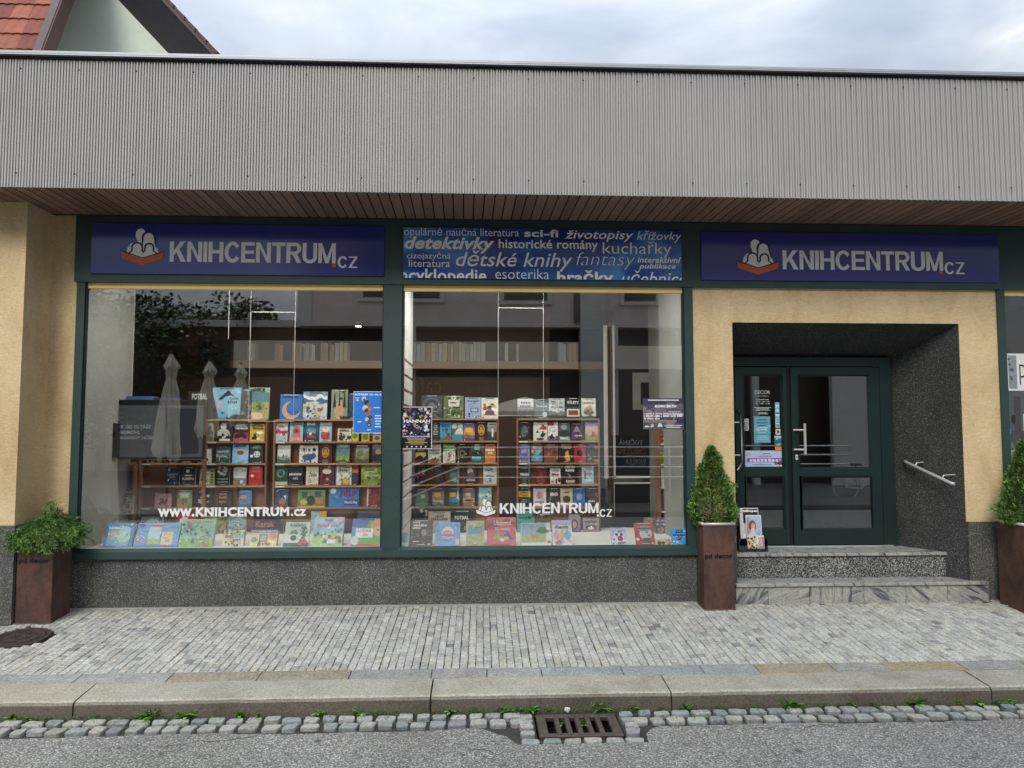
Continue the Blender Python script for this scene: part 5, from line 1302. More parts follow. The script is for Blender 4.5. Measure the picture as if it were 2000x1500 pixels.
('R',2,920,945,867,'3c5258','P .45 .3 .5 93a4a6 1f2a2e;R .1 .1 .75 .3 2f8f9a',T('NÁVRAT',.08,.22,.8,.32,'8fd8d8',.02),'dark teal book with a man in profile, right third shelf'),
('R',2,947,968,867,'c2502c','R 0 0 1 .3 b83228;R .3 .3 .7 .5 3a1c18;H .75 c87a3c .04',T('TEMNÝ',.08,.62,.92,.76,'f0e8dc',.02)+T('KÓT',.3,.46,.7,.58,'f0e8dc',.03),'orange red book with white title, right third shelf'),
('R',2,1013,1035,867,'7a76a6','P .5 .2 .4 9a98bc 605c90;L 2 .2 .8 .8 .92 c4c2dc',[],'lavender book right of the dark gap, third shelf'),
('R',2,1038,1060,866,'6a5a78','R 0 .5 1 .68 c8a03a;P .5 .08 .45 5fb0c8 3c9ab8;S 8 0 .1 1 .9 .12 b8403a 3a5a9a d0a85a',T('ZÁVOD',.12,.72,.9,.84,'e8e4da',.02),'colourful book titled ZÁVOD'),
('R',2,1063,1090,868,'7a4a34','S 16 0 0 1 1 .15 a8643a 4a2c24 8a5a4a 4a4a6a',[],'brown mottled book, right third shelf middle'),
('R',2,1092,1121,867,'1e1e24','T .6 .1 .3 .6 e0a030;T .5 .2 .35 .45 d87a28;S 6 .3 .2 .8 .6 .08 e8b440;L 1 .15 .72 .9 .82 d8a050',T('KOMETA',.15,.82,.85,.92,'d8a878',.02),'black book with orange flame streak'),
('R',2,1122,1144,868,'b3282a','O .5 .5 .28 .2 2a1416;S 5 .3 .35 .7 .7 .1 2a1416',[],'red book with dark centre spot, right third shelf'),
('R',2,1146,1169,868,'39403e','O .8 .85 .16 .08 c88a3a;R .65 .05 .95 .16 c87a34;L 3 .15 .3 .8 .6 555c58',[],'dark grey green book at the right end, third shelf'),
('R',3,811,834,909,'241e22','P .35 .4 .32 7a3038 4a2026;P .7 .4 .32 8a8a86 55242c;S 6 .1 .05 .9 .35 .08 8a2c34 5a5a58',[],'black book with a red dressed couple'),
('R',3,845,866,910,'3a302c','L 5 .2 .3 .8 .85 5a4e46;O .5 .2 .3 .1 4a3c36',[],'dark brown plain book, right fourth shelf'),
('R',3,877,898,911,'4c5f58','R 0 .7 1 1 39463f;O .4 .45 .3 .2 5d8078;O .6 .2 .3 .1 9a9c90',[],'dusky green book with a grey hand shape, right fourth shelf'),
('R',3,908,931,909,'25303f','O .45 .68 .26 .18 b8a48c;O .55 .5 .3 .14 6a5040;R 0 0 1 .3 20283a',T('LÉČENÁ',.12,.16,.9,.3,'dfe2e6',.03),'navy book titled LÉČENÁ'),
('R',3,944,970,909,'b9bfbf','O .4 .78 .3 .07 3c4244;O .4 .82 .34 .06 8f9698;L 1 .5 .64 .9 .7 777',T('ANNA',.2,.38,.8,.48,'333',.01)+T('O',.4,.16,.62,.32,'333',.01),'light grey book titled ANNA O with a closed eye'),
('R',3,1013,1034,913,'2a2a2e','L 3 .2 .1 .8 .4 6a6a6e',T('VRAH',.1,.5,.92,.66,'dfdfe2',.04),'black book titled VRAH'),
('R',3,1044,1068,911,'5a2026','T .5 .1 .8 .7 8a2c30;S 6 .1 .1 .9 .9 .1 3a1418 7a3a3c',[],'dark red book with a peaked shape, right fourth shelf'),
('R',3,1075,1095,915,'d0d2d2','S 14 .05 .05 .95 .7 .14 1c1e22 b03038;L 1 .1 .8 .9 .9 333',[],'white book with black torn pieces, right fourth shelf'),
('R',3,1100,1127,909,'1c1a1c','S 8 .2 .15 .8 .35 .1 6a3028 8a4a34;T .45 .3 .12 .25 b83228',T('STEPHEN',.15,.86,.85,.94,'d8d8d4',.03)+T('KING',.2,.66,.8,.82,'e4e4e0',.04)+T('HOLLY',.2,.08,.85,.2,'d8ccc0',.02),'black book by STEPHEN KING'),
('R',3,1137,1160,911,'9db8bf','R .2 .3 .34 .75 8a2c34;R .35 .55 .85 .62 b3444c;O .55 .2 .3 .07 c8d8da;L 1 .3 .84 .8 .92 b3444c',[],'pale blue book with a red key shape, right fourth shelf'),
('R',4,811,836,954,'4f6a66','O .5 .55 .4 .3 3c7a78;R .42 .48 .75 .66 d8b03a;H .25 6a8a6a .05;R 0 .85 1 1 5a5a58',T('Šicilie',.2,.84,.9,.95,'c8382c',.02),'teal guide book with yellow sticker, first of the right fifth shelf'),
('R',4,844,867,953,'7f8f96','O .5 .4 .5 .2 a8805a;R .2 .52 .72 .76 e0ac3c;R 0 .8 1 1 5a4a52;H .16 3f6a8c .05',T('Korsika',.1,.24,.92,.38,'f0ece4',.02),'guide book titled Korsika with yellow sticker'),
('R',4,877,898,953,'3a7ca0','R 0 .7 1 .95 3a4a40;R .08 .52 .62 .76 e0b03c;T .8 .3 .3 .6 e4e8e6;H .3 3c6a3c .08;O .5 .35 .4 .12 3f93c0',[],'blue guide book with yellow sticker and white cliff'),
('R',4,904,927,953,'3f78a8','R 0 .84 1 .98 c0502c;R .22 .56 .66 .74 e0b43c;H .5 c8a070 .05;O .5 .34 .4 .06 2c3c4c;H .25 b0703c .04;R 0 0 1 .08 4a8a9a',[],'blue guide book with yellow sticker and desert island'),
('R',4,935,960,950,'8fc0c8','H .62 cfd8ce .04;H .5 7fb4b8 .05;H .3 a8b89a .06;S 6 .3 .5 .9 .8 .06 333 d8e0dc;O .5 .15 .3 .1 c8b89a',[],'pale turquoise beach book above the white family logo'),
('R',4,1012,1036,952,'22232a','R 0 .5 1 .8 c8aa2c;L 3 .05 .52 .95 .78 33302a;L 2 .2 .2 .8 .4 8a8a90;S 3 .2 .85 .9 1 .1 3a6a8a',[],'black book crossed with yellow tape'),
('R',4,1042,1067,953,'d3c7cc','O .5 .6 .3 .2 c8a0a8;O .45 .6 .14 .2 a87880',T('EVER',.15,.14,.85,.28,'6a4a52',.03),'pale pink book titled EVER'),
('R',4,1070,1094,953,'25262c','P .35 .3 .35 c4c4c8 55565c;P .68 .3 .35 b4a4a4 2c2c34;S 7 .1 .05 .9 .3 .07 8a3a3c dde',[],'black book with two skeleton like figures, right fifth shelf'),
('R',4,1095,1119,953,'c3b68e','O .5 .38 .32 .2 3a402c;R .46 .05 .54 .3 3a2c20;S 12 .2 .2 .8 .55 .07 4a5034 2c3024;L 1 .2 .7 .8 .8 443',[],'beige book with a dark spreading tree'),
('R',4,1120,1143,953,'3c68a4','S 14 .05 .1 .95 .95 .1 2c4c84 6a90c0;O .5 .5 .25 .2 7a9ac4',[],'blue patterned book, right fifth shelf'),
('R',4,1146,1170,953,'4a464c','S 18 0 .1 1 .95 .12 6a5a60 2c2a30 8a7478',T('Běda',.15,.22,.7,.34,'dcdcd8',.02),'dark grey mottled book at the right end, fifth shelf'),
]
for (w, r, xa, xb, yt, col, art, ti, lab) in TB:
    if not lab: continue
    zs_ = rowz(w, r); pbm = (LV if w == 'L' else RV)[r]
    place_printed('book', xa, xb, yt, pbm, YC+.012, .10, col, art, ti, lab, 'book', .02+.012*((xa*7) % 3)/2, zsnap=zs_+.0005)
# boxed games on the shelves
place_printed('board_game', 581, 634, 957, 991.5, YC+.012, .08, '7a9a4c', 'H .45 5f8a3c;R .15 .55 .35 .9 39527c;R .62 .6 .85 .92 39527c;O .48 .4 .16 .3 2c3428;O .22 .3 .14 .15 c4b06a;O .8 .35 .14 .14 c87a3a;R .84 .05 .98 .2 a83030;R 0 0 1 .1 c8a84a', [], 'green boxed game with dark figure, fifth shelf left of the blue box', 'board game', .05, zsnap=zC[4]+.0005)
place_printed('puzzle_box', 642, 700, 951, 991.5, YC+.012, .08, '3f7fc0', 'O .14 .8 .1 .14 dfe6ee;S 12 .25 .3 .95 .95 .06 6a9ad0 2f66a8 8a4a7a;R .5 .12 .98 .4 3a4f9a', T('World Map', .52, .14, .96, .32, 'dfe4ef', .02)+T('HAPPY', .38, .55, .85, .85, '7a3c78', .02), 'blue puzzle box titled World Map on the fifth shelf', 'puzzle box', .05, zsnap=zC[4]+.0005)
# the narrow right bookcase and the corner bookcase
for (xa, xb, yt, pb_, k, col, art, lab) in (
 (1288, 1307, 840, 866, 1, '8a6a5a', 'S 14 0 0 1 1 .2 c8b8a0 5a3a34 a84838;R 0 0 1 .3 a83828', 'mottled red and beige book under the concert notice'),
 (1308, 1322, 842, 866, 1, '8a9a74', 'S 8 .1 .1 .9 .9 .2 c8ccb4 4a5a3c', 'pale green book under the concert notice'),
 (1323, 1337, 841, 866, 1, '4a3038', 'R .6 0 1 1 b8a8a0', 'dark maroon book under the concert notice'),
 (1289, 1310, 868, 906, 2, '8aa03a', 'R 0 .6 1 1 7a8a92;O .6 .35 .3 .2 c8ccb0;H .3 6a8a2c .05', 'green and grey book on the narrow right bookcase'),
 (1311, 1338, 868, 906, 2, '9fc8b4', 'O .7 .88 .14 .08 2c3c34;O .85 .45 .1 .08 2c3c34;O .3 .14 .16 .1 39504a;O .6 .14 .14 .08 39504a;L 1 .1 .5 .7 .6 5a8a7a', 'mint green book on the narrow right bookcase'),
 (1292, 1306, 912, 951, 3, 'c3c6c8', 'R 0 0 .4 1 dcdee0;S 5 .4 .2 .9 .9 .2 2c3038', 'white and grey book on the narrow right bookcase'),
 (1307, 1333, 913, 951, 3, 'b09a74', 'R 0 .1 .3 .9 e6e6e2;O .15 .75 .08 .06 222;O .15 .55 .08 .06 222;O .15 .35 .08 .06 222;R .4 .1 .9 .5 8a6a4a;R .5 .6 .9 .9 c4ac7c', 'tan book with a white dotted strip, narrow right bookcase'),
 (1296, 1320, 957, 998, 4, '6a2c34', 'S 16 0 0 1 1 .14 a83c44 3a1c20 b0686a;R 0 .7 1 .9 8a8480', 'dark red patterned book on the narrow right bookcase')):
    place_printed('book', xa, xb, yt, pb_, .812, .08, col, art, [], lab, 'book', .02, zsnap=zF[k]+.0005)
place_printed('book', 217, 259, 968, 1001, .76, .06, 'b9b3a4', 'R 0 0 .3 1 c9c4b4;S 60 .32 0 1 1 .05 2c2a2c 8a847c 55504c', [], 'black and white speckled book in the dark corner bookcase', 'book', .03, zsnap=zG[2]+.0005)
lyb = MB(); a = aty(1313, 998, .80); b = aty(1342, 991, .80); lyb.bbox(a.x, .80, zF[4]+.0005, b.x, .93, zF[4]+.035, M['paper'], .002)
tag(lyb.build('book'), 'thick cream book lying flat on the narrow right bookcase', 'book')
m2 = MB()
# high shelf books
rb = random.Random(21)
def spines(px0, px1, seq):
    p = px0
    while p < px1:
        w = rb.uniform(5, 11); skip = rb.random() < seq
        if not skip:
            h = rb.uniform(668, 672); a, b = aty(p, 705, YB+.03), aty(p+w-.8, h, YB+.03)
            m3 = MB(); c = rb.choice(['c9cbc0', 'b9bfb8', 'd4d0c0', 'a9b0ae', 'cdbf9c', 'c4c8c6', '9aa4a8', 'b08a6a'])
            m3.bbox(a.x, YB+.03, zb-.004, b.x, YB+.2, b.z, M['print'], .002, hx(c))
            o = m3.build('book'); tag(o, 'pale book spine standing on the high shelf at the back of the shop', 'book', 'pale books on the high shelf')
        p += w
spines(482, 690, .45); spines(806, 942, .08); spines(986, 1120, .7)

# ------------------------------------------------------------------ second and front row on the display floor
FR = 'front row'
def floor_item(name, xa, xb, yt, pb_, yb, lean, col, art, ti, lab, cat='book', th=.025):
    return place_printed(name, xa, xb, yt, pb_, yb, lean, col, art, ti, lab, cat, th, zsnap=SFZ+.001)
for t_ in (
 (216, 274, 1010, .80, 'puzzle_box', '2f5a94', 'H .5 3f6aa4;R 0 .8 1 1 22406c', [], 'flat dark blue box behind the farm puzzle', 'puzzle box'),
 (275, 316, 1009, .82, 'book', '7fa4b8', 'O .5 .5 .4 .4 cfdde2;S 6 .1 .1 .9 .9 .12 3a5a74 9ac0cc', [], 'blue white book behind the wide sky blue puzzle box', 'book'),
 (345, 378, 1005, .84, 'book', 'b5452c', 'O .4 .6 .3 .3 dcdcd8;R 0 0 1 .2 7a2c20', [], 'orange red book behind the VESELÉ HRY box', 'book'),
 (395, 422, 1007, .84, 'book', '5f8a4a', 'S 14 0 0 1 1 .14 8ab06a 3c5c2c c8c46a', [], 'green book behind the VESELÉ HRY box', 'book'),
 (424, 441, 1008, .86, 'book', '8a8050', 'S 14 0 0 1 1 .2 5a5a34 b8a070 4a3a2c', [], 'olive book left of the grey animal book', 'book'),
 (443, 480, 1008, .84, 'book', '6a8088', 'O .6 .6 .4 .35 8a9ca0;H .2 4a5c60;R .08 .45 .62 .72 b4c0c4', T('Zvířátka', .12, .6, .58, .7, '333', .01)+T('z lesa', .2, .48, .5, .57, '333', .01), 'grey blue book titled Zvířátka z lesa', 'book'),
 (493, 545, 1008, .84, 'board_game', '34283a', 'H .25 4a3a50;S 6 0 .7 1 1 .06 4c3c52', T('Karak', .1, .38, .82, .72, 'b07a50', .02), 'dark purple box titled Karak', 'board game'),
 (548, 553, 1003, .84, 'book', '3a4450', 'S 9 0 0 1 1 .4 8a94a0 222', [], 'narrow speckled book spine right of the Karak box', 'book'),
 (606, 636, 998, .84, 'book', 'a4b0b4', 'R .6 .6 1 1 c8a03c;H .3 8a989c', [], 'pale grey book behind the MOJE PRVNÍ HRA box', 'book'),
 (641, 689, 995, .84, 'board_game', '3c2228', 'O .5 .85 .4 .12 5a3a3c;S 8 .1 .1 .9 .7 .08 55282c 2c181c', T('Příšerky', .15, .42, .9, .7, '7a3a34', .01), 'dark maroon box behind the MOJE PRVNÍ HRA box', 'board game'),
 (697, 742, 998, .82, 'board_game', '454c58', 'R 0 0 1 .55 1e222c;O .3 .3 .16 .16 8a9098;R .5 .15 .85 .45 b9c8d0', [], 'dark box with silver stickers behind the Lidské tělo box', 'board game'),
 (808, 834, 992, .84, 'book', '2c3028', 'H .3 4a5c3a;S 6 .4 .4 1 1 .15 c8ccc0 555c4c', [], 'dark green photo book right of the slatted partition', 'book'),
 (836, 879, 999, .80, 'book', 'c9c2b0', 'S 6 .3 .05 .95 .4 .1 333 b0a48c', T('VELKÉ', .3, .74, .72, .86, '7a3034', .02)+T('POHÁDKOVÉ', .12, .6, .9, .7, '55302c', .01), 'cream book titled VELKÉ with wire binding', 'book'),
 (881, 925, 997, .84, 'book', '2a3430', 'O .7 .2 .14 .12 8a9490;H .2 3a4640', T('FOTBAL', .16, .6, .78, .76, 'e4e8e6', .03), 'dark book titled FOTBAL in the right window', 'book'),
 (1010, 1044, 998, .84, 'book', '4aa094', 'S 5 .7 .6 1 1 .1 2c3c3c', T('Hrajeme', .12, .78, .6, .86, '173c3c', .01)+T('bajky', .12, .6, .85, .74, '173c3c', .03), 'teal book behind the giraffe puzzle', 'book'),
 (1046, 1082, 1003, .86, 'book', '5a4634', 'S 8 0 0 1 1 .14 8a6a4a 34302c a08a5c', [], 'brown book behind the giraffe puzzle', 'book'),
 (1111, 1134, 1005, .84, 'book', '8d8696', 'O .5 .45 .3 .3 5a4a4c;O .5 .42 .18 .2 b89a8c;H .15 6a5c70', [], 'lilac grey book with a bearded face', 'book'),
 (1139, 1170, 1011, .84, 'book', '9a909c', 'O .5 .3 .36 .2 6a4a4c;O .5 .26 .2 .12 dcd4c8', T('pohádka', .1, .66, .9, .8, '5a3c44', .01), 'mauve book at the end of the white display floor', 'book'),
 (1258, 1279, 1011, .80, 'book', '6a6452', 'L 3 .1 .6 .9 .9 a8a088', [], 'olive grey book behind the red book with a face', 'book'),
 (1281, 1301, 1013, .70, 'book', '5c587c', 'O .2 .62 .1 .06 dde;O .5 .62 .1 .06 dde;O .8 .62 .1 .06 dde;R .15 .82 .85 .9 c8c4dc;O .5 .25 .3 .2 b0926a', [], 'violet book with three white dots in the right corner', 'book'),
 (1302, 1330, 1012, .72, 'book', '80807a', 'S 14 0 0 1 .8 .1 55554f a8a89c 3a3c38;R 0 .8 1 1 9a9a90', [], 'grey book behind the blue ZDE sticker', 'book')):
    xa, xb, yt, yb, nm, col, art, ti, lab, cat = t_
    floor_item(nm, xa, xb, yt, 1037, yb+.10, .12, col, art, ti, lab, cat)
for t_ in (
 (199, 254, 1021, 'puzzle_box', '4a86c8', 'R .1 .08 .9 .8 7fb4d8;O .68 .66 .2 .2 9fd0d8;O .3 .5 .18 .14 c9a8a0;O .68 .4 .24 .2 a8dcc8;S 26 .12 .1 .88 .6 .045 d8e8ee 5f9ac8 e8c8b0 7fc8b0;O .9 .92 .05 .05 e8c870', T('FARMÁŘ', .1, .72, .62, .86, 'f4f4ec', .04), 'sky blue farm puzzle box, first of the front row', 'puzzle box', .34, .045),
 (261, 345, 1021, 'puzzle_box', '6fa8dc', 'R .28 .12 .56 .82 bcd4ec;R .28 .12 .56 .34 9ac870;R .6 .1 .86 .62 e4d8a8;R 0 0 1 .1 5a78c0;S 16 .02 .1 .26 .6 .03 e8a0a8 c86078 f0e0e0;S 10 .64 .15 .82 .6 .035 e8a0a8 f0e8c8 d0b0a0;O .1 .9 .08 .06 5a4fa8;R .36 .88 .62 .97 e49090', [], 'wide sky blue children puzzle box, second of the front row', 'puzzle box', .34, .045),
 (347, 413, 1014, 'board_game', '8cc0a8', 'H .3 7fb868 .04;S 46 .03 .15 .95 .8 .05 4a6a5c c8907c e0d8c8 5a8ab0 3c4c40 9ad0a0;R .74 .04 .9 .14 d06060;O .58 .07 .07 .05 c87868', T('VESELÉ HRY', .08, .86, .92, .96, 'c85a60', .03), 'green boxed game titled VESELÉ HRY', 'board game', .34, .05),
 (433, 474, 1035, 'board_game', 'ded6bc', 'R .55 .5 .95 .72 7ab8d8;S 26 0 .72 1 1 .06 c87a4a 5a8a5a e8c060 4a6a9a;S 12 .05 .05 .9 .3 .06 7a5a3a 333', T('PiXEL', .1, .5, .52, .66, '333', .02)+T('ŠANCÍ', .5, .34, .85, .44, '444', .01), 'cream boxed game with blue patch, front row left window', 'board game', .4, .05),
 (486, 539, 1035, 'board_game', 'e4d9a0', 'R 0 .82 1 1 9a8fc8;O .16 .4 .12 .16 8a94a0;R .34 .28 .64 .72 6a7078;R .38 .32 .6 .66 c0b0b8;O .84 .62 .16 .2 d89a90;S 7 .3 .03 .8 .2 .06 a84848 555', T('sudoku hra', .3, .86, .75, .95, 'dfe0ea', .01), 'pale yellow boxed game with lilac band', 'board game', .4, .05),
 (552, 601, 1016, 'book', 'd3e0dc', 'R 0 0 1 .14 2f5a48;R 0 .93 1 1 3a6a58;O .38 .5 .16 .12 5a9a6a;O .38 .32 .18 .15 e0e6e0;O .38 .32 .13 .11 5a4a3c;S 9 .6 .4 .9 .85 .09 2f5a3c 4a7a50;S 8 .62 .14 .95 .34 .1 b84848 8a3034', T('ROSTLINY', .2, .76, .86, .86, '2c3c3a', .02), 'pale green activity book titled ROSTLINY', 'book', .3, .02),
 (608, 668, 1010, 'board_game', '9ccbe0', 'H .42 a9d08c .03;S 30 .05 .1 .95 .62 .07 c86a60 e8e4e0 5a8a9a 8a6a5a 3f7aa8 e0d090;R .5 .08 .78 .22 e4ecf0;O .88 .9 .1 .1 e0b0c0', T('MOJE', .36, .84, .64, .94, 'd05a60', .04)+T('PRVNÍ HRA', .12, .66, .86, .8, 'd88aa0', .04), 'pastel boxed game titled MOJE PRVNÍ HRA', 'board game', .34, .055),
 (684, 744, 1013, 'book', '3f9ad0', 'R 0 .7 .7 1 3556a8;T .62 .3 .6 .8 4aa84a;H .2 c86a3c .05;R .3 .1 1 .3 5aa848;O .9 .7 .3 .3 d88a3c;O .9 .55 .2 .2 e0ac84;O .86 .58 .03 .04 333;O .96 .58 .03 .04 333;R .14 .3 .7 .64 e6ecee;O .12 .2 .14 .16 c4d8e0', T('Lidské', .2, .5, .64, .64, 'c86a3c', .01)+T('tělo', .36, .36, .56, .48, 'c86a3c', .01), 'blue and green book titled Lidské tělo beside the window post', 'book', .3, .02),
 (782, 796, 1041, 'book', '8ec6dc', 'T .4 .1 .3 .5 2c4a6a;H .3 d8e4ea', [], 'pale blue book in the left corner of the right window', 'book', .2, .02),
 (799, 844, 1016, 'book', '4a3f3c', 'O .62 .5 .12 .14 9a8a80;S 26 .02 .05 .98 .6 .08 6a5c54 2e2826 8a7a70 3a3230;L 1 .12 .12 .45 .2 dcd8d0', T('Stopy', .12, .86, .46, .95, 'f0ece6', .03)+T('lidského', .16, .74, .74, .85, 'f0ece6', .03)+T('umu', .12, .64, .46, .72, 'f0ece6', .03), 'dark brown book titled Stopy lidského umu', 'book', .28, .03),
 (849, 898, 1020, 'board_game', '7ea4dc', 'O .5 .55 .24 .26 e8dcb0;O .5 .5 .2 .18 c89ab8;R .28 .42 .74 .48 8a6a9a;S 8 0 .5 .26 1 .08 9abce8 6a90cc;R .82 .05 .98 .3 e0c0c8', [], 'light blue boxed game with a pale sphere', 'board game', .24, .05),
 (910, 946, 1017, 'board_game', 'c8a894', 'R .08 .06 .92 .94 a8b890;R .12 .45 .88 .8 5aa0c8;S 26 .14 .15 .86 .9 .07 d8a858 6ac0c8 c87a5a e0d8b0;O .5 .1 .12 .06 d8c04a', [], 'narrow box with pink frame and turquoise ornament', 'board game', .24, .045),
 (951, 1008, 1010, 'board_game', 'd0707c', 'S 16 0 0 1 1 .07 b84a58 e08a92 c86a40;R .1 .05 .9 .98 d4707c;T .7 .75 .6 .22 b83a48;T .36 .22 .3 .3 9ab86a;T .7 .2 .4 .32 4a6ab0;O .52 .2 .08 .06 e4e4d8;O .66 .25 .1 .06 d8c860', T('Ubongo!', .24, .66, .84, .88, 'f4f0ee', .02)+T('3D Family', .28, .5, .8, .62, 'f0e4e4', .02), 'pink boxed game titled Ubongo!', 'board game', .24, .055),
 (1018, 1077, 1021, 'puzzle_box', 'e6e6de', 'R .02 .14 .84 .97 9fb8d8;R .02 .14 .84 .42 b8bc7c;O .72 .66 .16 .16 6a8a5a;O .72 .62 .22 .08 5a7a4a;R .34 .4 .39 .82 c0a068;O .36 .84 .06 .05 c0a068;O .46 .42 .12 .08 c0a068;R .4 .18 .43 .4 c0a068;R .52 .18 .55 .4 c0a068;R .88 .1 .98 .2 d04850', [], 'wide white puzzle box with a giraffe under a tree', 'puzzle box', .22, .045),
 (1080, 1119, 1016, 'board_game', 'e4e0ea', 'R 0 .82 1 1 cfc4e0;O .2 .42 .14 .2 d8a8c4;O .48 .42 .14 .18 e8b878;O .76 .4 .16 .2 7ab8d8;O .3 .12 .16 .1 d06078;S 10 .05 .05 .95 .3 .06 8ac8a8 e0c870 9a8ad0', T('Abeceda', .14, .66, .82, .8, '4a4a50', .02), 'white pastel boxed game titled Abeceda', 'board game', .22, .05),
 (1195, 1226, 1030, 'book', 'c3c8ea', 'R 0 0 1 .3 dfe0ec;O .5 .5 .34 .34 e4e4ee;O .56 .36 .18 .16 a83048;O .35 .58 .1 .08 2c3040;O .66 .58 .1 .08 2c3040;S 8 .1 .7 .9 1 .1 7a88c8 a8b0dc', T('ZELKA', .4, .06, .9, .16, '333', .02), 'lilac book with a grinning face on the white floor', 'book', .25, .02),
 (1243, 1280, 1021, 'book', 'c03c3c', 'O .55 .5 .34 .3 c8c8c8;O .5 .74 .4 .14 8a8c8e;R .1 .7 .9 .76 55585a;R .4 .05 .8 .3 5a5a5c;O .72 .42 .06 .04 444;O .62 .56 .06 .03 333;O .1 .24 .09 .07 e8e4e4', [], 'red book with a black and white face in a cap', 'book', .25, .025),
 (1281, 1311, 1053, 'book', 'dfc888', 'O .25 .4 .14 .3 3a3438;O .5 .4 .12 .26 4a4448;S 6 .6 .1 1 .9 .1 c86a5a e8d8b0', [], 'low cream and yellow book in the right corner', 'book', .12, .02)):
    xa, xb, yt, nm, col, art, ti, lab, cat, yb, th = t_
    pb_ = 1071-(xa-200)*.0065 if xa < 760 else 1065
    o = floor_item(nm, xa, xb, yt, pb_, yb*.35+.035, .42, col, art, ti, lab, cat, th)

# ------------------------------------------------------------------ television in the left window and things on it
tx0, tx1 = aty(200, 840, .62).x, aty(400, 840, .62).x; tz0, tz1 = aty(300, 897, .62).z, aty(300, 781, .62).z
tv = tag(empty('television', ((tx0+tx1)/2, .62, tz0)), 'large dark television screen hanging left in the display window', 'television')
I = Matrix.Translation(-Vector(tv.location))
m2 = MB(); m2.bbox(tx0, .62, tz0, tx1, .66, tz1, M['black'], .004); o = m2.build('housing', tv); o.matrix_parent_inverse = I
M['screen'] = simple('switched_on_grey_screen', (0.045, 0.047, 0.052), .25, 0, .05)
sb = M['screen'].node_tree.nodes['Principled BSDF'] if 'Principled BSDF' in M['screen'].node_tree.nodes else None
for n_ in M['screen'].node_tree.nodes:
    if n_.type == 'BSDF_PRINCIPLED': n_.inputs['Emission Color'].default_value = (.10, .105, .115, 1); n_.inputs['Emission Strength'].default_value = .28; n_.inputs['Specular IOR Level'].default_value = .2
m2 = MB(); m2.box(tx0+.05, .616, tz0+.02, tx1-.018, .6199, tz1-.055, M['screen']); o = m2.build('screen', tv); o.matrix_parent_inverse = I
M['glow'] = emit_mat('screen_lettering', (.30, .31, .32), .5)
m2 = MB()
for s, a, b, t, bo in (('ÚTĚK OD OLTÁŘE', 219, 295, 828, 837), ('NEMOHL', 236, 274, 841, 848), ('DOPADNOUT HŮŘ!', 215, 299, 850, 858)):
    pa, pb_ = aty(a, bo, .615), aty(b, t, .615); put_text(m2, s, pa.x, pa.z, pb_.x, pb_.z, lambda u, v: (u, .6152, v), M['glow'], (1, 1, 1, 1), .03)
o = m2.build('screen_lettering', tv); o.matrix_parent_inverse = I
m2 = MB(); m2.face([(aty(330, 890, .615).x, .6155, tz0+.04), (aty(388, 890, .615).x, .6155, tz0+.06), (aty(384, 800, .615).x, .6155, tz1-.09), (aty(322, 800, .615).x, .6155, tz1-.08)], emit_mat('screen_picture', (.09, .10, .12), .22)); o = m2.build('screen_picture', tv); o.matrix_parent_inverse = I
m2 = MB(); m2.tube([(tx0-.02, .64, (tz0+tz1)/2), (XL+.10, .60, (tz0+tz1)/2)], .018, M['black'], 8); m2.bbox(XL+.091, .52, tz0+.02, XL+.125, .60, tz0+.36, M['black'], .004); o = m2.build('wall_bracket', tv); o.matrix_parent_inverse = I
for (a, b, t, bo, c, lab) in ((203, 245, 775.5, 781, 'd8d8d4', 'white book lying flat on the television'), (246, 296, 774.5, 781, '4a7ab0', 'blue book lying flat on the television'), (300, 344, 777, 781, '3a3470', 'thin purple book lying flat on the television')):
    pa, pb_ = aty(a, bo, .62), aty(b, t, .62); m2 = MB(); m2.bbox(pa.x, .622, tz1+.0006, pb_.x, .76, tz1+.001+(bo-t)*.0052, M['print'], .001, hx(c)); tag(m2.build('book'), lab, 'book')
# hanging thin frames
for (a, b, t, bo, lab) in ((485, 577, 610, 823, 'thin white hanging frame in the left display window'), (973, 1061, 602, 812, 'thin white hanging frame in the right display window')):
    y_ = .45; p, q = aty(a, bo, y_), aty(b, t, y_); m2 = MB()
    for u, v in (((p.x, p.z), (q.x, p.z)), ((q.x, p.z), (q.x, q.z)), ((q.x, q.z), (p.x, q.z)), ((p.x, q.z), (p.x, p.z))):
        m2.tube([(u[0], y_, u[1]), (v[0], y_, v[1])], .0021, M['white'], 6)
    fr = m2.build('display_hanger'); tag(fr, lab, 'hanger')
    m3 = MB()
    for x_ in (p.x, q.x): m3.tube([(x_, y_, q.z), (x_, y_, RZ1)], .0006, M['white'], 4)
    m3.build('wire', fr)
m2 = MB(); p = aty(446, 662, .8); m2.tube([(p.x, .8, p.z), (p.x, .8, RZ1)], .002, M['white'], 6); q = m2.build('hanging_rod'); tag(q, 'white rod with hook hanging in the left display window', 'hook')
# sign with the word FOTBAL
p, q = aty(368, 782, .9), aty(407, 768, .9); m2 = MB(); m2.bbox(p.x, .9, p.z-.03, q.x, .905, q.z+.02, M['dark'], .001); so = tag(m2.build('shelf_sign'), 'small dark shelf sign reading FOTBAL left of the blue book', 'sign')
m2 = MB(); p, q = aty(375, 780, .899), aty(405, 769, .899); put_text(m2, 'FOTBAL', p.x, p.z, q.x, q.z, lambda u, v: (u, .8985, v), M['decal'], hx('d8d8d6'), .02); m2.build('lettering', so)

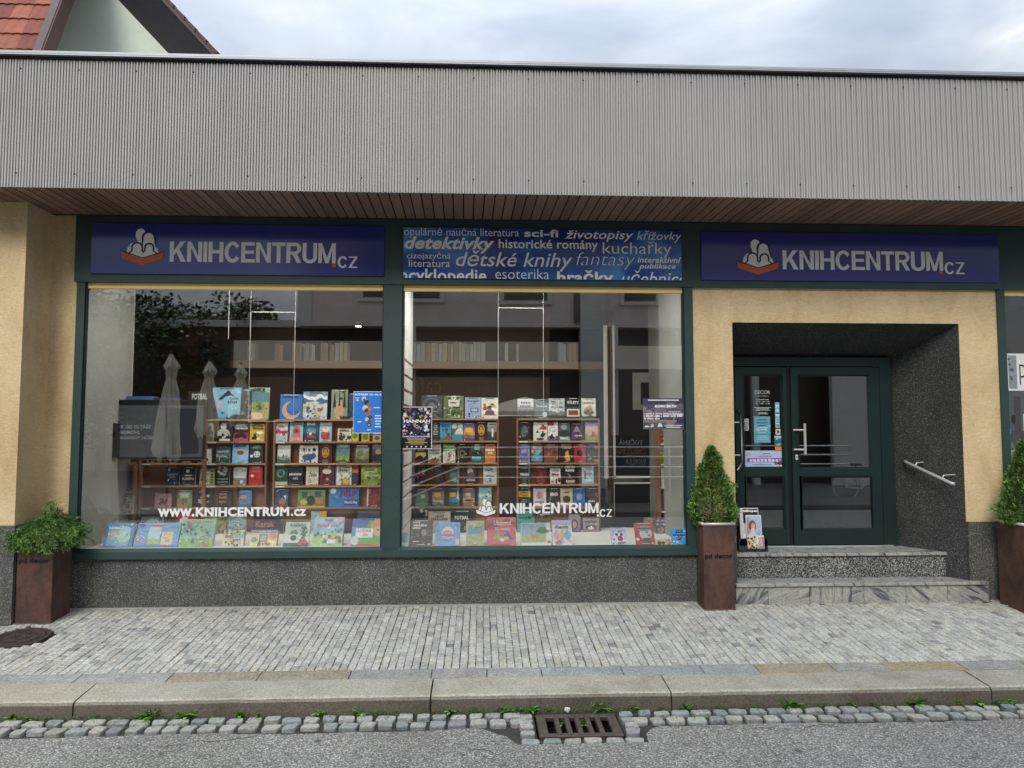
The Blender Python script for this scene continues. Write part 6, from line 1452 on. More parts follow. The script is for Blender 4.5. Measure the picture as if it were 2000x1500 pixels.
# ------------------------------------------------------------------ things stuck on the window glass (just inside)
def poster(px0, px1, pt, pb_, y, col, art, ti, lab, name='poster', cat='poster', th=.0012, outside=True):
    a, b = aty(px0, pb_, y), aty(px1, pt, y); W, H = b.x-a.x, b.z-a.z
    m2 = MB(); m2.box(-W/2, -th/2, 0, W/2, th/2, H, M['print'], hx(col))
    o = m2.build(name, None, False, ((a.x+b.x)/2, y, a.z)); tag(o, lab, cat)
    m3 = MB(); cover_art(m3, W, H, art, ti, random.Random(hash_s(lab)), -th/2-.0002, .0001)
    if m3.f: m3.build('print', o)
    return o
YW = .0105
rp = random.Random(9)
poster(689.5, 748.5, 764.5, 846, YW, 'd6e4f4', 'R .015 .012 .985 .988 2f7cd4;O .35 .82 .08 .055 c8d0dc;O .36 .8 .05 .03 7a3c34;O .44 .73 .09 .06 2c3038;O .52 .68 .08 .05 8a6a5c;O .4 .6 .1 .07 d8c4cc;O .46 .54 .09 .06 4a3c40;O .54 .58 .06 .05 c87a5c;O .5 .46 .09 .06 a86a50;O .56 .38 .08 .05 34506a;O .46 .33 .07 .05 b8c4d0;O .54 .28 .07 .045 7a4c3c;O .53 .2 .07 .05 303840;O .53 .2 .04 .025 b8a89a;R .48 .07 .6 .09 e8f0f8;L 5 .7 .12 .97 .45 cfe0f4;L 3 .06 .76 .2 .86 dfeaf8;L 1 .68 .58 .9 .64 cfe0f4;L 1 .1 .24 .32 .3 cfe0f4', T('FUTÁREK 14.–16. 6.', .05, .9, .96, .96, 'f0f5fb', .05), 'bright blue festival poster reading FUTÁREK 14.–16. 6.')
poster(783.5, 844, 794.5, 877, YW, 'e4e4e2', 'R .02 .015 .98 .985 1c1c20;S 60 .04 .72 .97 .97 .05 d8a03c 4a5a8c e8e4e0 2c2c34 8a4a3c 5c78b8 c8b8a8;S 70 .04 .32 .97 .6 .05 e8e8ea 3c3c8c c87a8c 5a5ab0 222 b89aa0 9ab8d0;O .5 .42 .16 .07 2c2c3c;L 2 .06 .2 .94 .26 b8b8ba;L 3 .12 .1 .88 .2 c8a858;O .2 .055 .03 .02 ccc;O .35 .055 .03 .02 ccc;O .5 .055 .03 .02 ccc;O .65 .055 .03 .02 ccc;O .8 .055 .03 .02 ccc', T('HANNAH', .08, .62, .94, .7, 'f0f0ee', .03)+T('FILM BUDDHISMUS UNTOLD JOURNEY', .04, .27, .95, .31, 'eee', .03), 'black film poster reading HANNAH with photo collage')
poster(1256, 1337, 778, 838.5, YW, '5a5464', 'R 0 .78 1 1 454052;S 14 0 .1 1 .8 .12 6a6274 4a4656 8a7c80 726a78;R 0 .22 1 .3 8a7a72;R 0 .5 1 .56 6c6474;R .8 .2 1 .36 3c3a48;L 1 .08 .9 .9 .98 e4e2ea;L 2 .45 .03 .98 .15 d8d4dc', T('KONCERT', .28, .7, .74, .79, 'f2f0f4', .05, .25)+T('v neděli 9. června 2024 od 18.00 hod.', .02, .48, .94, .54, 'f0eef2', .03, .2)+T('v zahradě muzea a zámku, vstup volný', .02, .4, .94, .46, 'f0eef2', .03, .2)+T('na Velké Hané', .02, .32, .4, .38, 'f0eef2', .03, .2), 'dark violet concert notice reading KONCERT')
poster(1311, 1341, 1032, 1062, YW-.001, '3f9ad4', 'R .12 .52 .9 .6 1c2c44;O .5 .36 .2 .12 1f2f4a;O .62 .4 .12 .09 c83c50;O .42 .36 .1 .06 3f9ad4;O .5 .1 .1 .04 8ac0a0', T('ZDE', .26, .7, .76, .92, '14243c', .03), 'small blue square sticker reading ZDE', 'sticker', 'sticker')
# white window lettering
def decal_obj(name, lab):
    return tag(empty(name, (0, YW-.002, 0)), lab, 'window lettering')
def PW(u, v, d=0.0): return (u, .0115-.0002-d, v)
o = decal_obj('window_lettering', 'white web address lettering on the left display window'); I = Matrix.Translation(-Vector(o.location))
m2 = MB(); p, q = aty(308, 1009.5, .011), aty(380, 993, .011); put_text(m2, 'www.', p.x, p.z, q.x, q.z, PW, M['decal'], hx('e8e8e6'), .035)
p, q = aty(382, 1009, .011), aty(565, 990, .011); put_text(m2, 'KNIHCENTRUM', p.x, p.z, q.x, q.z, PW, M['decal'], hx('e8e8e6'), .045)
p, q = aty(568, 1008, .011), aty(598, 994, .011); put_text(m2, '.cz', p.x, p.z, q.x, q.z, PW, M['decal'], hx('e8e8e6'), .03)
q = m2.build('lettering', o); q.matrix_parent_inverse = I
o = decal_obj('window_lettering', 'white KNIHCENTRUM lettering with family logo on the right display window'); I = Matrix.Translation(-Vector(o.location))
WH = hx('e6e6e4')
m2 = MB(); p, q = aty(976, 1003, .011), aty(1169, 982, .011); put_word(m2, 'KNIHCENTRUM', p.x, p.z, q.x, q.z, PW, M['decal'], WH)
p, q = aty(1171, 1009.5, .011), aty(1195, 994.5, .011); put_word(m2, 'CZ', p.x, p.z, q.x, q.z, PW, M['decal'], WH, .1, .12, .14)
p, q = aty(1166, 1009, .011), aty(1170, 1005, .011); m2.face([PW(p.x, p.z), PW(q.x, p.z), PW(q.x, q.z), PW(p.x, q.z)], M['decal'], WH)
q = m2.build('lettering', o); q.matrix_parent_inverse = I
m2 = MB(); p, q = aty(930, 1008, .011), aty(968, 975, .011); logo(m2, p.x, p.z, q.x, q.z, PW, WH, hx('4a4f50'), WH, .00005); q = m2.build('logo', o); q.matrix_parent_inverse = I
# notices on the left door leaf
yd = DY-.045+.023
def dposter(a, b, t, bo, col, art, ti, lab, cat='notice', name='door_notice'): return poster(a, b, t, bo, yd-.0008, col, art, ti, lab, name, cat, .0008)
dposter(1473, 1504, 813, 865, '5f9dae', 'R .04 .03 .96 .97 69a7b7;L 5 .15 .1 .85 .42 8fc4cf;L 3 .15 .6 .85 .92 2f6a80;O .25 .5 .12 .06 c8b8a0;R 0 .3 1 .34 4f8ca0;L 2 .3 .46 .9 .6 d0e0e0', [], 'turquoise notice sheet on the left door leaf')
dposter(1453.5, 1529, 880, 915, 'b4c3dd', 'R .08 .35 1 .58 7a55a8;S 10 .1 .36 .98 .56 .03 b89ad0 5a3a8a;L 1 .45 .78 .7 .9 6a80b0;L 1 .3 .64 .8 .74 6a80b0;L 2 .2 .05 .7 .28 7a94b8', T('VÝPRODEJ', .14, .38, .9, .55, 'e0d4ee', .05), 'pale blue banner with a purple stripe on the left door leaf')
dposter(1514.5, 1522, 786, 836, '7fb4c8', 'L 5 .1 .05 .9 .95 cfe4ea;R .2 .1 .8 .14 34606c;R .2 .3 .8 .34 34606c;R .2 .55 .8 .6 34606c', [], 'narrow light blue strip of icons on the left door leaf')
dposter(1515, 1524, 838, 849, 'cfc8c0', 'O .5 .5 .3 .3 6a4a44', [], 'small beige sticker under the blue icon strip')
dposter(1513, 1527, 851, 870, '3c8298', 'R 0 .75 1 1 a8c8cc;R .1 .2 .9 .6 2c6a80', [], 'teal sticker on the left door leaf')
dposter(1514, 1528, 872, 881, 'e08838', '', [], 'orange sticker on the left door leaf')
dposter(1513.5, 1529, 900, 915, 'dcdad8', 'O .4 .68 .16 .12 333;O .7 .7 .1 .08 7a9a6a;L 2 .1 .1 .9 .4 c8506a;R 0 0 1 .04 d0708a;R 0 .96 1 1 d0708a', [], 'white sticker with pink print at the door corner')
dposter(1453, 1462, 818, 841, 'c4c8ca', 'L 7 .1 .05 .9 .75 333;R .1 .82 .9 .95 8a9296', [], 'small white printed sheet at the left glass edge of the door')
o = tag(empty('door_lettering', (0, yd-.001, 0)), 'white DECOR opening hours lettering on the left door glass', 'window lettering'); I = Matrix.Translation(-Vector(o.location))
m2 = MB()
def PD(u, v, d=0.0): return (u, yd-.0009-d, v)
for s, a, b, t, bo, bd in (('DECOR', 1474, 1504, 762.5, 769.5, 0), ('prostějov', 1476, 1502, 772, 775, 0), ('PROVOZNÍ DOBA', 1476, 1501.5, 779, 781.5, .03), ('Po - Pá   9.00 - 17.00', 1476, 1503, 783.5, 785.8, .03), ('So   9.00 - 11.30', 1476, 1503, 787.3, 789.6, .03)):
    p, q = aty(a, bo, yd), aty(b, t, yd); put_text(m2, s, p.x, p.z, q.x, q.z, PD, M['decal'], hx('c9cccb'), bd)
for a, b, t in ((1473, 1506, 796), (1478, 1502, 798.5), (1476, 1504, 801), (1482, 1498, 806), (1480, 1500, 808.5)):
    x = a
    while x < b:
        w = rp.uniform(1, 3.5); p, q = aty(x, t+.7, yd), aty(min(b, x+w), t-.7, yd); m2.face([PD(p.x, p.z), PD(q.x, p.z), PD(q.x, q.z), PD(p.x, q.z)], M['decal'], hx('c9cccb')); x += w+.8
q = m2.build('lettering', o); q.matrix_parent_inverse = I

# neighbour window with printed film
def nb(a, b, t, bo, col, art, ti, lab): return poster(a, b, t, bo, YW, col, art, ti, lab, 'window_print', 'window print')
p2 = 2300
nb(1967, p2, 692, 763, 'dcdcda', 'R .012 .05 .06 .95 8a9094;S 5 .015 .1 .055 .9 .012 555c60 3c5c8a 39424a', T('pd decor', .075, .16, .42, .9, '1c1c1e', -.012), 'white window print with a large thin letter p')
nb(1966, p2, 764, 876, '4a4a4c', 'R 0 .3 1 1 58585a;R .05 .3 .09 .9 46464a;S 20 0 0 1 .3 .03 3a3a3c 6a6a6a 2c2c2e;O .045 .5 .012 .08 2c2c2e;O .016 .3 .012 .1 4a8ac0;R .1 .3 .14 .6 c9c9c8', [], 'grey photo print of an interior in the neighbour window')
nb(1968, p2, 878, 935, '9a9580', 'S 60 0 .1 1 1 .02 b8a878 6a7a4a c8c4b0 8a5a48 4a5a3c', [], 'flower photo print in the neighbour window')
# ------------------------------------------------------------------ planters with evergreens
def planter(fl, fr, base_py, top_py, depth, lab, px_text, yfix=None, rim=True):
    """fl, fr: pixel columns of the front corners at the base row base_py"""
    a, b = atp(fl, base_py), atp(fr, base_py); y0 = (a.y+b.y)/2; x0, x1 = a.x, b.x; w = (x1-x0)/2
    if yfix is not None: y0 = yfix; x0 = PX+.022; x1 = aty(fr, base_py, y0).x; w = (x1-x0)/2
    zb_ = pave_z(y0+depth*.5)-.012; zt = aty((fl+fr)/2, top_py, y0).z; H = zt-zb_
    o = tag(empty('planter', ((x0+x1)/2, y0+depth/2, zb_)), lab, 'planter', 'rusty steel planters of the neighbouring shop')
    t = .006; d = depth/2
    m2 = MB(); m2.bbox(-w, -d, .012, w, -d+t, H, M['rust'], .002); m2.bbox(-w, d-t, .012, w, d, H, M['rust'], .002)
    m2.box(-w, -d+t, .012, -w+t, d-t, H, M['rust']); m2.box(w-t, -d+t, .012, w, d-t, H, M['rust']); m2.build('box', o)
    m2 = MB(); m2.box(-w-.004, -d-.004, 0, w+.004, d+.004, .0118, M['kerb'], hx('6a5f58')); m2.build('foot', o)
    m2 = MB(); m2.box(-w+t, -d+t, H-.07, w-t, d-t, H-.06, M['soil']); m2.build('soil', o)
    if rim:
        m2 = MB(); r = .014
        for (p, q) in (((-w, -d), (w, -d)), ((w, -d), (w, d)), ((w, d), (-w, d)), ((-w, d), (-w, -d))):
            m2.tube([(p[0], p[1], H+.002), (q[0], q[1], H+.002)], r, M['steel'], 8)
        m2.build('rim', o, True)
    m2 = MB(); tx0_, ty1, tx1_, ty0 = px_text; p, q = aty(tx0_, ty0, y0), aty(tx1_, ty1, y0)
    def PL(u, v): return (u-o.location.x, -d-.0012, v-zb_)
    blk = hx('080808')
    put_text(m2, 'pd decor', p.x, p.z, q.x, q.z, PL, M['decal'], blk, .045)
    m2.build('lettering', o)
    return o, w, d, H
pl1, w1, d1, H1 = planter(28, 99, 1207, 1052, .28, 'rusty planter at the left pier, overhung by a feathery evergreen', (37, 1089, 98, 1103), yfix=-.372, rim=False)
pl2, w2, d2, H2 = planter(1376, 1437, 1192.5, 1024, .34, 'rusty planter with zinc rim between the display window and the doorway', (1377, 1081, 1431, 1094))
pl3, w3, d3, H3 = planter(2011, 2075, 1203, 1026, .36, 'rusty planter cut by the right edge of the picture', (2020, 1083, 2062, 1096))
G = ['2c4a1c', '3c6226', '4d7a2c', '1f3816', '618c38', '27431c', '7a9c46', '35591f']
def leafset(mb, c, n, d, r, rnd, size, wid, cols, up=.25):
    """a spray: n small blades radiating from c around direction d"""
    for k in range(n):
        v = (d+Vector((rnd.gauss(0, r), rnd.gauss(0, r), rnd.gauss(0, r)+up*.3))).normalized()
        s = size*rnd.uniform(.6, 1.25); side = v.cross(Vector((rnd.gauss(0, 1), rnd.gauss(0, 1), rnd.gauss(0, 1)))).normalized()*wid*rnd.uniform(.7, 1.2)
        base = c+Vector((rnd.gauss(0, .006), rnd.gauss(0, .006), rnd.gauss(0, .006)))
        mb.face([base-side*.4, base+side*.4, base+v*s*.6+side*.6, base+v*s, base+v*s*.6-side*.6], M['leaf'], rnd.choice(cols))
def dwarf_spruce(pl, w, H, ztop, rad, seed, lab, seenhalf=False, squash=.8):
    rnd = random.Random(seed)
    base = Vector(pl.location)+Vector((0, 0, H-.05)); hh = ztop-base.z
    o = tag(empty('dwarf_spruce', base), lab, 'shrub', 'cone shaped evergreens in planters')
    cols = [hx(c) for c in ('37521f', '445f26', '526e2e', '2a4119', '5f7b36', '2d451d', '71883f')]; tip = [hx(c) for c in ('7fa64a', '8db356', '6c9a40', '9abf66')]
    m2 = MB()
    lobes = [(rnd.uniform(0, 6.28), rnd.uniform(0, 1), rnd.uniform(.12, .42)) for _ in range(30)]
    for k in range(4600):
        t = rnd.random()**1.35
        prof = (1-t)**.70*(.66+.34*min(1, t/.16)) + .02
        if t > .62: prof *= .86
        a = rnd.uniform(0, 2*math.pi); bump_ = 1.0
        for la, lt, lh in lobes:
            da = (a-la+math.pi) % (2*math.pi)-math.pi; q = (da/.34)**2+((t-lt)/.06)**2
            if q < 4: bump_ += lh*math.exp(-q)
        dep = rnd.random()**.45
        r_ = rad*1.0*prof*bump_*(.55+.45*dep)*rnd.uniform(.94, 1.04)
        c = Vector((math.cos(a)*r_, math.sin(a)*r_*squash, .02+t*hh*.97))
        dirv = Vector((math.cos(a)*.8, math.sin(a)*.8, .75)).normalized()
        leafset(m2, c, 5, dirv, .5, rnd, .030, .0042, tip if dep > .82 and rnd.random() < .5 else cols)
    f = m2.build('foliage', o)
    m2 = MB(); m2.tube([(0, 0, 0), (.004, .002, hh*.45), (0, 0, hh*.95)], [.014, .009, .003], M['trunk'], 7)
    for k in range(26):
        z = rnd.uniform(.04, .8)*hh; a = rnd.uniform(0, 6.28); l = rad*(1-z/hh)*.8; m2.tube([(0, 0, z), (math.cos(a)*l, math.sin(a)*l*squash, z+l*.35)], [.005, .0015], M['trunk'], 4)
    m2.build('stem', o)
    return o
yy2 = pl2.location.y; yy3 = pl3.location.y
dwarf_spruce(pl2, w2, H2, aty(1383, 874, yy2).z, (aty(1441, 960, yy2).x-aty(1340, 960, yy2).x)/2*1.0, 3, 'cone shaped dwarf spruce in the planter beside the doorway')
dwarf_spruce(pl3, w3, H3, aty(2030, 862, yy3).z, (aty(1441, 960, yy3).x-aty(1340, 960, yy3).x)/2*1.0, 8, 'cone shaped dwarf spruce cut by the right edge of the picture')
# feathery juniper
rnd = random.Random(14)
jc = Vector(pl1.location)+Vector((0, 0, H1-.05)); jo = tag(empty('juniper', jc), 'feathery spreading juniper hanging over the left rusty planter', 'shrub')
m2 = MB(); st = MB(); cols = [hx(c) for c in ('2f5220', '3f6a26', '4f7f2e', '28481c', '5f8f38', '355a22')]; tip = [hx(c) for c in ('7da244', '8fb354', '6a963a')]
jx0, jx1 = (aty(36, 1030, jc.y).x-jc.x)*.88, (aty(158, 1030, jc.y).x-jc.x)*.86
for k in range(330):
    a = rnd.uniform(0, 2*math.pi); ca, sa = math.cos(a), math.sin(a)
    L_ = (jx1 if ca > 0 else -jx0)*abs(ca)+.24*abs(sa); L_ *= rnd.uniform(.45, 1.05)
    rise = rnd.uniform(.03, .15)+(.05 if rnd.random() < .2 else 0)
    if 0.15 < ca < .6 and rnd.random() < .25: rise += .07
    pts = []
    for i in range(7):
        s = i/6; pts.append(Vector((ca*L_*s+rnd.gauss(0, .006), sa*L_*s+rnd.gauss(0, .006), .03+rise*math.sin(min(1.0, s*1.15)*2.3)*1.05-(.10*s*s*s if rnd.random() < .75 else .02))))
    st.tube(pts, [.003, .003, .0025, .0025, .002, .0015, .001], M['trunk'], 3, cap=False)
    for i in range(2, 7):
        d = (pts[i]-pts[i-1]).normalized()
        for j in range(5):
            c = pts[i-1].lerp(pts[i], rnd.random()); sd = d.cross(Vector((0, 0, 1))).normalized()*(1 if j % 2 else -1)
            v = (d*.9+sd*.8+Vector((0, 0, rnd.uniform(-.4, .2)))).normalized(); tw_ = c+v*rnd.uniform(.02, .045)
            leafset(m2, c, 5, v, .28, rnd, .024, .0027, cols, 0)
            leafset(m2, tw_, 6, v, .38, rnd, .019, .0026, tip if (i > 4 and rnd.random() < .6) or rnd.random() < .08 else cols, 0)
for (px_, py_) in ((100, 987), (92, 1000), (106, 998)):
    c = aty(px_, py_, jc.y)-jc
    for q in range(20): leafset(m2, c+Vector((rnd.gauss(0, .02), rnd.gauss(0, .02), rnd.gauss(0, .02))), 4, Vector((rnd.gauss(0, .5), 0, 1)), .5, rnd, .028, .0045, tip+cols)
m2.build('foliage', jo); st.build('branches', jo)

# ------------------------------------------------------------------ magazine stand on the entrance step
yg = .30
ga, gb = aty(1450, 1064, yg), aty(1494, 1066, yg)
mg = tag(empty('magazine_stand', ((ga.x+gb.x)/2, yg, FL)), 'clear plastic magazine stand on the step left of the doors', 'magazine stand')
M['acryl'] = glass_mat('clear_acrylic', .05, (.86, .88, .88))
m2 = MB(); w = (gb.x-ga.x)/2
m2.box(-w-.05, -.045, 0.001, w+.01, .10, .006, M['acryl']); m2.box(-w-.05, -.050, .001, w+.01, -.045, .05, M['acryl']); m2.box(w+.005, -.045, .006, w+.010, .10, .12, M['acryl']); m2.box(-w-.055, -.045, .006, -w-.050, .10, .25, M['acryl'])
m2.build('holder', mg)
m2 = MB(); m2.box(-w-.03, .08, .006, w, .084, .30, M['acryl']); m2.build('back_plate', mg)
def mag(xa, xb, yt, pb_, y, lean, col, art, ti, lab):
    place_printed('magazine', xa, xb, yt, pb_, y, lean, col, art, ti, lab, 'magazine', .012)
mag(1447, 1484, 992, 1052, yg+.045, .10, 'd9dadc', 'R .18 .5 .97 .97 2a2428;O .6 .6 .3 .08 6a5c5c', T('nákupec', .2, .84, .96, .95, 'f0f0f2', .05), 'white framed magazine standing behind in the plastic stand')
mag(1459, 1489, 1006, 1056, yg+.012, .10, 'e6e4e4', 'R .04 .02 .95 .96 a8bed4;R .04 .02 .95 .35 9ab0b4;R .04 .02 .22 .9 a8958c;O .4 .56 .24 .24 7a4a38;O .45 .54 .14 .16 d8a48c;P .4 .14 .26 c8ccdc c8ccdc;R .4 .46 .5 .48 f0e8e4', T('nákupec', .3, .84, .92, .94, 'c8d4e4', .04), 'magazine with a smiling brown haired woman on its cover')
mag(1461, 1493.5, 1046, 1072, yg-.03, .12, 'e4dcdc', 'R .02 .02 .55 .98 d8c8b4;S 30 .04 .05 .55 .95 .07 3a2c28 e8e4dc a8704c 3c3c40 c8a080 5a3a2c;L 6 .6 .1 .86 .9 b8a8ac;R .88 .1 .95 .9 c83c5c', [], 'small leaflet with product photos and a red edge text')

# ------------------------------------------------------------------ weeds along the kerb
GW = ['45701f', '557f2a', '669634', '365c1c', '7ca544']
def weed(px_, py_, size, seed, lab, broad=True, z=-.262):
    rnd_ = random.Random(seed); p = atz(px_, py_, z); y_ = min(p.y, YK1-.012)
    o = tag(empty('weed', (p.x, y_, z)), lab, 'weed', 'weeds growing along the kerb')
    m3 = MB()
    nl = rnd_.randint(8, 13)
    for k in range(nl):
        a = rnd_.uniform(0, 6.28); L_ = size*rnd_.uniform(.55, 1.1); w_ = L_*(.19 if broad else .06); el = rnd_.uniform(.35, 1.1)
        h = Vector((math.cos(a)*math.cos(el), -abs(math.sin(a))*math.cos(el)*.8+.1, math.sin(el))); sd = h.cross(Vector((0, 0, 1))).normalized(); c = hx(rnd_.choice(GW))
        pts = [Vector((rnd_.gauss(0, .006), rnd_.gauss(0, .004), 0))]
        dr_ = h.copy(); q = pts[0]
        rows = []
        for i in range(5):
            s = i/4; ww = w_*math.sin(math.pi*(.12+.86*s))*(1.15 if i == 2 else 1); rows.append((q-sd*ww, q+sd*ww)); dr_ = (dr_+Vector((0, 0, -.22))).normalized(); q = q+dr_*L_/4
        for i in range(4): m3.face([rows[i][0], rows[i][1], rows[i+1][1], rows[i+1][0]], M['leaf'], c)
    for k in range(nl):
        a = rnd_.uniform(0, 6.28); leafset(m3, Vector((rnd_.gauss(0, size*.35), rnd_.gauss(0, size*.1), size*rnd_.uniform(0, .35))), 4, Vector((math.cos(a)*.6, -.3, .8)), .5, rnd_, size*.32, size*.05, [hx(c_) for c_ in GW])
    m3.build('leaves', o)
places = [(22, 1405, .05, 1, 'in the left corner of the picture'), (65, 1399, .035, 1, 'near the left edge of the kerb'), (103, 1398, .03, 0, 'left of the first kerb joint'),
 (196, 1393, .03, 0, 'at the first kerb joint'), (297, 1388, .06, 1, 'under the second kerb stone, with orange leaf beside'), (328, 1376, .09, 0, 'tall grassy, under the second kerb stone'), (372, 1389, .075, 1, 'broad, left part of the second kerb stone'),
 (478, 1386, .045, 1, 'under the middle of the second kerb stone'), (505, 1400, .03, 1, 'between two gutter setts'), (632, 1378, .05, 1, 'under the right part of the second kerb stone'),
 (706, 1382, .05, 1, 'bright, at the left of the kerb joint'), (745, 1376, .035, 0, 'small, by the central kerb joint'), (880, 1371, .05, 1, 'fine leaved, right of the central kerb joint'), (928, 1378, .04, 0, 'mossy, between gutter setts'),
 (985, 1370, .06, 1, 'round leaved, left of the drain'), (1010, 1374, .05, 1, 'dense, just left of the drain'), (1036, 1377, .055, 1, 'leafy, at the drain corner'), (1068, 1378, .04, 0, 'low, behind the drain grate'),
 (1168, 1374, .085, 0, 'upright, behind the right end of the drain grate'), (1232, 1372, .04, 1, 'right of the drain setts'), (1095, 1415, .03, 1, 'tiny, in front slot of the grate'), (1138, 1416, .035, 1, 'tiny, in the middle slots of the grate'),
 (1330, 1372, .045, 1, 'under the fourth kerb stone, left part'), (1392, 1369, .03, 0, 'small, under the fourth kerb stone'), (1462, 1368, .035, 0, 'between kerb and setts right of the drain'), (1530, 1370, .085, 0, 'tall bladed, under the fourth kerb stone'), (1548, 1371, .045, 1, 'round leaved beside the tall blades'),
 (1602, 1370, .035, 0, 'low, under the fourth kerb stone'), (1662, 1376, .035, 1, 'spreading over a gutter sett'), (1688, 1366, .04, 0, 'two small leaves, under the kerb'), (1782, 1369, .08, 1, 'large leafy, near the right end of the fourth kerb stone'),
 (1858, 1364, .035, 0, 'left of the last kerb joint'), (1893, 1363, .045, 1, 'by the last kerb joint'), (1928, 1361, .05, 0, 'at the last kerb joint'), (1966, 1368, .045, 1, 'near the right edge of the picture')]
for k, (a, b, s, br, lab) in enumerate(places):
    weed(a, b, s*1.1, 40+k, 'green weed '+lab, bool(br), -.262 if not 1080 < a < 1150 else -.27)
m2 = MB(); rm = random.Random(77)
for k in range(2600):                       # moss and seedlings in the kerb seam and between the setts
    x = rm.uniform(-5, 5.6); dens = .5+.5*math.sin(x*2.1+1)*math.sin(x*.7+2)
    if rm.random() > dens+.25: continue
    y_ = YK1-.008-abs(rm.gauss(0, .012)) if rm.random() < .75 else rm.uniform(-2.0, YK1-.02)
    if gx0-.02 < x < gx1+.02 and y_ < -1.87: continue
    leafset(m2, Vector((x, y_, -.268)), 3, Vector((rm.gauss(0, .5), -.2, .8)), .5, rm, .014, .0035, [hx(c) for c in ('3f6a20', '2f521a', '4f7a2c', '5a6a2c')])
tag(m2.build('moss'), 'low moss and seedlings in the seam between kerb and gutter', 'moss', kind='stuff')
m2 = MB(); m2.face([(-.015, -.004, 0), (.004, -.010, .004), (.018, 0, .010), (.003, .010, .006)], M['leaf'], hx('c8643c')); p = atz(291, 1396, -.255); lf = m2.build('fallen_leaf', None, False, (p.x, p.y, -.255)); tag(lf, 'orange fallen leaf lying on the gutter setts', 'leaf')
m2 = MB(); m2.bbox(-.012, -.006, 0, .012, .006, .010, M['white'], .002); p = atp(1970, 1184); q = m2.build('cigarette_butt', None, False, (p.x, p.y, p.z)); tag(q, 'small white litter beside the wall near the right planter', 'litter')

# ------------------------------------------------------------------ house behind the shop
HY = 7.5
house = tag(empty('house', (-4.5, HY, 0)), 'pale green gabled house with red tiled roof behind the shop', 'building')
HI = Matrix.Translation((4.5, -HY, 0))
def hp(mb, name, par=None):
    o = mb.build(name, par or house)
    if par is None: o.matrix_parent_inverse = HI
    return o
def up2(px_, py_, y): return aty(px_, py_, y)
# gable wall with apex far above the frame
gl, gr = up2(92, 103, HY), up2(340, 116, HY); sl, sr = up2(133, 0, HY), up2(231, 0, HY)
def ext(a, b, t): return a+(b-a)*t
# meeting point of both edges
def meet(a, b, c, d):
    ax, az, bx_, bz = a.x, a.z, b.x, b.z; cx, cz, dx, dz = c.x, c.z, d.x, d.z
    den = (ax-bx_)*(cz-dz)-(az-bz)*(cx-dx); t = ((ax-cx)*(cz-dz)-(az-cz)*(cx-dx))/den
    return Vector((ax+t*(bx_-ax), HY, az+t*(bz-az)))
apex = meet(gl, sl, gr, sr)
lowl, lowr = ext(sl, gl, 2.2), ext(sr, gr, 2.2)
m2 = MB(); m2.face([Vector((lowl.x-2.0, HY, lowl.z)), lowr, Vector((apex.x, HY, apex.z)), Vector((apex.x-3.0, HY, apex.z))], M['mint']); hp(m2, 'wall')
# right verge: boarded underside reaching out towards the street, tile edge above
vy = HY-.75
vl, vr = up2(315, 0, vy), up2(424, 117, vy)
d_ = (vr-vl)
va, vb = vl-d_*1.6, vr+d_*1.2
ga_, gb_ = sr-(gr-sr)*1.4, gr+(gr-sr)*1.2
m2 = MB()
m2.face([ga_, gb_, vb, va], M['eave']); hp(m2, 'verge_soffit')
m2 = MB(); n1 = Vector((.06, 0, .05))
m2.hexa([va, vb, vb+Vector((0, -.03, 0)), va+Vector((0, -.03, 0))], [va+n1*.9, vb+n1*.9, vb+n1*.9+Vector((0, -.03, 0)), va+n1*.9+Vector((0, -.03, 0))], M['eave']); hp(m2, 'verge_board')
k = 0; L_ = (vb-va).length; dd = d_.normalized(); s = 0; back = (ga_-va); 
m2 = MB()
while s < L_-.3:
    p = va+dd*s+n1*1.0; q = va+dd*(s+.34)+n1*.7; bk = Vector((0, 1.6, 0)); t_ = Vector((.035, 0, .03))
    m3 = MB(); m3.hexa([p+Vector((0, -.05, 0)), q+Vector((0, -.05, 0)), q+bk, p+bk], [p+Vector((0, -.05, 0))+t_*.6, q+Vector((0, -.05, 0))+t_*1.4, q+bk+t_*1.4, p+bk+t_*.6], M['clay'], hx('6a4440')); hp(m3, 'roof_tile'); s += .31
# tiled slope in front on the left with a barge board along its edge
ty0, ty1 = 4.4, 7.6
e0, e1 = up2(72, 103, ty0+.6), up2(112, 0, ty0+1.45)
edge_dir = (e1-e0).normalized(); start = e0-edge_dir*.9
right = Vector((1, 0, 0)); nrm = right.cross(edge_dir).normalized()
if nrm.z < 0: nrm = -nrm
TW, TL = .31, .47
def tile_mesh(c):
    m3 = MB(); cols_ = 8; rows_ = []
    for j, (l, dz) in enumerate(((0, .030), (.012, .034), (TL+.05, .004))):
        rows_.append([right*(-TW+TW*i/cols_)+edge_dir*l+nrm*(dz+.013*abs(math.sin(math.pi*2*i/cols_))) for i in range(cols_+1)])
    for j in range(2):
        for i in range(cols_): m3.face([rows_[j][i], rows_[j][i+1], rows_[j+1][i+1], rows_[j+1][i]], M['clay'], c)
    base = [right*(-TW+TW*i/cols_)+nrm*.002 for i in range(cols_+1)]
    for i in range(cols_): m3.face([base[i], base[i+1], rows_[0][i+1], rows_[0][i]], M['clay'], tuple(x*.55 for x in c[:3])+(1,))  # front lip given a darker colour as painted shade
    m3.face([rows_[0][0], rows_[2][0], rows_[2][0]-nrm*.02, rows_[0][0]-nrm*.03], M['clay'], c); return m3
rt_ = random.Random(6); tv_ = []
for c in ('8c5040', '83483c', '985c48', '7a4236', '8f5543'):
    o = tile_mesh(hx(c)).build('roof_tile'); tv_.append(o.data); bpy.data.objects.remove(o)
wslope = 6.0
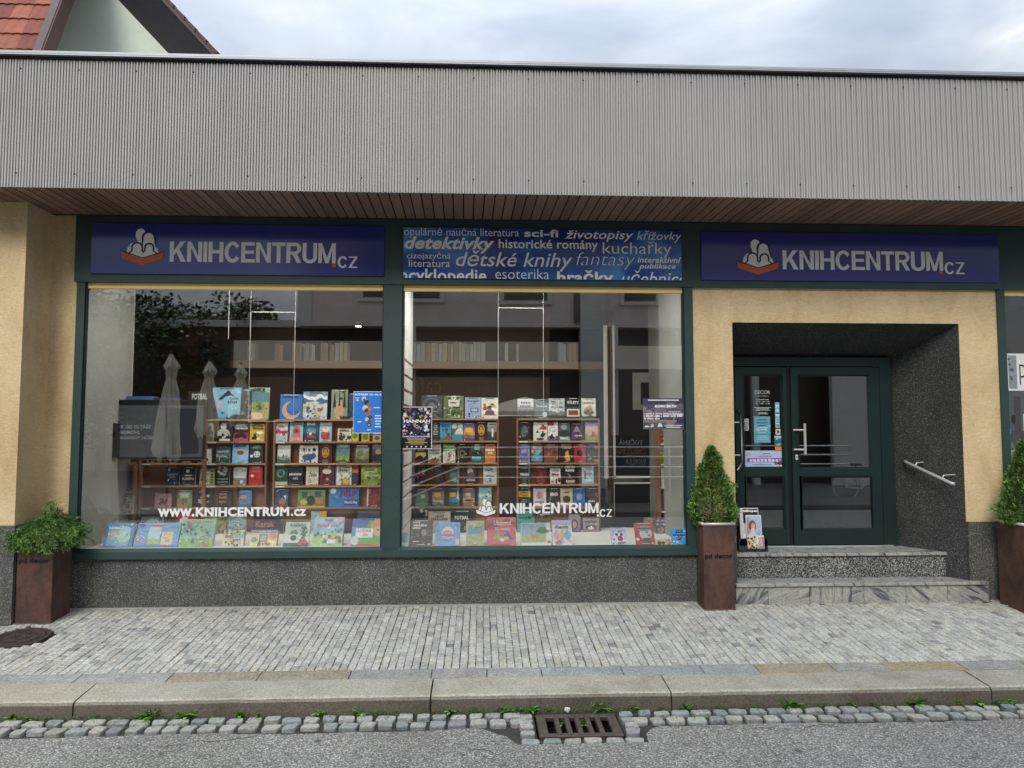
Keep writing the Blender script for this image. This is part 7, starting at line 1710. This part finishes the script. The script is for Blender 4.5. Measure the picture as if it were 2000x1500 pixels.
m2 = MB(); A = start-nrm*.03; m2.face([A+right*.0, A+edge_dir*9, A+edge_dir*9-right*wslope, A-right*wslope], M['barge']); hp(m2, 'roof_deck')
for r_ in range(22):
    for c_ in range(22):
        o = bpy.data.objects.new('roof_tile', rt_.choice(tv_)); COL.objects.link(o); o.parent = house; o.matrix_parent_inverse = HI
        o.location = start+edge_dir*(TL*r_)-right*(.03+TW*c_)+nrm*rt_.uniform(-.002, .003)
m2 = MB(); a0, a1 = start-edge_dir*.3, start+edge_dir*9
m2.hexa([a0+right*.0, a0+right*.13, a1+right*.13, a1], [a0+nrm*.10, a0+right*.13+nrm*.10, a1+right*.13+nrm*.10, a1+nrm*.10], M['barge'])
m2.hexa([a0+right*.13-nrm*.18, a0+right*.155-nrm*.18, a1+right*.155-nrm*.18, a1+right*.13-nrm*.18], [a0+right*.13+nrm*.085, a0+right*.155+nrm*.085, a1+right*.155+nrm*.085, a1+right*.13+nrm*.085], M['barge'])
hp(m2, 'barge_board')

# ------------------------------------------------------------------ the other side of the street, seen mirrored in the glass
M['pink'] = simple('dusty_pink_render', (.62, .53, .49), .9, 0, .12, 2, .3, 30)
M['ltgrey'] = simple('light_grey_render', (.56, .56, .53), .9, 0, .06, 2)
M['cream'] = simple('cream_board', (.66, .58, .46), .7, 0, .06, 2)
M['brown'] = simple('brown_glazed_front', (.055, .038, .028), .4, 0, .15, 1)
M['canvas'] = simple('beige_canvas', (.66, .60, .48), .9, 0, .12, 5)
M['winglass'] = simple('dark_window', (.02, .022, .026), .1, 0, .1)
tp = MB(); tp.box(-30, -45, -.5, 30, -8.3, -.19, simple('brown_grey_paving', (.115, .105, .095), .9, 0, .3, 1.5)); tag(tp.build('terrace_pavement'), kind='structure')
cafe = tag(empty('cafe_building', (4, -14.5, -.3)), 'dusty pink café building across the street, mirrored in the glass', 'building')
CI = Matrix.Translation((-4, 14.5, .3))
def cp(mb, name, par=None):
    o = mb.build(name, par or cafe)
    if par is None: o.matrix_parent_inverse = CI
    return o
YV = 14.0
def rf(px_, py_, yv=YV): return refl(px_, py_, yv)
zu_ = rf(900, 634).z; xl_ = rf(583, 600).x; xm_ = rf(1133, 600).x
m2 = MB(); m2.box(xl_, -14, zu_, 14, -20, zu_+4.6, M['pink']); cp(m2, 'wall')
m2 = MB(); m2.box(xl_-.02, -13.97, zu_+.02, rf(609, 600).x, -14.1, zu_+4.5, M['ltgrey']); cp(m2, 'corner_strip')
m2 = MB(); m2.box(xm_, -13.9, -.3, rf(1182, 600).x, -14.3, zu_+4.2, M['ltgrey']); m2.box(rf(1121, 600).x, -13.9, zu_+.1, rf(1131, 600).x, -14, zu_+4.4, M['darksteel']); cp(m2, 'pilaster')
for (a, b, bo) in ((700, 762, 588), (772, 868, 590), (975, 1078, 594), (1210, 1290, 596)):
    p, q = rf(a, bo), rf(b, bo); zt_ = p.z+1.9
    m2 = MB(); m2.box(p.x, -13.94, p.z, q.x, -14.02, zt_, M['ltgrey']); w_ = cp(m2, 'window_frame')
    m2 = MB(); m2.box(p.x+.14, -13.93, p.z+.12, q.x-.14, -13.9401, zt_-.14, M['winglass']); m2.build('pane', w_)
m2 = MB(); m2.box(xl_+.1, -14.6, -.3, 14, -15, zu_, M['brown']); cp(m2, 'glazed_front')
m2 = MB(); m2.box(xl_, -13.95, zu_-.06, 14, -14.6, zu_-.01, M['ltgrey']); cp(m2, 'ledge')
p, q = rf(455, 718, 13.4), rf(1130, 668, 13.4); m2 = MB(); m2.box(p.x, -13.4, p.z, q.x, -13.6, q.z, M['cream']); m2.box(q.x+1.0, -13.4, p.z, q.x+4, -13.6, q.z-.1, M['cream']); cp(m2, 'awning_board')
for a in (805, 1200, 1500):
    m2 = MB(); x_ = rf(a, 700).x; m2.box(x_-.1, -13.9, -.3, x_+.1, -14.1, zu_, M['ltgrey']); cp(m2, 'column')
p, q = aty(1622, 900, 15), aty(1696, 900, 15); m2 = MB(); m2.box(p.x, -13.7, -.3, q.x, -13.9, zu_+1, M['ltgrey']); cp(m2, 'column')
m2 = MB()
def back(s, a, b_, t, bo, yv, colr, bd=.02):
    # writing on the café front: faces the shop, so it reads backwards in the glass
    p_, q_ = rf(a, bo, yv), rf(b_, t, yv); W__ = q_.x-p_.x
    put_text(m2, s, 0, p_.z, 1, q_.z, lambda u, v: (q_.x-u*W__, -yv+.01, v), M['decal'], colr, bd)
back('café', 803, 862, 736, 768, 14.55, hx('8a7a68'), .0); back('cukrárna', 912, 966, 750, 766, 14.55, hx('7a6a58'), 0)
cp(m2, 'lettering')
m2 = MB(); p, q = rf(1195, 925, 10), rf(1268, 850, 10); m2.box(p.x, -10.02, -.3, q.x, -10.1, q.z, M['winglass'])
for s, a, b_, t, bo, cc_ in (('TOČENÁ', 1209, 1256, 857, 869, 'c8ccc8'), ('ZMRZLINA', 1201, 1263, 875, 888, 'a8603c'), ('VANILKA', 1222, 1262, 896, 908, '9aa098')): back(s, a, b_, t, bo, 10, hx(cc_))
tag(m2.build('menu_board'), 'black ice cream menu board on the café terrace, mirrored in the right window', 'menu board')
m2 = MB(); m2.face([(xl_-.5, -13.4, zu_+4.5), (14, -13.4, zu_+4.5), (14, -18, zu_+6.6), (xl_-.5, -18, zu_+6.6)], M['clay'], hx('8a4a38')); cp(m2, 'roof')
rw_ = MB(); rw_.box(-45, -23, -.3, rf(300, 640, 17).x-.6, -27, rf(100, 668, 23).z, M['pink']); rw_.face([(-45, -22.8, rf(100, 668, 23).z), (rf(300, 640, 17).x-.5, -22.8, rf(100, 668, 23).z), (rf(300, 640, 17).x-.5, -25, rf(100, 668, 23).z+1.4), (-45, -25, rf(100, 668, 23).z+1.4)], M['clay'], hx('8a4a38'))
tag(rw_.build('row_building'), 'long pink building behind the trees across the street', 'building')
rw_ = MB(); rw_.box(14.2, -16, -.3, 45, -22, 7.5, M['ltgrey']); tag(rw_.build('corner_building'), 'light grey building right of the café across the street', 'building')
lo = tag(empty('low_building', (-8, -17, -.3)), 'low dark building beside the café across the street', 'building'); LI = Matrix.Translation((8, 17, .3))
p = rf(560, 640, 17); m2 = MB(); m2.box(rf(300, 640, 17).x, -17, -.3, xl_+.2, -21, p.z, M['brown']); o = m2.build('wall', lo); o.matrix_parent_inverse = LI
m2 = MB(); m2.box(rf(300, 640, 17).x-.2, -16.8, p.z, xl_+.2, -21, p.z+.22, M['ltgrey']); o = m2.build('roof_edge', lo); o.matrix_parent_inverse = LI
def tree(px_, py_top, yv, rad, seed, lab):
    r_ = random.Random(seed); top = rf(px_, py_top, yv); x_, y_ = top.x, -yv; H = top.z+.3
    o = tag(empty('tree', (x_, y_, -.3)), lab, 'tree', 'trees across the street')
    m3 = MB(); m3.tube([(0, 0, 0), (.1, 0, H*.4), (0, 0, H*.85)], [.16, .12, .03], M['trunk'], 8); m3.build('trunk', o)
    m3 = MB(); cl = [(Vector((r_.gauss(0, rad*.42), r_.gauss(0, rad*.42), H*.62+r_.gauss(0, H*.15))), r_.uniform(.35, .6)*rad) for _ in range(16)]
    cs = [hx(c) for c in ('24401a', '2f5220', '1c3314', '3a6226')]
    for k in range(20000):
        c, rr_ = r_.choice(cl); v = Vector((r_.gauss(0, 1), r_.gauss(0, 1), r_.gauss(0, 1))).normalized()*rr_*r_.uniform(.55, 1.02); p_ = c+v
        if p_.z > H: continue
        a = Vector((r_.gauss(0, 1), r_.gauss(0, 1), r_.gauss(0, .6))).normalized()*.095; b_ = a.cross(Vector((r_.gauss(0, 1), r_.gauss(0, 1), 1))).normalized()*.06
        m3.face([p_-a, p_+b_, p_+a, p_-b_], M['leaf'], r_.choice(cs))
    m3.build('crown', o)
tree(300, 560, 19, 3.4, 1, 'broad dark tree across the street, mirrored left'); tree(400, 588, 18.5, 2.0, 2, 'pointed tree right of the broad tree across the street'); tree(205, 570, 19.5, 3.0, 3, 'leftmost tree across the street')
tree(535, 630, 22.5, 1.1, 4, 'small distant tree above the low roof across the street')
# parasols
def closed_parasol(px_, yv, ptop, pbot, lab):
    t, b_ = rf(px_, ptop, yv), rf(px_, pbot, yv); o = tag(empty('closed_parasol', (t.x, -yv, -.3)), lab, 'parasol', 'parasols of the café'); r_ = random.Random(px_)
    m3 = MB(); m3.tube([(0, 0, 0), (0, 0, t.z+.36)], .03, M['darksteel'], 8); m3.build('pole', o)
    H0, H1_ = b_.z+.3, t.z+.3; rings = []; n_ = 40; ph = [r_.uniform(0, 6.28) for _ in range(4)]
    prof_ = ((0, .02), (.04, .06), (.14, .14), (.17, .10), (.24, .075), (.34, .12), (.5, .17), (.68, .19), (.85, .21), (.94, .23), (1.0, .20))
    for (s, rr_) in prof_:
        z = H1_+(H0-H1_)*s; g = []
        for k in range(n_):
            th = 2*math.pi*k/n_; f_ = 1+.34*math.sin(8*th+ph[0]+s*2.2)*min(1, s*5)+.16*math.sin(3*th+ph[1]+s*4)+.10*math.sin(13*th+ph[2]-s*3)
            g.append((math.cos(th)*rr_*f_, math.sin(th)*rr_*f_, z+(.07*math.sin(5*th+ph[3]) if s > .9 else 0)-(.05*math.sin(8*th) if .1 < s < .2 else 0)))
        rings.append(g)
    m3 = MB(); V = [v for g in rings for v in g]; nr_ = len(rings)
    m3.faces(V, [(i*n_+k, i*n_+(k+1) % n_, (i+1)*n_+(k+1) % n_, (i+1)*n_+k) for i in range(nr_-1) for k in range(n_)]+[tuple(range(n_))], M['canvas']); m3.build('canopy', o)
closed_parasol(333, 9.5, 690, 895, 'folded beige parasol nearest to the left end of the terrace'); closed_parasol(408, 11, 705, 850, 'second folded beige parasol on the terrace'); closed_parasol(470, 12, 712, 830, 'third folded beige parasol on the terrace')
t = rf(1025, 775, 11); po = tag(empty('open_parasol', (t.x, -11, -.3)), 'open beige parasol on the café terrace', 'parasol', 'parasols of the café')
m2 = MB(); m2.tube([(0, 0, 0), (0, 0, t.z+.35)], .03, M['darksteel'], 8); m2.build('pole', po)
m2 = MB(); n_ = 24; zz_ = t.z+.3; rw = (rf(1110, 800, 11).x-rf(940, 800, 11).x)/2
for i in range(n_):
    a, b_ = 2*math.pi*i/n_, 2*math.pi*(i+1)/n_
    for (r0_, r1_, z0_, z1_) in ((0.02, rw*.5, zz_, zz_-.14), (rw*.5, rw, zz_-.14, zz_-.38), (rw, rw, zz_-.38, zz_-.48)):
        m2.face([(math.cos(a)*r0_, math.sin(a)*r0_, z0_), (math.cos(b_)*r0_, math.sin(b_)*r0_, z0_), (math.cos(b_)*r1_, math.sin(b_)*r1_, z1_), (math.cos(a)*r1_, math.sin(a)*r1_, z1_)], M['canvas'])
m2.build('canopy', po)
# terrace railing
ra = tag(empty('terrace_railing', (2, -9.4, -.3)), 'steel terrace railing with four bars across the street', 'railing'); RI = Matrix.Translation((-2, 9.4, .3))
for k, py_ in enumerate((874, 893, 913, 933)):
    p = rf(895, py_, 9.4); m2 = MB(); m2.tube([(p.x, -9.4, p.z), (9, -9.4, p.z)], .020, M['steel'], 6)
    q = rf(787, py_+44, 8.6); m2.tube([(p.x, -9.4, p.z), (q.x, -8.6, q.z)], .020, M['steel'], 6); o = m2.build('rail', ra); o.matrix_parent_inverse = RI
zr = rf(895, 874, 9.4).z; x_ = rf(895, 874, 9.4).x
while x_ < 9:
    m2 = MB(); m2.tube([(x_, -9.4, -.3), (x_, -9.4, zr+.01)], .024, M['steel'], 6); o = m2.build('post', ra); o.matrix_parent_inverse = RI; x_ += 1.6
# bicycle
bx0 = refl(1637, 993, 11.6).x+.1; bc = tag(empty('bicycle', (bx0, -10.3, -.3)), 'bicycle with silver frame leaning at the railing across the street', 'bicycle')
for wx in (0, 1.05):
    m2 = MB(); n_ = 28; R_ = .33; m2.tube([(wx+R_*math.cos(2*math.pi*k/n_), 0, .34+R_*math.sin(2*math.pi*k/n_)) for k in range(n_+1)],   .019, M['ltgrey'], 6, cap=False)
    wo = m2.build('wheel', bc)
    m2 = MB()
    for k in range(16): m2.tube([(wx, 0, .34), (wx+.31*math.cos(k*.3927), 0, .34+.31*math.sin(k*.3927))], .0015, M['steel'], 3, cap=False)
    m2.build('spokes', wo)
m2 = MB(); A_, B_, C_, D_, E_ = (0, 0, .34), (.42, 0, .30), (.30, 0, .80), (.86, 0, .84), (1.05, 0, .34)
for a, b_ in ((A_, B_), (A_, C_), (B_, C_), (B_, D_), (C_, D_), (D_, E_)): m2.tube([a, b_], .022, M['ltgrey'], 6)
m2.build('frame', bc); m2 = MB(); m2.tube([D_, (.84, 0, .98)], .012, M['black'], 6); m2.tube([(.80, -.26, .98), (.86, 0, 1.0), (.80, .26, .98)], .012, M['black'], 6); m2.build('handlebar', bc)
m2 = MB(); m2.bbox(.16, -.06, .90, .42, .06, .95, M['black'], .015); m2.tube([C_, (.28, 0, .91)], .012, M['black'], 6); m2.build('saddle', bc)
m2 = MB(); m2.tube([(-.25, 0, .74), (.20, 0, .74)], .008, M['black'], 5); m2.tube([(0, 0, .34), (-.15, 0, .74)], .006, M['black'], 5); m2.build('rack', bc)
